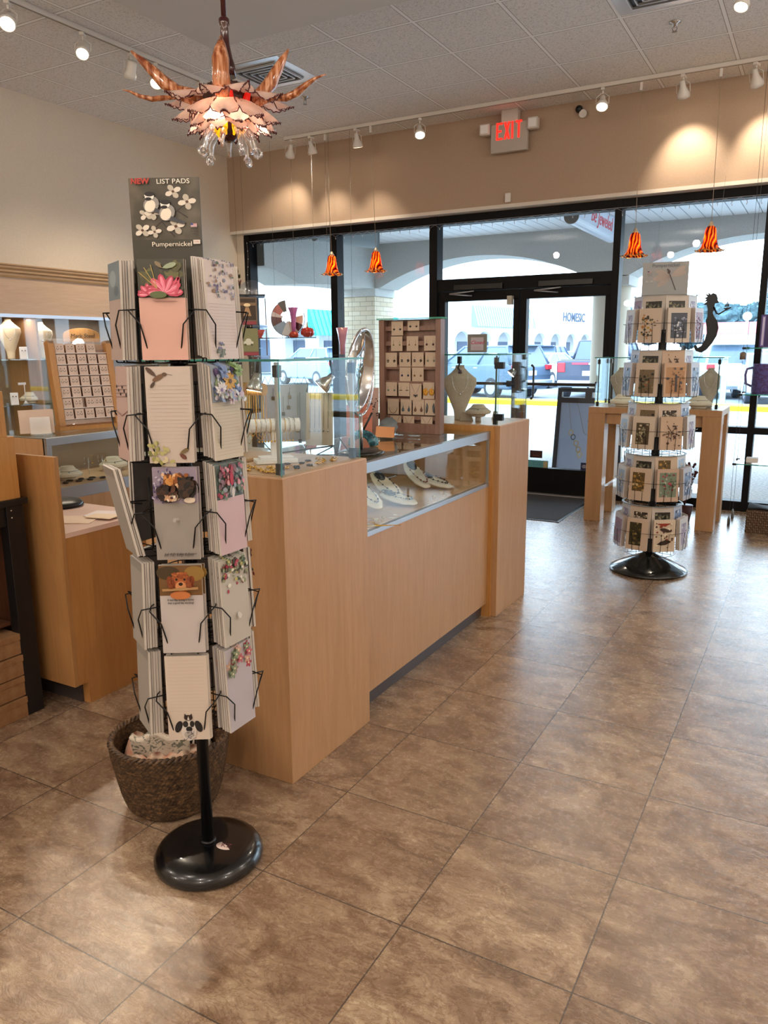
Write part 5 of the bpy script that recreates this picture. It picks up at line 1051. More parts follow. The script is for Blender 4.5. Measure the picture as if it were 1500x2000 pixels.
MB().tube([(-0.14, -0.05, 0.012), (0.06, 0.0, 0.045), (0.075, 0.0, 0.075), (0.11, 0.06, 0.02)], 0.0028, 6).tube([(0.06, 0.0, 0.045), (0.0, -0.05, 0.006), (0.07, -0.05, 0.006), (0.055, 0.0, 0.045)], 0.0024, 6).build('easel_leg', mat('#4c4a4c', 0.3, 0.7), t)
for k in range(5): MB().tube([(-0.035+k*0.017, -0.002, 0.245), (-0.035+k*0.017, -0.003, 0.11)], .0009, 4).ball((-0.035+k*0.017, -0.004, 0.10), .004, 6, 5).build('necklace', STEEL, t)
for k, (x, y, z, tg, lb) in enumerate([(-1.745, 2.20, 1.365, (-0.1, -0.2, -1), 'chrome spotlight bulb hanging beside the near corner post of the glass case'), (-1.60, 2.44, 1.36, (-0.8, -0.5, -0.9), 'chrome spotlight bulb pointing left at the far post of the near glass case')]):
    t = thing('case_spotlight', lb, 'spotlight', (x, y, z)); Q = Vector((0, 0, -1)).rotation_difference(Vector(tg).normalized()).to_matrix().to_4x4()
    MB().lathe([(0.0, 0.03), (0.012, 0.03), (0.014, 0.01), (0.02, 0.0), (0.028, -0.02), (0.030, -0.034), (0.0, -0.034)], 22, Q, wob=lambda u, a: 0.03*cos(22*a)*(1 if u > 0.5 else 0)).build('reflector', CHROME, t)
    MB().lathe([(0.0, -0.0345), (0.027, -0.035)], 20, Q, cap=False).build('lens', mat('#fff8ee', 0.5, 0, .5, 0, '#fff0d8', 6.0), t); MB().cyl(Q @ Vector((0, 0, 0.03)), (0.012, 0.004, 0.075), 0.007, 0.005).build('clip_arm', BLKM, t)
rn = random.Random(6)
clipm = mat('#1a1213', 0.3)
def hairclip(loc, rz, lb):
    t = thing('hair_clip', lb, 'hair clip', loc, rz, 'dark jewelled hair clips on the near glass case floor')
    m = MB()
    for a in range(5): m.ball((0.007*cos(a*1.256), 0.007*sin(a*1.256), 0.006), 0.0055, 8, 6, sz=(1.2, .8, .6))
    m.build('flower', clipm, t); MB().cbox((0.004, 0.0, 0.002), (0.03, 0.006, 0.003)).build('clip_bar', GOLD, t); return t
hc = None
for k, (x, y, lb) in enumerate([(-1.62, 2.20, 'dark flower hair clip beside the near silver corner post'), (-1.585, 2.24, 'dark flower hair clip at the back of the clip cluster in the glass case'), (-1.53, 2.135, 'dark flower hair clip closest to the front pane of the near glass case'), (-1.555, 2.165, 'dark flower hair clip in the middle of the clip cluster'), (-1.60, 2.30, 'dark flower hair clip farthest right, beside the easel leg'), (-1.53, 2.21, 'dark flower hair clip touching a gold brooch near the front pane')]):
    if hc is None: hc = hairclip((x, y, Z1), 0.4, lb)
    else: dup(hc, (x, y, Z1), rn.uniform(0, 6), label=lb)
br = None
spots = [(-1.70, 2.05), (-1.68, 2.085), (-1.66, 2.03), (-1.635, 2.06), (-1.72, 2.10), (-1.60, 2.04), (-1.575, 2.03), (-1.63, 2.115), (-1.55, 2.035), (-1.585, 2.075), (-1.70, 2.015), (-1.545, 2.30), (-1.56, 2.335), (-1.535, 2.27), (-1.60, 2.37), (-1.55, 2.40), (-1.58, 2.355), (-1.53, 2.36), (-1.575, 2.13)]
for k, (x, y) in enumerate(spots):
    if br is None:
        br = thing('gold_brooch', '', 'brooch', (x, y, Z1), 0, 'gold brooches scattered on the near glass case floor'); m = MB()
        for a in range(6): m.tube([(0, 0, 0.003), (0.009*cos(a*1.05), 0.009*sin(a*1.05), 0.006), (0.014*cos(a*1.05+.3), 0.014*sin(a*1.05+.3), 0.003)], [0.003, 0.004, 0.001], 6)
        m.build('leaves', GOLD, br); MB().ball((0, 0, 0.006), 0.004, 8, 6).build('stone', mat('#e8c8b0', 0.2), br); o = br
    else: o = dup(br, (x, y, Z1), rn.uniform(0, 6))
    o['label'] = 'small gold leaf brooch in the left cluster, near glass case floor' if k < 11 or k == 18 else 'small gold leaf brooch in the right cluster, near glass case floor'
# --- tower of small cards on top of the near glass case
ZG = 1.4455
t = thing('card_tower', 'small clear acrylic tower of framed cards on the near glass case', 'card display', (-1.85, 2.30, ZG), radians(39))
MB().cbox((0, 0, 0.004), (0.15, 0.15, 0.006)).cbox((0, 0, 0.112), (0.14, 0.14, 0.004)).build('acrylic_shelf', glassmat('acrylic', (0.95, 0.96, 0.98, 1), 1.4, 0.05), t)
MB().cbox((0, 0, 0.219), (0.13, 0.13, 0.005)).cbox((0, 0, 0.11), (0.012, 0.012, 0.21)).build('top_plate', BLACK, t)
MB().lathe([(0.0, 0), (0.048, 0), (0.048, 0.003), (0, 0.003)], 32, T(0.02, 0.03, 0.23) @ Rx(pi/2)).build('round_glass_plate', glassmat('plate_glass', (0.85, 0.92, 1, 1), 1.5, 0.08), t)
names = [('sunset over dark water', ['#3a2a1c', '#c8a070', '#6a4a30']), ('red flower field', ['#8a2c28', '#7c6a50', '#b08a78']), ('grey sky', ['#8a9098', '#a9b4be', '#70787c'])]
for lv in (0, 1):
    for k, a in enumerate((0, -pi/2, pi/2)):
        az = radians(39)+a; d = Vector((sin(az), -cos(az), 0))*0.066
        c = MB().box(-0.035, 0.035, -0.001, 0.001, 0, 0.095).build('picture_card', mat('#6b5a4c', .4)); c.location = (-1.85+d.x, 2.30+d.y, ZG+0.0085+lv*0.108); c.rotation_euler = (0, 0, az)
        ar = Art(-0.0011); 
        if lv == 1 and k == 0: ar.rect(-.03, .03, .016, .09, '#3b2d22'); ar.rect(-.03, .03, .066, .076, '#7c6248'); ar.ell(0, .068, .012, .006, '#e8cfa0'); ar.poly([(-.006, .06), (.006, .06), (.014, .03), (-.014, .03)], '#a88560'); ar.rect(-.03, .03, 0, .012, '#8c3a44')
        elif lv == 0 and k == 0: ar.rect(-.034, .034, .014, .095, '#7c7c58'); ar.ell(0, .045, .018, .008, '#c9c8b8'); ar.ell(0, .053, .010, .007, '#c9c8b8'); ar.ell(-.011, .038, .004, .004, '#55553c'); ar.ell(.011, .038, .004, .004, '#55553c'); ar.rect(-.034, .034, 0, .012, '#8c3a44')
        elif k == 1: ar.rect(-.03, .03, .01, .09, '#8a8c98' if lv else '#a0a4ac')
        else: ar.rect(-.03, .03, .01, .09, '#7a3430' if lv else '#a07864'); ar.ell(0, .05, .02, .02, '#6a5a48')
        ar.build('printed_front', c)
        tag(c, ['olive card with white car drawing', 'pale card on the right side', 'brown card with round pattern', 'framed sunset card', 'blue grey card on the right side', 'dark red flower card on the left side'][lv*3+k]+(', lower' if not lv else ', upper')+' level of the small card tower', 'card')
# --- oval mirror, tray and cards on the middle counter
ZM = 1.0415
t = thing('vanity_mirror', 'tilting oval chrome vanity mirror on a black round base on the counter', 'mirror', (-1.672, 2.80, ZM), radians(11))
MB().lathe([(0, 0), (0.095, 0), (0.10, 0.006), (0.08, 0.014), (0.0, 0.018)], 40).build('base', mat('#0b0b0e', 0.3), t)
MB().cyl((0, 0, 0.01), (0, 0, 0.17), 0.007).build('stem', CHROME, t)
MB().tube([(0, 0.165*cos(a), 0.34+0.18*sin(a)) for a in [pi+pi*q/20 for q in range(21)]], 0.005, 8).build('yoke', CHROME, t)
Q = T(0.0, 0, 0.345) @ Ry(0.12)
MB().tube([Q @ Vector((0, 0.155*cos(a), 0.168*sin(a))) for a in [2*pi*q/48 for q in range(48)]], 0.0065, 8, closed=True).build('rim', CHROME, t)
MB().lathe([(0, -0.002), (1, -0.002), (1, 0.002), (0, 0.002)], 48, Q @ Ry(pi/2) @ Matrix.Diagonal((0.167, 0.154, 1, 1))).build('mirror_glass', MIRR, t)
t = thing('blue_vase', 'square blue glass vase on a hanging shelf behind the vanity mirror', 'vase', (-4.37, 7.2, 1.25)); MB().prism([(-.035, 0), (.035, 0), (.045, .20), (.03, .212), (-.03, .205), (-.045, .2)], -.035, .035, 'y').build('body', mat('#5a7cc8', .15, 0, .5, .3, None, 0, .85), t, bevel=.006); MB().box(-.14, .14, -.12, .12, -.012, -.001).build('shelf', GLASS, t)
t = thing('pen_holder', 'teal fish shaped dish holding a black pen on the counter', 'dish', (-1.80, 3.02, ZM), radians(20))
TEAL = NM('teal_glaze', 0.2); tn_ = TEAL.noise(TEAL.mapping(), 25, 3, .5, 2); TEAL.color(TEAL.ramp(tn_.outputs['Fac'], [(0.4, '#1a3c4a'), (0.55, '#3a7484'), (0.7, '#6a9aa4')])); TEAL = TEAL.m
MB().tube([(0.055*cos(a), 0.0, 0.002+0.055*sin(a)) for a in [pi*q/12 for q in range(13)]], [0.02, 0.024, 0.024, 0.022, 0.02, 0.018, 0.018, 0.018, 0.018, 0.016, 0.014, 0.012, 0.01], 12).build('curled_body', TEAL, t)
MB().cyl((0.0, 0, 0.06), (0.045, 0.02, 0.15), 0.005).build('pen', BLACK, t)
t = thing('shell_card_holder', 'grey scalloped card holder with orange business cards on the counter', 'holder', (-1.86, 3.36, ZM), radians(10))
MB().lathe([(0, 0), (0.045, 0), (0.05, 0.006), (0, 0.008)], 24, T(0, 0.03, 0.05) @ Rx(1.2), wob=lambda u, a: .06*cos(14*a)).build('shell_back', mat('#6c7478', 0.4), t); MB().cbox((0, 0, 0.005), (0.08, 0.05, 0.01)).build('foot', mat('#5c5a58', 0.4), t)
for k in range(5):
    o = MB().cbox((0, 0, 0.026), (0.088, 0.0015, 0.052)).build('business_card', mat('#c98a58', 0.5), loc=(-1.84+0.001*k, 3.31-0.004*k, ZM+0.010), rot=(-0.35, 0.05, radians(24))); tag(o, 'orange business card at the front of the grey scalloped holder' if k == 4 else '%s orange business card from the back of the grey scalloped holder' % ordn[k], 'business card', 'orange business cards')
o = MB().cbox((0, 0, 0.08), (0.13, 0.003, 0.16)).build('sign_card', mat('#b06a54', 0.5), loc=(-2.0, 3.33, ZM+.001), rot=(-0.12, 0, radians(25))); tag(o, 'terracotta pink sign card standing behind the teal fish dish', 'sign'); ar = Art(-0.0016)
rn2 = random.Random(3)
for q in range(9): ar.line([(rn2.uniform(-.05, .05), rn2.uniform(.06, .14)) for _ in range(3)], .0015, '#8a4438')
ar.build('line_drawing', o)
o = MB().box(-0.07, 0.07, 0, 0.003, 0, 0.24).build('sign_card', mat('#a88a80', 0.5), loc=(-2.02, 3.42, ZM+0.001), rot=(-0.08, 0, radians(15))); tag(o, 'tall mauve sign card with dark tree drawing behind the vanity mirror', 'sign'); ar = Art(-0.0003)
for q in range(40): ar.ell(.03+rn2.gauss(0, .018), .16+rn2.gauss(0, .025), .004, .003, '#2c2226')
ar.text('handmade silver', .0, .10, .006, '#5a4640', .3); ar.build('printed_front', o)
# --- earring cabinet on the counter
EX, EY, EZ = -2.035, 3.60, ZM+0.001
def ex(px): return EX+(px/6.25+660-742)*0.002967
def ez(py): return 1.625-(py/6.25+600-622)*0.0026
t = thing('earring_cabinet', 'brown wooden open cabinet hung with earring cards, standing on the glass counter', 'cabinet', (0, 0, 0))
MB().box(EX, EX+0.03, EY, EY+0.05, EZ, 1.62).build('left_side', WALNUT, t, bevel=0.001); MB().box(EX+0.326, EX+0.354, EY, EY+0.05, EZ, 1.62).build('right_side', WALNUT, t, bevel=0.001)
MB().box(EX+0.03, EX+0.326, EY+0.045, EY+0.05, EZ, 1.62).build('back_board', WALNUT, t); MB().box(EX+0.03, EX+0.326, EY+0.005, EY+0.045, EZ, EZ+0.05).build('bottom_rail', WALNUT, t)
for z in (1.565, 1.49, 1.37, 1.29, 1.20, 1.11): MB().box(EX+0.03, EX+0.326, EY+0.02, EY+0.03, z, z+0.022).build('cross_rail', WALNUT, t)
MB().box(EX-0.008, EX+0.362, EY-0.01, EY+0.06, 1.6205, 1.628).build('glass_top', mat('#4fb09a', 0.1, 0, .5, 0, None, 0, 0.6), t)
cards = [(652, 165, 793, 338, 'heart', '#1e1a1c'), (850, 165, 990, 285, 'heart', '#17141a'), (645, 350, 785, 527, 'star', '#3c5a3a'), (838, 350, 978, 527, 'star', '#6a3a34'), (1048, 347, 1188, 525, 'disc', '#3a0e12'),
 (575, 548, 717, 723, 'leafy', '#23201c'), (747, 545, 887, 718, 'leafy', '#1c1a20'), (902, 545, 1042, 718, 'leafy', '#15141a'), (1062, 545, 1198, 718, 'disc', '#5f6a60'), (750, 728, 887, 898, 'disc', '#15184a'), (903, 728, 1043, 897, 'disc', '#7c5a40'),
 (577, 912, 717, 1083, 'disc', '#6a746a'), (735, 915, 873, 1083, 'bug', '#2c2a24'), (1037, 908, 1173, 1108, 'leaf', '#c08a2c'), (598, 1120, 738, 1312, 'chain', '#4c4a48'), (762, 1120, 897, 1312, 'drop', '#4a5f6c'), (913, 1120, 1050, 1310, 'drop', '#6a4a38'), (1058, 1120, 1195, 1310, 'feather', '#4a5458'),
 (632, 1330, 768, 1490, 'pendant', '#3c2a20'), (795, 1330, 930, 1490, 'pendant', '#4c3a20'), (1013, 1330, 1152, 1488, 'pendant', '#5a4428'), (880, 925, 1020, 1130, 'neckbug', '#2a2634')]
elab = ['heart earrings, left card of the top row', 'heart earrings, right card of the top row', 'green star earrings, left of the second row', 'red star earrings, middle of the second row', 'dark red drop earrings, right of the second row', 'dark leafy earrings, leftmost of the third row', 'dark leafy earrings, second in the third row', 'dark leafy earrings, third in the third row', 'grey green disc earrings, right end of the third row', 'navy disc earrings, left of the fourth row', 'brown disc earrings, right of the fourth row', 'grey green disc earrings, left of the fifth row', 'small winged earrings, second in the fifth row', 'large gold leaf earrings, right end of the fifth row', 'a curved chain, left of the sixth row', 'blue grey teardrop earrings in the sixth row', 'copper brown teardrop earrings in the sixth row', 'grey feather earrings, right end of the sixth row', 'a pendant, leftmost of the bottom row', 'a pendant, middle of the bottom row', 'a pendant, right one of the bottom row', 'a dragonfly pendant hanging between the fifth and sixth rows']
for (x0, y0, x1, y1, kd, col), lb in zip(cards, elab):
    w, h = (x1-x0)/6.25*.002967, (y1-y0)/6.25*.0026; cx = (ex(x0)+ex(x1))/2; z0 = ez(y1)
    o = MB().box(-w/2, w/2, -.0006, .0006, 0, h).build('earring_card', mat('#b8a591', 0.6), loc=(cx, EY+0.0175-(.002 if kd == 'neckbug' else 0), z0)); tag(o, 'tan display card with '+lb, 'jewelry card')
    m = MB(); M1 = mat(col, 0.3, 0.2)
    if kd in ('chain', 'pendant', 'neckbug'):
        zz = h*.3
        if kd == 'chain': m.tube([(w*.36*cos(a), -.0015, h*.45+h*.38*sin(a)) for a in [pi+pi*q/14 for q in range(15)]], .0009, 4)
        else: m.tube([(-w*.38, -.0015, h*.95), (0, -.0015, zz), (w*.38, -.0015, h*.95)], .0006, 4); m.ball((0, -.003, zz-.005), .0045, 8, 6, sz=(.8, .5, 1.3))
        if kd == 'neckbug':
            for a in (.3, -.3, pi+.3, pi-.3): m.tube([(0, -.003, zz), (.012*cos(a), -.003, zz+.012*sin(a))], [.001, .002], 5)
    else:
        for s in (-1, 1):
            cx_, cz_ = s*w*.27, h*.42
            m.tube([(cx_, -.0015, cz_), (cx_, -.0015, h*.72)], .0004, 4)
            if kd == 'heart':
                for q in (-1, 1): m.ball((cx_+q*.0025, -.002, cz_+.001), .0034, 8, 6, sz=(1, .5, 1))
                m.ball((cx_, -.002, cz_-.003), .002, 8, 6)
            elif kd == 'star':
                for q in range(5): m.tube([(cx_, -.002, cz_), (cx_+.005*cos(q*1.256+.3), -.002, cz_+.005*sin(q*1.256+.3))], [.0016, .0004], 5)
            elif kd == 'disc': m.ball((cx_, -.002, cz_), .0055, 12, 8, sz=(1, .4, 1))
            elif kd == 'drop': m.ball((cx_, -.002, cz_-.008), .0085, 12, 8, sz=(.9, .35, 1.1)); m.tube([(cx_, -.002, cz_-.005), (cx_, -.002, cz_+.012)], [.005, .0005], 6)
            elif kd == 'feather': m.tube([(cx_+s*.002, -.002, h*.78), (cx_, -.002, h*.6), (cx_+s*.003, -.002, h*.25), (cx_+s*.005, -.002, h*.12)], [.001, .006, .006, .001], 8)
            elif kd == 'leaf':
                for q in range(5): m.ball((cx_+.008*cos(q*1.3), -.004, cz_+.010*sin(q*1.3)), .008, 8, 6, sz=(1, .3, 1.2))
            elif kd == 'bug':
                for q in (-1, 1): m.ball((cx_+q*.004, -.002, cz_+.001), .004, 8, 6, sz=(1.2, .4, .5))
            else:
                for q in range(4): m.ball((cx_+.004*cos(q*1.7+s), -.002, cz_+.005*sin(q*1.7+s)), .0032, 7, 5, sz=(1.3, .5, .8))
    m.build('jewelry', M1, o)
# --- inside the middle case
ZD = 0.7655
for k, (x, y, rz, L, lb, dk) in enumerate([(-1.66, 2.93, 0.35, .22, 'ivory necklace form nearest the viewer in the low case, with beaded necklace', '#5a4652'), (-1.68, 3.16, 0.45, .24, 'long ivory necklace form in the middle of the low case', '#3a3440'), (-1.565, 3.10, 0.15, .20, 'flat ivory necklace form with black filigree pendant close to the front glass', '#17141c'), (-1.70, 3.50, 0.5, .22, 'white necklace form leaning against the mirror in the low case', '#7a3a34'), (-1.60, 3.56, 0.2, .20, 'grey white necklace form at the far end of the low case', '#2c1a20')]):
    lying((x, y, ZD+0.014), lb, pi/2-rz, L, .06, (.48, .42, .12, .5, .22)[k], IVORY if k < 3 else mat('#d9cfc6', .6), dk)
for k, (x, y, c_) in enumerate([(-1.60, 2.66, ROSEG), (-1.66, 2.70, ROSEG), (-1.61, 2.74, GOLD), (-1.70, 3.27, GOLD), (-1.76, 3.30, ROSEG), (-1.74, 2.62, GOLD)]):
    o = MB().tube([(.03*cos(a), .026*sin(a), .003+.004*sin(a)) for a in [2*pi*q/28 for q in range(28)]], .0016, 6, closed=True).build('bangle', c_, loc=(x, y, ZD)); tag(o, ['rose gold bangle nearest the front glass in the low case', 'rose gold bangle behind the nearest one in the low case', 'yellow gold bangle before the nearest necklace form', 'gold bangle standing between the necklace forms', 'beaded rose bangle by the white necklace form', 'gold bangle at the left back of the low case'][k], 'bangle')
tg = None
for k, (x, y) in enumerate([(-1.575, 2.63), (-1.60, 2.79), (-1.55, 2.84), (-1.565, 2.90), (-1.70, 2.56), (-1.66, 2.60), (-1.56, 2.56)]):
    lb = ['white price tag beside the rose gold bangle', 'white price tag under the nearest necklace form', 'left of two white tags by the front glass', 'right of two white tags by the front glass', 'white price tag at the left back corner', 'white price tag between two bangles', 'white price tag by the near front corner'][k]+' of the low case'
    if tg is None: tg = tag(MB().cbox((0, 0, .001), (.022, .014, .001)).build('price_tag', mat('#e8dcc0', .6), loc=(x, y, ZD), rot=(0, 0, .4)), lb, 'price tag', 'price tags in the low case')
    else: dup(tg, (x, y, ZD+.0002*k), rn.uniform(0, 3), label=lb)
rg = None
for k in range(8):
    x, y = [(-1.60, 2.585), (-1.545, 2.70), (-1.55, 2.76), (-1.64, 2.545), (-1.57, 3.30), (-1.55, 3.38), (-1.60, 3.44), (-1.58, 3.75)][k]
    if rg is None: rg = thing('ring', '', 'ring', (x, y, ZD), 0, 'rings on the floor of the low case'); MB().tube([(.009*cos(a), 0, .009+.009*sin(a)) for a in [2*pi*q/18 for q in range(18)]], .0014, 6, closed=True).build('band', GOLD, rg); MB().ball((0, 0, .019), .0045, 8, 6).build('stone', mat('#8a8448', .2), rg); o = rg
    else: o = dup(rg, (x, y, ZD), k*.7)
    o['label'] = 'small gold ring on the near floor of the low case' if k < 4 else 'small gold ring on the far floor of the low case'
for k in range(6):
    o = MB().tube([(0, 0, .0015), (.12, .07, .0015), (.28, .16, .0015)], .0013, 5).build('gold_chain', GOLD, loc=(-1.80+k*.014, 2.515+.012*k, ZD)); tag(o, '%s thin gold chain from the mirror side laid on the low case floor' % ordn[k], 'chain', 'gold chains laid on the low case floor')
# --- far glass case
Z2 = 1.0705
bust((-1.80, 4.12, Z2), 'tall grey linen necklace bust in the far glass case before the window', .31, 1.0, radians(25))
collar((-1.66, 4.06, Z2+.03), 'wide taupe necklace collar on a stalk in the far glass case', .85, radians(20), LIN)
MB_ = MB().cyl((-1.66, 4.06, Z2), (-1.66, 4.06, Z2+.03), .016); tag(MB_.build('riser', LIN), 'small round riser under the taupe necklace collar', 'riser')
for k, (x, y, lb) in enumerate([(-1.74, 4.08, 'pale linen earring wedge at the foot of the grey bust'), (-1.62, 4.22, 'small linen finger stand at the far front of the far glass case')]): tag(MB().prism([(-.04+.02*k, 0), (.04-.02*k, 0), (.02-.01*k, .05), (-.02+.01*k, .05)], -.01, .012, 'y').build('earring_wedge', LIN, bevel=.002, loc=(x, y, Z2), rot=(0, 0, .5)), lb, 'earring display')
collar((-1.95, 4.05, Z2), 'taupe necklace collar at the left of the far glass case', .8, 0, LIN)
t = thing('case_spotlight', 'dark clip lamp above the grey linen bust in the far glass case', 'spotlight', (-1.795, 4.10, 1.41)); MB().cbox((0, 0, 0), (.02, .02, .04)).tube([(0, 0, -.02), (-.01, 0, -.045), (.004, 0, -.06)], .005).build('clip_arm', BLKM, t)
MB().lathe([(0, 0), (.008, 0), (.012, -.02), (0, -.02)], 14, T(.004, 0, -.055)).build('lamp', mat('#4a3a4c', .3), t)
t = thing('case_spotlight', 'lit clip lamp at the far post of the far glass case', 'spotlight', (-1.56, 4.30, 1.33)); MB().lathe([(0, .03), (.015, .03), (.026, 0), (.026, -.004)], 20, Rx(-.5) @ Ry(.6)).build('reflector', STEEL, t); MB().lathe([(0, -.0045), (.024, -.0045)], 20, Rx(-.5) @ Ry(.6), cap=False).build('lens', mat('#ffffff', .5, 0, .5, 0, '#ffffff', 4.0), t)
# --- inside the corner case behind the desk
ZK = 0.7665
for k, (x, y, lb, s) in enumerate([(-3.72, 2.83, 'white necklace collar stacked behind the end panel in the corner case', 1.1), (-3.66, 2.90, 'second white necklace collar, low in front of the first, corner case', .95), (-3.72, 3.28, 'cream necklace collar at the middle of the corner case', 1.0), (-3.74, 3.52, 'cream necklace collar at the right part of the corner case', 1.1)]): collar((x, y, ZK), lb, s, radians(60), IVORY)
for k, (x, y) in enumerate([(-3.70, 3.08), (-3.70, 3.18), (-3.68, 3.40)]): 
    t = thing('earring_stand', ['clear T earring stand left of the cream collar in the corner case', 'second clear T earring stand in the corner case', 'clear T earring stand right of the cream collar in the corner case'][k], 'earring display', (x, y, ZK), radians(60)); MB().cyl((0, 0, 0), (0, 0, .11), .003).cbox((0, 0, .11), (.06, .006, .006)).build('stand', CLEAR, t)
    for s in (-1, 1): MB().tube([(s*.022, 0, .108), (s*.022, 0, .07)], .001, 4).ball((s*.022, 0, .066), .005, 7, 5).build('earring', GOLD if s > 0 else SILVER, t)
dr = None
for k, (x, y) in enumerate([(-3.56, 2.80), (-3.60, 2.86), (-3.55, 2.88), (-3.59, 2.93), (-3.53, 2.94), (-3.57, 2.99), (-3.52, 3.02), (-3.55, 3.36), (-3.52, 3.42), (-3.56, 3.46)]):
    if dr is None: dr = tag(MB().tube([(.016*cos(a), .012*sin(a), .004) for a in [2*pi*q/14 for q in range(14)]], .0045, 6, closed=True).build('black_ring', mat('#120d0c', .25), loc=(x, y, ZK)), '', 'ring', 'black rings in the corner case'); o = dr
    else: o = dup(dr, (x, y, ZK), k*.8)
    o['label'] = 'dark ring in the cluster left in the corner case' if k < 7 else 'dark ring in the trio right in the corner case'
# --- leaning earring easel with card rows, and paper stand, on the corner case
t = thing('earring_easel', 'honey wood easel full of rows of small earring cards on the corner case', 'earring display', (-3.70, 2.93, 1.0385), radians(72), rot=(0, 0, radians(72)))
EM = T(0, 0.02, 0) @ Rx(-0.16)
for s in (0, 1): MB().box(-.012+s*.33, .022+s*.33, -.01, .05, .02, .50, EM).build('side_post', HONEY, t)
MB().box(-.03, .37, -.03, .07, 0, .022).build('foot_rail', HONEY, t); MB().box(.02, .33, .02, .03, .45, .48, EM).build('top_rail', HONEY, t)
MB().box(-.01, .36, -.012, -.010, .485, .51, EM).box(.02, .33, .012, .014, .03, .5, EM).build('acrylic_panel', glassmat('acryl2', (.95, .95, .96, 1), 1.4, .03), t)
MB().box(.02, .33, .03, .036, .02, .48, EM).build('backing', mat('#a8765a', .6), t)
for r in range(7): MB().box(.02, .33, -.006, .008, .055+r*.062, .059+r*.062, EM).build('card_ledge', mat('#d9cfca', .3), t)
lay7 = [[0, 1, 2, 3, 4], [0, 1, 2.2, 3, 4], [0, 1, 2, 3, 4], [0, 1, 2, 3, 4], [0, 1, 2, 3, 4], [0, 1, 2, 3, 4], [0, 1, 2, 3]]
Mt = T(-3.70, 2.93, 1.0385) @ Rz(radians(72)) @ EM; ec = None
rown = ['bottom', 'second from bottom', 'third from bottom', 'middle', 'third from top', 'second from top', 'top']
for r in range(7):
    for c_ in lay7[r]:
        P = Mt @ Vector((.052+c_*.060, -.001, .0595+r*.062))
        if ec is None:
            ec = MB().cbox((0, 0, .0265), (.05, .0012, .053)).build('earring_card', mat('#d6c0b2', .6)); m = MB()
            for s in (-1, 1): m.tube([(s*.010+.006*cos(a), -.0022, .026+.007*sin(a)) for a in [pi*.9+pi*1.2*q/9 for q in range(10)]], .0011, 5).ball((s*.010, -.002, .036), .003, 6, 5)
            m.build('earring_pair', STEEL, ec); o = ec
        else: o = dup(ec)
        o.location = P; o.rotation_euler = (Rz(radians(72)) @ Rx(-0.16)).to_euler()
        tag(o, 'small pinkish earring card, %s row, column %s from the left, honey wood easel' % (rown[r], ['one', 'two', 'three', 'four', 'five'][int(round(c_))]), 'jewelry card', 'earring cards on the honey wood easel')
t = thing('paper_stand', 'clear stand with fanned cream papers and envelopes on the corner case', 'holder', (-3.62, 2.72, 1.0385), radians(60)); MB().box(-.05, .05, -.03, -.027, 0, .09, Rx(-.2)).box(-.05, .05, -.03, .02, 0, .003).build('acrylic', CLEAR, t)
for k in range(7):
    o = MB().cbox((0, 0, .065), (.17, .001, .125)).build('paper_sheet', mat('#cdb6a4', .7), loc=(-3.63-.004*k, 2.71+.0035*k, 1.044), rot=(-.25, 0, radians(52+k*3))); tag(o, 'cream paper at the front of the clear stand on the corner case' if k == 0 else '%s cream paper behind the front sheet in the clear stand' % ordn[k-1], 'paper', 'papers in the clear stand')
# --- wall case displays
for k, (y, z, lb, h) in enumerate([(4.27, 1.4135, 'large cream necklace bust on the upper shelf of the wall case', .33), (4.58, 1.4135, 'cream necklace bust right of the plant reflection, upper wall shelf', .31), (3.3, 1.4135, 'cream necklace bust at the left of the upper wall shelf', .3), (4.85, 1.039, 'cream necklace bust on the lower shelf beside the easel', .24)]): bust((-5.96, y, z), lb, h, 1.0, radians(62), mat('#d9c9ae', .75))
for k, (y, z, lb, s) in enumerate([(4.42, 1.039, 'low cream necklace collar on the lower wall shelf', 1.2), (4.02, 1.039, 'low white necklace collar at the left of the lower wall shelf', 1.2), (5.3, 1.4135, 'low white necklace collar at the right of the upper wall shelf', 1.1), (5.2, 1.039, 'low white necklace collar at the right of the lower wall shelf', 1.1)]): collar((-5.95, y, z), lb, s, radians(62))
for k, (y, z, lb) in enumerate([(4.20, 1.039, 'small white earring ramp on the lower wall shelf'), (4.33, 1.4135, 'small white earring ramp before the large bust, upper wall shelf'), (4.6, 1.4135, 'small white earring ramp on the upper wall shelf')]):
    o = MB().prism([(-.02, 0), (.03, 0), (.01, .10), (-.005, .10)], -.03, .03, 'x').build('earring_ramp', WLEA, bevel=.002, loc=(-5.88, y, z), rot=(0, 0, radians(62))); tag(o, lb, 'earring display'); MB().ball((-.012, -.018, .07), .006, 8, 6).ball((.012, -.018, .07), .006, 8, 6).build('earring_pair', STEEL, o)
t = thing('necklace_stand', 'white L-shaped pendant stand on the lower wall shelf', 'necklace display', (-5.90, 4.32, 1.039)); MB().cyl((0, 0, 0), (0, 0, .17), .004).cbox((0, -.02, .17), (.01, .07, .02)).build('post', WLEA, t); MB().lathe([(.03, 0), (.0, .03)], 4).build('foot', WLEA, t)
t = thing('name_sign', 'arched honey wood name sign with dark script at the top of the wall case', 'sign', (-5.93, 4.98, 1.555), radians(62))
pts = [(-.16, 0), (.16, 0), (.16, .06)]+[(.16*cos(a), .06+.065*sin(a)) for a in [pi*q/14 for q in range(1, 14)]]+[(-.16, .06)]
MB().prism(pts, 0, .02, 'y').build('board', HONEY, t, bevel=.002); m = MB(); textmesh(m, 'Mark Steel', .034, T(.01, -.001, .055) @ Rx(pi/2), shear=.15); m.build('lettering', mat('#1c120c', .5), t)
MB().box(-.1, -.09, .002, .01, -.107, 0).box(.09, .1, .002, .01, -.107, 0).build('leg', CLEAR, t)
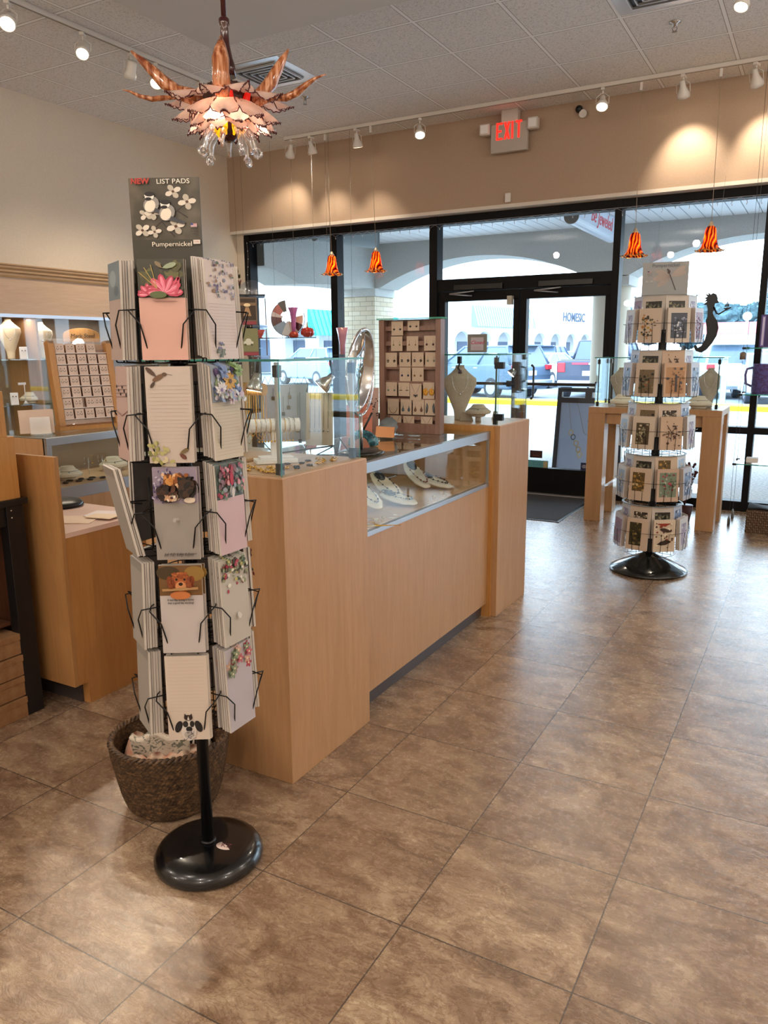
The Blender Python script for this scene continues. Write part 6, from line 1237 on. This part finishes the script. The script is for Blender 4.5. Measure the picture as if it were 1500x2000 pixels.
# --- hanging glass shelves in the left window
t = thing('hanging_shelf', 'clear glass shelf hung on steel cables in the left window', 'shelf', (0, 0, 0))
MB().box(-5.72, -4.80, 7.12, 7.36, 1.598, 1.606).build('glass_pane', GLASS, t); MB().box(-5.72, -4.80, 7.119, 7.12, 1.598, 1.606).build('polished_edge', mat('#2c4a50', .2), t)
MB().box(-5.72, -5.37, 7.0, 7.36, 1.49, 1.498).build('glass_pane', GLASS, t)
for x, y in ((-5.75, 7.14), (-5.35, 7.14), (-5.22, 7.34), (-4.82, 7.14), (-4.78, 7.34), (-5.9, 7.2)): MB().cyl((x, y, 0.0), (x, y, ZC-.001), .0013, n=5).build('cable', mat('#5c5854', .4, .5), t)
ZW = 1.6065
t = thing('glass_sculpture', 'round stained glass sculpture with a bite missing on a wire stand', 'sculpture', (-5.24, 7.22, ZW), radians(25))
def sect(a0, a1, r0, r1, col, nm):
    n_ = 10; m = MB(); pts = [(r1*cos(a0+(a1-a0)*q/n_), r1*sin(a0+(a1-a0)*q/n_)) for q in range(n_+1)]+[(r0*cos(a1-(a1-a0)*q/n_), r0*sin(a1-(a1-a0)*q/n_)) for q in range(n_+1)]; m.prism(pts, -.004, .004, 'y'); o = m.build(nm, mat(col, .15, 0, .5, .3), t); o.location = (0, 0, .205); return o
for a0, a1, r0, r1, col in [(1.7, 2.15, .08, .20, '#4c4844'), (2.15, 2.7, .09, .185, '#c96a60'), (2.7, 3.0, .06, .185, '#e8d8d8'), (3.0, 3.6, .07, .185, '#5a1a1e'), (3.6, 4.3, .05, .185, '#9ab8d4'), (4.3, 4.9, .03, .185, '#d8e2e8'), (4.9, 5.4, .03, .185, '#c9b8b0'), (5.4, 5.9, .05, .18, '#4a2028'), (5.9, 6.5, .06, .17, '#e0b8a0')]: sect(a0, a1, r0, r1, col, 'glass_segment')
MB().tube([(.188*cos(a), 0, .205+.188*sin(a)) for a in [1.9+4.7*q/40 for q in range(41)]], .004, 6).tube([(0, 0, .02), (0, 0, .0)], .006).tube([(-.07, 0, .03), (-.07, 0, 0)], .003).build('wire_rim', BLACK, t)
t = thing('glass_vase', 'tall pink fluted glass vase on a red foot before the stained glass', 'vase', (-5.13, 7.17, ZW))
PKG = mat('#c878b8', .15, 0, .5, .3, None, 0, .85); MB().lathe([(.02, .06), (.024, .12), (.026, .2), (.035, .27), (.052, .32)], 28, None, False, wob=lambda u, a: .15*u*cos(6*a)).build('body', PKG, t, solid=.003); MB().lathe([(0, 0), (.05, 0), (.058, .03), (.04, .055), (.02, .065), (0, .065)], 24).build('foot', mat('#b0402c', .15, 0, .5, .5), t)
t = thing('glass_pumpkin', 'small red glass pumpkin with curled gold stem on the hanging shelf', 'ornament', (-4.98, 7.22, ZW)); MB().lathe([(0, 0), (.04, .002), (.068, .03), (.072, .06), (.055, .095), (.015, .108), (0, .1)], 48, wob=lambda u, a: .07*cos(10*a)).build('body', mat('#b03020', .12, 0, .6, .6), t); MB().tube([(0, 0, .10), (-.005, 0, .13), (.0, 0, .16), (.018, 0, .165), (.024, 0, .14)], [.012, .007, .005, .004, .002], 8).build('stem', mat('#c09a50', .2, .4), t)
t = thing('glass_bowl', 'small coral red glass bowl on a foot at the left of the hanging shelf', 'bowl', (-5.60, 7.18, ZW)); MB().lathe([(.0, 0), (.03, 0), (.015, .012), (.03, .03), (.06, .09)], 28, wob=lambda u, a: .06*u*cos(5*a)).build('body', mat('#cc5a50', .15, 0, .5, .5), t)
t = thing('candle_holder', 'dark red glass candle holder on the lower hanging shelf', 'candle holder', (-5.62, 7.1, 1.4985)); MB().lathe([(0, 0), (.035, 0), (.03, .03), (.012, .05), (.03, .09), (0, .09)], 20).build('body', mat('#6a1c18', .2, 0, .5, .5), t)
t = thing('glass_flower_vase', 'pale pink fluted glass vase left of the vanity mirror, by the post', 'vase', (-4.52, 7.2, 1.42)); MB().lathe([(.03, 0), (.03, .1), (.045, .2), (.06, .28)], 28, None, False, wob=lambda u, a: .18*u*cos(4*a)).build('body', mat('#dba0b4', .15, 0, .5, .3, None, 0, .85), t, solid=.003); MB().box(-.14, .14, -.12, .12, -.012, -.001).build('shelf', GLASS, t)
for s in (-1, 1): MB().cyl((s*.13, 0, -.01), (s*.13, 0, ZC-1.421), .0013, n=5).build('cable', mat('#5c5854', .4, .5), t)
# --- hanging shelves in the right window
t = thing('hanging_shelf', 'glass shelves hung on cables at the right edge of the picture', 'shelf', (0, 0, 0))
for z in (.515, 1.085, 1.455): MB().box(-.56, .55, 6.98, 7.28, z, z+.008).build('glass_pane', GLASS, t); MB().box(-.56, .55, 6.978, 6.98, z, z+.008).build('polished_edge', mat('#1f8f78', .2), t)
for x, y in ((-.57, 6.97), (-.57, 7.29), (.56, 6.97), (.56, 7.29)):
    c = MB().cyl((x, y, .06), (x, y, ZC-.001), .0014, n=5).build('cable', mat('#4a4a4c', .4, .5), t); MB().lathe([(0, .0), (.012, .0), (.012, .05), (.004, .08), (0, .08)], 12, T(x, y, .001)).build('weight', mat('#7a7a78', .35, .6), c)
    for z in (.519, 1.089, 1.459): MB().cbox((x+(.006 if x < 0 else -.006), y, z), (.03, .02, .018)).build('shelf_clamp', BLKM, t, bevel=.003)
t = thing('purple_pitcher', 'purple ceramic pitcher with flower pattern on the right hanging shelf', 'pitcher', (-.42, 7.10, 1.0935)); PUR = NM('purple_ceramic', .35); v_ = PUR.noise(PUR.mapping(), 30, 3); PUR.color(PUR.ramp(v_.outputs['Fac'], [(.45, '#5a5496'), (.55, '#4c2c5c'), (.62, '#5a5496')])); MB().lathe([(0, 0), (.075, 0), (.08, .02), (.08, .23), (.083, .24), (.076, .24), (.072, .02), (0, .015)], 32).build('body', PUR.m, t); MB().tube([(-.075, 0, .21), (-.12, 0, .20), (-.13, 0, .15), (-.12, 0, .08), (-.078, 0, .06)], .010, 10).build('handle', mat('#6a6498', .35), t)
t = thing('purple_sign', 'narrow purple sign with white script at the right picture edge', 'sign', (-.40, 7.1, 1.4635)); MB().box(-.07, .10, 0, .01, 0, .26).build('panel', mat('#3c2c6a', .4), t); ar = Art(-.001)
ar.rect(-.06, -.035, .01, .25, '#7c6cc0'); ar.rect(-.055, -.04, .02, .24, '#d8d0f0'); ar.build('bright_strip', t)
for k, (x, w_, lb) in enumerate([(-.44, .09, 'small white gift box on the low right hanging shelf'), (-.25, .06, 'grey card display on the low right hanging shelf')]): tag(MB().cbox((0, 0, .022), (w_, .08, .04)).build('gift_box', WHITE if k == 0 else STEEL, bevel=.002, loc=(x, 7.1, .524)), lb, 'box')
tag(MB().lathe([(0, 0), (.022, .0), (.024, .05), (.01, .06), (0, .06)], 8).build('wind_bell', mat('#7a6a5c', .5), loc=(-.57, 6.97, 1.37)), 'small brown bell hanging below the upper shelf clamp, right window', 'bell')
# rectangular basket at right
t = thing('wicker_basket', 'low rectangular woven basket with black cloth at the right picture edge', 'basket', (-.22, 6.88, 0), 0)
m = MB()
for r in range(9):
    for q in range(26):
        for side_, (ax, ay, L_) in enumerate((((-.2, -.13), (1, 0), .40), ((-.2, .13), (1, 0), .40))):
            x = ax[0]+L_*(q+.5)/26; m.ball((x, ax[1]+(.003 if (q+r) % 2 else -.003), .012+r*.02), .0115, 6, 4, sz=(.9, .6, 1.1))
    for q in range(17):
        for sx_ in (-.2, .2): m.ball((sx_+(.003 if (q+r) % 2 else -.003), -.13+.26*(q+.5)/17, .012+r*.02), .0115, 6, 4, sz=(.6, .9, 1.1))
m.build('woven_wall', mat('#6a5240', .7), t); MB().box(-.195, .195, -.125, .125, .004, .01).build('bottom', mat('#5a4434', .8), t)
MB().box(-.195, .195, -.125, -.12, .01, .19).box(-.195, .195, .12, .125, .01, .19).box(-.195, -.19, -.12, .12, .01, .19).box(.19, .195, -.12, .12, .01, .19).build('lining', mat('#4a382c', .8), t)
o = MB().grid(lambda u, v: Vector((-.20+.40*u, -.135+.27*v, .192+.012*sin(7*u+3*v)+.012*sin(pi*v))), 16, 12).build('black_cloth', mat('#15161a', .8), solid=.012, loc=(-.22, 6.88, 0)); tag(o, 'black cloth folded over the top of the rectangular basket', 'cloth')
# --- inside the display-table case
for x, lb in ((-1.52, 'tall grey linen bust at the left of the display table case'), (-.80, 'tall grey linen bust at the right of the display table case')): bust((x, 6.97, .982), lb, .32, 1.0, 0, LIN)
for x, y, lb in ((-1.47, 6.83, 'low ivory collar in front of the left bust, display table case'), (-.86, 6.83, 'low ivory collar in front of the right bust, display table case')): collar((x, y, .982), lb, 1.25)
t = thing('glass_vase', 'clear glass vase of dried grey stems under the display table', 'vase', (-1.40, 6.98, .0)); MB().lathe([(.0, .002), (.07, .002), (.05, .05), (.06, .3), (.05, .48)], 20, cap=False).build('glass_body', CLEAR, t)
m = MB(); rn = random.Random(8)
for q in range(24): a = rn.uniform(0, 6.28); m.tube([(.02*cos(a), .02*sin(a), .02), (.035*cos(a+.5), .035*sin(a+.5), .3), (.06*cos(a+1), .06*sin(a+1), rn.uniform(.42, .6))], .003, 4)
m.build('dried_stems', mat('#5c5248', .8), t)
t = thing('dried_plant', 'dark red potted dried plant under the right side of the display table', 'plant', (-.93, 6.98, .0)); MB().lathe([(0, 0), (.05, 0), (.07, .14), (.0, .14)], 20).build('pot', mat('#4a1c18', .5), t); m = MB()
for q in range(40): a = rn.uniform(0, 6.28); r_ = rn.uniform(.02, .09); m.tube([(0, 0, .13), (r_*.6*cos(a), r_*.6*sin(a), .3), (r_*cos(a), r_*sin(a), rn.uniform(.34, .5))], [.003, .002, .001], 4).ball((r_*cos(a), r_*sin(a), .4+rn.uniform(-.06, .1)), .012, 5, 4)
m.build('twigs', mat('#5a201c', .7), t)
t = thing('store_placard', 'tan card standing in the case behind the card rack', 'sign', (-1.50, 7.06, .982)); MB().box(-.05, .05, 0, .004, 0, .30).build('board', mat('#a8896a', .6), t)
# --- signs on the doors and posts
t = tag(MB().cbox((-3.14, YF-.032, 1.525), (.215, .004, .185)).build('closed_sign', mat('#8f8f88', .6)), 'grey framed sign reading Closed in pink script on the left door', 'sign'); ar = Art(YF-.0345); ar.rect(-3.21, -3.07, 1.455, 1.585, '#c6c3cf'); ar.text('Closed', -3.14, 1.532, .036, '#c8285c', .35, .0006); ar.text('Please call again', -3.14, 1.485, .010, '#c87a94', .0); ar.text('during shop hours', -3.14, 1.468, .008, '#c87a94', .0); ar.build('printed_face', t)
o = tag(MB().cbox((-2.49, YF+.036-.015, .405), (.13, .003, .075)).build('door_sticker', mat('#3a1616', .5)), 'dark maroon sticker low on the right door glass', 'sticker'); m = MB(); textmesh(m, 'jewelry', .016, T(-2.49, YF+.036-.0175, .395) @ Rx(pi/2), shear=.3); m.build('lettering', mat('#8a4a44', .5), o)
o = tag(MB().cbox((-2.47, YF+.021, .30), (.22, .003, .085)).build('door_sticker', mat('#5fa9b4', .5)), 'turquoise and cream sticker under the maroon one on the right door', 'sticker'); ar = Art(YF+.019); ar.rect(-2.41, -2.365, .265, .335, '#b9b088'); ar.text('Open Tuesday', -2.48, .318, .011, '#2f6a8a', .2); ar.text('thru Saturday', -2.48, .30, .011, '#2f6a8a', .2); ar.build('print', o)
o = tag(MB().cbox((-1.99, YF+.021, .31), (.07, .003, .075)).build('door_sticker', mat('#1c2350', .5)), 'navy square sticker with white ring logo on the right door', 'sticker'); m = MB().tube([(-1.99+.02*cos(a), YF+.0185, .31+.014*sin(a)) for a in [2*pi*q/24 for q in range(24)]], .0022, 5, closed=True).cbox((-1.99, YF+.0185, .31), (.024, .001, .004)).cbox((-1.99, YF+.0185, .303), (.02, .001, .003)).cbox((-1.99, YF+.0185, .317), (.02, .001, .003)); m.build('ring_logo', mat('#c4c8dc', .5), o)
o = tag(MB().cbox((-1.885, YF+.021, .395), (.05, .003, .14)).build('door_sticker', mat('#26305c', .5)), 'stack of small payment card logos at the edge of the right door', 'sticker'); ar = Art(YF+.019)
for q, c_ in enumerate(('#c8ccd8', '#a82c3c', '#d0d0d8', '#3c4a8c')): ar.rect(-1.907, -1.863, .335+q*.033, .358+q*.033, c_)
ar.build('card_logos', o)
# --- string lights along the window head
t = thing('string_lights', 'white icicle string lights draped along the top of the shop windows', 'string lights', (0, 0, 0)); m = MB(); bl_ = MB(); rn = random.Random(9); x = -6.03; yy = YF-.045; pts = []
while x < 2.0:
    pts += [(x, yy, 2.715), (x+.045, yy-.004, 2.715-rn.uniform(.02, .035)), (x+.09, yy, 2.714)]
    z_ = 2.715-rn.uniform(.03, .055); m.tube([(x+.045, yy-.004, 2.69), (x+.045+rn.uniform(-.01, .01), yy-.004, z_)], .002, 4); bl_.tube([(x+.045, yy-.004, z_), (x+.046, yy-.004, z_-.016)], .0032, 5); x += .115
m.tube(pts, .0016, 4); m.tube([(-6.08+.01*sin(q), yy, 2.71-q*.09) for q in range(20)], .0018, 4); m.tube([(-6.04, yy, 2.722), (2.0, yy, 2.722)], .0028, 5)
for q in range(19): bl_.ball((-6.08+.01*sin(q), yy, 2.71-q*.09), .005, 6, 5)
m.build('wire', mat('#9a9ea6', .5), t); tag(bl_.build('mini_bulbs', mat('#e6eaf2', .3), t), kind='stuff')
# ================================================================ outside: signs, cars, buildings, trees
t = thing('shop_sign', 'white blade sign with red script hanging under the walkway soffit outside the doors', 'sign', (-2.40, 8.3, 2.72))
U = [(-.075, .265)]+[(.075*cos(a), .075+.075*sin(a)) for a in [pi+pi*q/12 for q in range(13)]]+[(.075, .265)]
MB().prism(U, 0.0, 1.7, 'y').build('sign_box', mat('#c9d3e2', .35), t); MB().prism([(x*1.04, z*1.0) for x, z in U], -.02, 0.0, 'y').build('end_cap', mat('#7d7c78', .6), t)
m = MB(); Mx = T(.0765, .95, .16) @ Rz(pi/2) @ Rx(pi/2); textmesh(m, 'Be Jeweled', .15, Mx, depth=.002, shear=.25, sx=1.0); m.build('lettering', mat('#d8404a', .4), t)
MB().cyl((0, .3, .265), (0, .3, .27), .02).cyl((0, 1.4, .265), (0, 1.4, .27), .02).build('hanger', STEEL, t)
t = thing('hanging_sign', 'long grey rounded sign box under the walkway soffit outside the left window', 'sign', (-5.35, 7.95, 2.72), radians(-14)); MB().prism(U, 0.0, 1.0, 'y').build('sign_box', mat('#7c878a', .5), t); MB().prism([(x*1.04, z) for x, z in U], 1.0, 1.03, 'y').build('end_cap', mat('#5c6668', .6), t)
t = thing('sidewalk_sign', 'black framed A-board with gold necklaces on pale blue, standing outside the right door', 'sign', (-2.30, 8.95, 0), 0)
for s in (-1, 1):
    Q = T(0, s*.16, 0) @ Rx(s*.15)
    MB().box(-.36, -.31, -.012, .012, 0, 1.0, Q).box(.31, .36, -.012, .012, 0, 1.0, Q).box(-.31, .31, -.012, .012, .0, .05, Q).box(-.31, .31, -.012, .012, .86, .92, Q).box(-.36, .36, -.012, .012, .985, 1.03, Q).box(-.04, .04, -.012, .012, .92, .99, Q).build('frame', mat('#23262c', .5), t)
    MB().box(-.31, .31, -.004, .004, .05, .86, Q).build('poster_panel', mat('#9fb0cc', .5), t)
ar = Art(0); 
for pts in ([(-.22, .86), (-.16, .5), (-.05, .25)], [(-.12, .86), (-.02, .52), (.12, .45)]): ar.line(pts, .005, '#8f8c80')
for cx, cz, c_ in [(-.17, .52, '#c8b06a'), (-.14, .47, '#3c4858'), (-.10, .40, '#c8a85c'), (-.07, .33, '#b89a4a'), (-.05, .27, '#c8b06a'), (.04, .66, '#3c6cb0'), (.06, .62, '#5c9a6a'), (.05, .70, '#9a5a4a')]:
    ar.ell(cx, cz, .028, .034, c_); ar.ell(cx, cz, .019, .024, '#9fb0cc')
o = ar.build('necklace_picture', t); o.location = (0, -.168, 0); o.rotation_euler = (-.15, 0, 0)
GLS = mat('#5a7086', .12, 0, .6); TYRE = mat('#2c3440', .7); 
def car(kind, loc, rz, col, label, trim='#c8d4e0', lights=True):
    t = thing({'suv': 'suv', 'pickup': 'pickup_truck', 'sedan': 'sedan'}[kind], label, 'car', loc, rz); P = mat(col, .3, .2, .5, .3)
    L, Wd = {'suv': (4.6, 1.86), 'pickup': (5.7, 2.0), 'sedan': (4.6, 1.8)}[kind]; h = Wd/2; x0, x1 = -L/2, L/2
    lowp = {'suv': [(x0+.05, .45), (x0, .75), (x0+.06, 1.08), (x0+.15, 1.12), (x1-1.15, 1.10), (x1-.25, .98), (x1-.05, .82), (x1, .5), (x1-.15, .3), (x0+.15, .3)],
            'pickup': [(x0, .5), (x0, 1.22), (x0+1.75, 1.22), (x1-1.5, 1.18), (x1-.2, 1.10), (x1, .95), (x1, .5), (x1-.15, .38), (x0+.15, .38)],
            'sedan': [(x0+.05, .45), (x0, .85), (x0+.3, .98), (x0+1.1, .98), (x1-1.4, .95), (x1-.2, .78), (x1, .55), (x1-.1, .28), (x0+.15, .28)]}[kind]
    m = MB().prism(lowp, -h, h, 'y'); m.build('body', P, t, bevel=.07, seg=3)
    xa, xb, xc, xd, zt, zb = {'suv': (x0+.12, x0+.42, x1-2.15, x1-1.25, 1.70, 1.10), 'pickup': (x0+1.95, x0+2.15, x1-2.25, x1-1.5, 1.86, 1.18), 'sedan': (x0+.55, x0+1.25, x1-2.2, x1-1.35, 1.42, .95)}[kind]
    def cab(z0, z1, s0, s1, ins=0.0):
        def pt(x, y, z): return (x, y, z)
        f = lambda k, a, b: a+(b-a)*k
        k0 = (z0-zb)/(zt-zb); k1 = (z1-zb)/(zt-zb); v = []
        for k, z in ((k0, z0), (k1, z1)):
            hw = h*(.95-.16*k)-ins; v += [(f(k, xa, xb), -hw, z), (f(k, xd, xc), -hw, z), (f(k, xd, xc), hw, z), (f(k, xa, xb), hw, z)]
        return MB().raw(v, [(3, 2, 1, 0), (4, 5, 6, 7), (0, 1, 5, 4), (1, 2, 6, 5), (2, 3, 7, 6), (3, 0, 4, 7)], False)
    cab(zb, zt-.03, 0, 0).build('windows', GLS, t); cab(zt-.07, zt, 0, 0, -.015).build('roof', P, t, bevel=.03)
    m = MB()
    for s in (-1, 1):
        for (xl, xu) in ((xa, xb), (xd, xc), ((xa+xd)/2-.1, (xb+xc)/2-.1)): m.tube([(xl, s*h*.955, zb), (xu, s*h*.80, zt-.04)], .045, 4)
    m.build('pillars', P, t)
    for sx_ in (x0+.95, x1-.95):
        for s in (-1, 1):
            w = MB().cyl((sx_, s*(h-.22), .34), (sx_, s*(h+.01), .34), .34, n=24).build('wheel', TYRE, t, bevel=.03); MB().cyl((sx_, s*(h+.005), .34), (sx_, s*(h+.02), .34), .21, n=16).build('hub_cap', mat('#aab6c4', .3, .6), w)
    for s in (-1, 1):
        MB().cbox((xd-.05, s*(h+.10), zb+.06), (.12, .2, .15)).build('wing_mirror', P, t, bevel=.03)
        MB().cbox((x0+.02, s*(h-.16), 1.0 if kind != 'sedan' else .8), (.12, .24, .30 if kind == 'pickup' else .16)).build('tail_light', mat('#c83040', .3), t, bevel=.02)
        MB().cbox((x1-.12, s*(h-.24), .78), (.2, .36, .13)).build('headlight', mat('#dce8f4', .15), t, bevel=.03)
        for q in (-.2, .9): MB().cbox((q-.4, s*(h+.005), .98), (.18, .02, .03)).build('door_handle', mat(trim, .3, .5), t)
    MB().cbox((x0-.03, 0, .5), (.12, Wd*.94, .2)).build('rear_bumper', mat(trim, .4, .3), t, bevel=.03); MB().cbox((x1, 0, .48), (.10, Wd*.9, .18)).build('front_bumper', mat('#56616e', .5), t, bevel=.03)
    MB().cbox((x0-.02, 0, .82), (.05, .32, .15)).build('licence_plate', mat('#e8eef4', .5), t); MB().cbox((x1-.02, 0, .72), (.06, .9, .16)).build('grille', mat('#3c4652', .5), t)
    if kind == 'pickup': MB().box(x0+.1, x0+1.85, -h+.1, h-.1, 1.20, 1.235).build('bed_cover', mat('#242c38', .6), t); MB().cbox((x0-.01, 0.25, 1.12), (.03, .5, .06)).build('tape_red', mat('#c8405a', .4), t); MB().cbox((x0-.01, -.3, 1.12), (.03, .55, .06)).build('tape_white', mat('#e8eef4', .4), t)
    if kind == 'suv': MB().cbox((x0+.3, 0, zt+.0), (.3, Wd*.72, .05)).build('spoiler', P, t, bevel=.015)
    return t
GZ = GR-.02
car('suv', (-10.3, 25.6, GZ), radians(155), '#58708c', 'grey blue SUV seen side on through the far glass case')
car('pickup', (-6.55, 27.6, GZ), radians(92), '#37435a', 'dark pickup truck with its tailgate toward the shop door')
car('suv', (-11.6, 37.0, GZ), radians(96), '#44567a', 'dark SUV parked beyond the pickup truck, seen from behind')
car('sedan', (-10.2, 32.6, GZ), radians(80), '#c2d4e4', 'pale sedan between the blue SUV and the pickup truck')
car('suv', (-3.0, 28.6, GZ), radians(108), '#e6eef4', 'white SUV seen from behind right of the card rack')
car('sedan', (-1.3, 26.3, GZ), radians(-78), '#eef3f6', 'white car with its headlights toward the shop at the right window')
car('suv', (-14.8, 27.5, GZ), radians(170), '#a8c4dc', 'pale blue car seen through the left windows under the teal roof')
car('suv', (-21.0, 31.0, GZ), radians(160), '#8fb0c8', 'light blue SUV at the far left window')
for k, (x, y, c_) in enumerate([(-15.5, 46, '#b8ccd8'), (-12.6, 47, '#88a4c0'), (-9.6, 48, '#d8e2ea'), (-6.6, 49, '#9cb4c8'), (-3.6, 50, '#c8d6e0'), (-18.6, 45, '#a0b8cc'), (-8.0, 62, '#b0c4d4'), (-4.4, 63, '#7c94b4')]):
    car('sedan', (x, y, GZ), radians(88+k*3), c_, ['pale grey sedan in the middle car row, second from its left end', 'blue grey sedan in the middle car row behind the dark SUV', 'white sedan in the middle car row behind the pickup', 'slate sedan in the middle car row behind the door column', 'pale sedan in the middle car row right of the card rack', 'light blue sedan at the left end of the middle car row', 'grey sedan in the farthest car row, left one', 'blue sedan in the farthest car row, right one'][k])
# ---- shopping-centre wings across the lot
WALLW = mat('#eef0ee', .8); SHD = mat('#8090a8', .8)
def wing(label, P0, ang, L, H, mans, name='shopping_building', arch0=2.0, pitch=4.0, mcol='#86a4d0', rib=.45):
    t = thing(name, label, 'building', (P0[0], P0[1], GZ), ang)
    za, w2 = 2.1, pitch*.36; m = MB(); x = 0.0; n_ = int(L/pitch)
    for k in range(n_):
        cx = (k+.5)*pitch; xs = [k*pitch, cx-w2]+[cx-w2*cos(pi*q/12) for q in range(1, 12)]+[cx+w2, (k+1)*pitch]
        zs = [za, za]+[za+w2*.8*sin(pi*q/12) for q in range(1, 12)]+[za, za]
        for a_ in range(len(xs)-1): m.raw([(xs[a_], 0, zs[a_]), (xs[a_+1], 0, zs[a_+1]), (xs[a_+1], 0, H), (xs[a_], 0, H)], [(0, 1, 2, 3)], False); m.raw([(xs[a_], 0, zs[a_]), (xs[a_+1], 0, zs[a_+1]), (xs[a_+1], .4, zs[a_+1]), (xs[a_], .4, zs[a_])], [(3, 2, 1, 0)], False)
    for k in range(n_+1): m.box(k*pitch-(pitch/2-w2), k*pitch+(pitch/2-w2), 0, .4, 0, za)
    m.box(0, L, 2.6, 3.0, 0, H).box(0, .4, .4, 2.6, 0, H).box(L-.4, L, .4, 2.6, 0, H).box(0, L, .4, 2.6, H-.4, H).box(-.1, L+.1, -.1, .3, H-.25, H+.1)
    m.build('wall', WALLW, t)
    for k in range(n_): MB().box((k+.5)*pitch-w2*.7, (k+.5)*pitch+w2*.7, 2.5, 2.598, .1, 2.3).build('shop_window', mat('#6c7c94', .3), t)
    for (a_, b_, z0, z1) in mans:
        MB().prism([(-.75, z0), (-.05, z0), (-.05, z1), (-.15, z1)], a_, b_, 'x').build('mansard_roof', mat(mcol, .5), t); r = MB(); q = a_
        while q < b_: r.prism([(-.80, z0), (-.74, z0), (-.14, z1), (-.20, z1)], q, q+.07, 'x'); q += rib
        r.build('standing_seam', mat(mcol, .4), t)
    return t
u = radians(80.8)
b1 = wing('long white shopping centre wing with arches and blue mansard across the parking lot', (-32.5, 56.0), u, 28, 8.6, [(15.5, 27.5, 3.7, 5.7)])
b2 = wing('lower white shopping centre wing with dark lettering behind the right door', (-28.1, 83.7), u, 24, 8.0, [])
m = MB(); textmesh(m, 'HOMESIC', 1.0, T(10.5, -.03, 5.1) @ Rx(pi/2), depth=.02, bold=.03); m.build('wall_lettering', mat('#3c4c64', .5), b2)
MB().box(9.6, 11.6, .3, 1.8, 8.0, 9.8).build('roof_box', WALLW, b2)
wing('white shopping centre end with bright turquoise mansard at the left window', (-32.0, 39.0), radians(89), 20, 8.6, [(7.2, 12.5, 2.6, 4.4), (19, 20, 2.6, 4.2)], mcol='#2fb4b8', rib=.55)
t = thing('small_building', 'small white building with red roof far behind the white SUV', 'building', (-7.0, 96, GZ), 0); MB().box(-5, 7, 0, 6, 0, 3).build('wall', WALLW, t); MB().prism([(-.5, 3), (6.5, 3), (5, 4.3), (1, 4.3)], -5.4, 7.4, 'x').build('roof', mat('#d06a72', .6), t)
t = thing('lamp_post', 'white lamp post with round globe beside the far cars at the right', 'lamp post', (-3.55, 44.0, GZ)); MB().cyl((0, 0, .5), (0, 0, 2.9), .07).lathe([(.3, 0), (.28, .5), (.1, .6), (.07, .7)], 16).build('post', mat('#e8eef2', .5), t); MB().ball((0, 0, 3.1), .22, 14, 10).build('globe', mat('#f4f6f8', .4), t)
t = thing('lamp_post', 'white lamp post standing before the long arched wing', 'lamp post', (-17.5, 52.0, GZ)); MB().cyl((0, 0, 0), (0, 0, 6.2), .08).tube([(0, 0, 6.1), (.5, 0, 6.4), (.9, 0, 6.3)], .05).build('post', mat('#c8d8e4', .5), t); MB().cbox((.9, 0, 6.3), (.6, .3, .12)).build('lamp_head', mat('#b8c8d8', .5), t)
# ---- trees
LEAF = NM('foliage', .9); ln = LEAF.noise(LEAF.mapping(), 1.6, 5, .7); LEAF.color(LEAF.ramp(ln.outputs['Fac'], [(.35, '#2e4650'), (.5, '#40606a'), (.68, '#5c8088')])); LEAF = LEAF.m  # bluish outdoor haze is mixed into these leaf colours
rt = random.Random(31)
def tree(x, y, h, w, label, group=None):
    t = thing('tree', label, 'tree', (x, y, GZ), rt.uniform(0, 6), group); m = MB()
    for q in range(26):
        a, r_, zz = rt.uniform(0, 6.28), w*.5*sqrt(rt.random()), h*(.35+.6*rt.random()); k = 1-.55*abs(zz/h-.55)/.45; s = w*rt.uniform(.13, .22); ph = rt.uniform(0, 6)
        c = Vector((r_*k*cos(a), r_*k*sin(a), zz))
        m.grid(lambda u, v: c+Vector((sin(pi*v)*cos(2*pi*u), sin(pi*v)*sin(2*pi*u), -cos(pi*v)*.8))*s*(1+.22*sin(9*u*2*pi/2+ph)*sin(7*pi*v+ph)+.12*sin(17*u*pi*2+2*ph)*sin(13*pi*v)), 14, 9, False, True)
    m.build('crown', LEAF, t); MB().cyl((0, 0, 0), (0, 0, h*.6), w*.04, w*.02, 8).build('trunk', mat('#5c5048', .9), t)
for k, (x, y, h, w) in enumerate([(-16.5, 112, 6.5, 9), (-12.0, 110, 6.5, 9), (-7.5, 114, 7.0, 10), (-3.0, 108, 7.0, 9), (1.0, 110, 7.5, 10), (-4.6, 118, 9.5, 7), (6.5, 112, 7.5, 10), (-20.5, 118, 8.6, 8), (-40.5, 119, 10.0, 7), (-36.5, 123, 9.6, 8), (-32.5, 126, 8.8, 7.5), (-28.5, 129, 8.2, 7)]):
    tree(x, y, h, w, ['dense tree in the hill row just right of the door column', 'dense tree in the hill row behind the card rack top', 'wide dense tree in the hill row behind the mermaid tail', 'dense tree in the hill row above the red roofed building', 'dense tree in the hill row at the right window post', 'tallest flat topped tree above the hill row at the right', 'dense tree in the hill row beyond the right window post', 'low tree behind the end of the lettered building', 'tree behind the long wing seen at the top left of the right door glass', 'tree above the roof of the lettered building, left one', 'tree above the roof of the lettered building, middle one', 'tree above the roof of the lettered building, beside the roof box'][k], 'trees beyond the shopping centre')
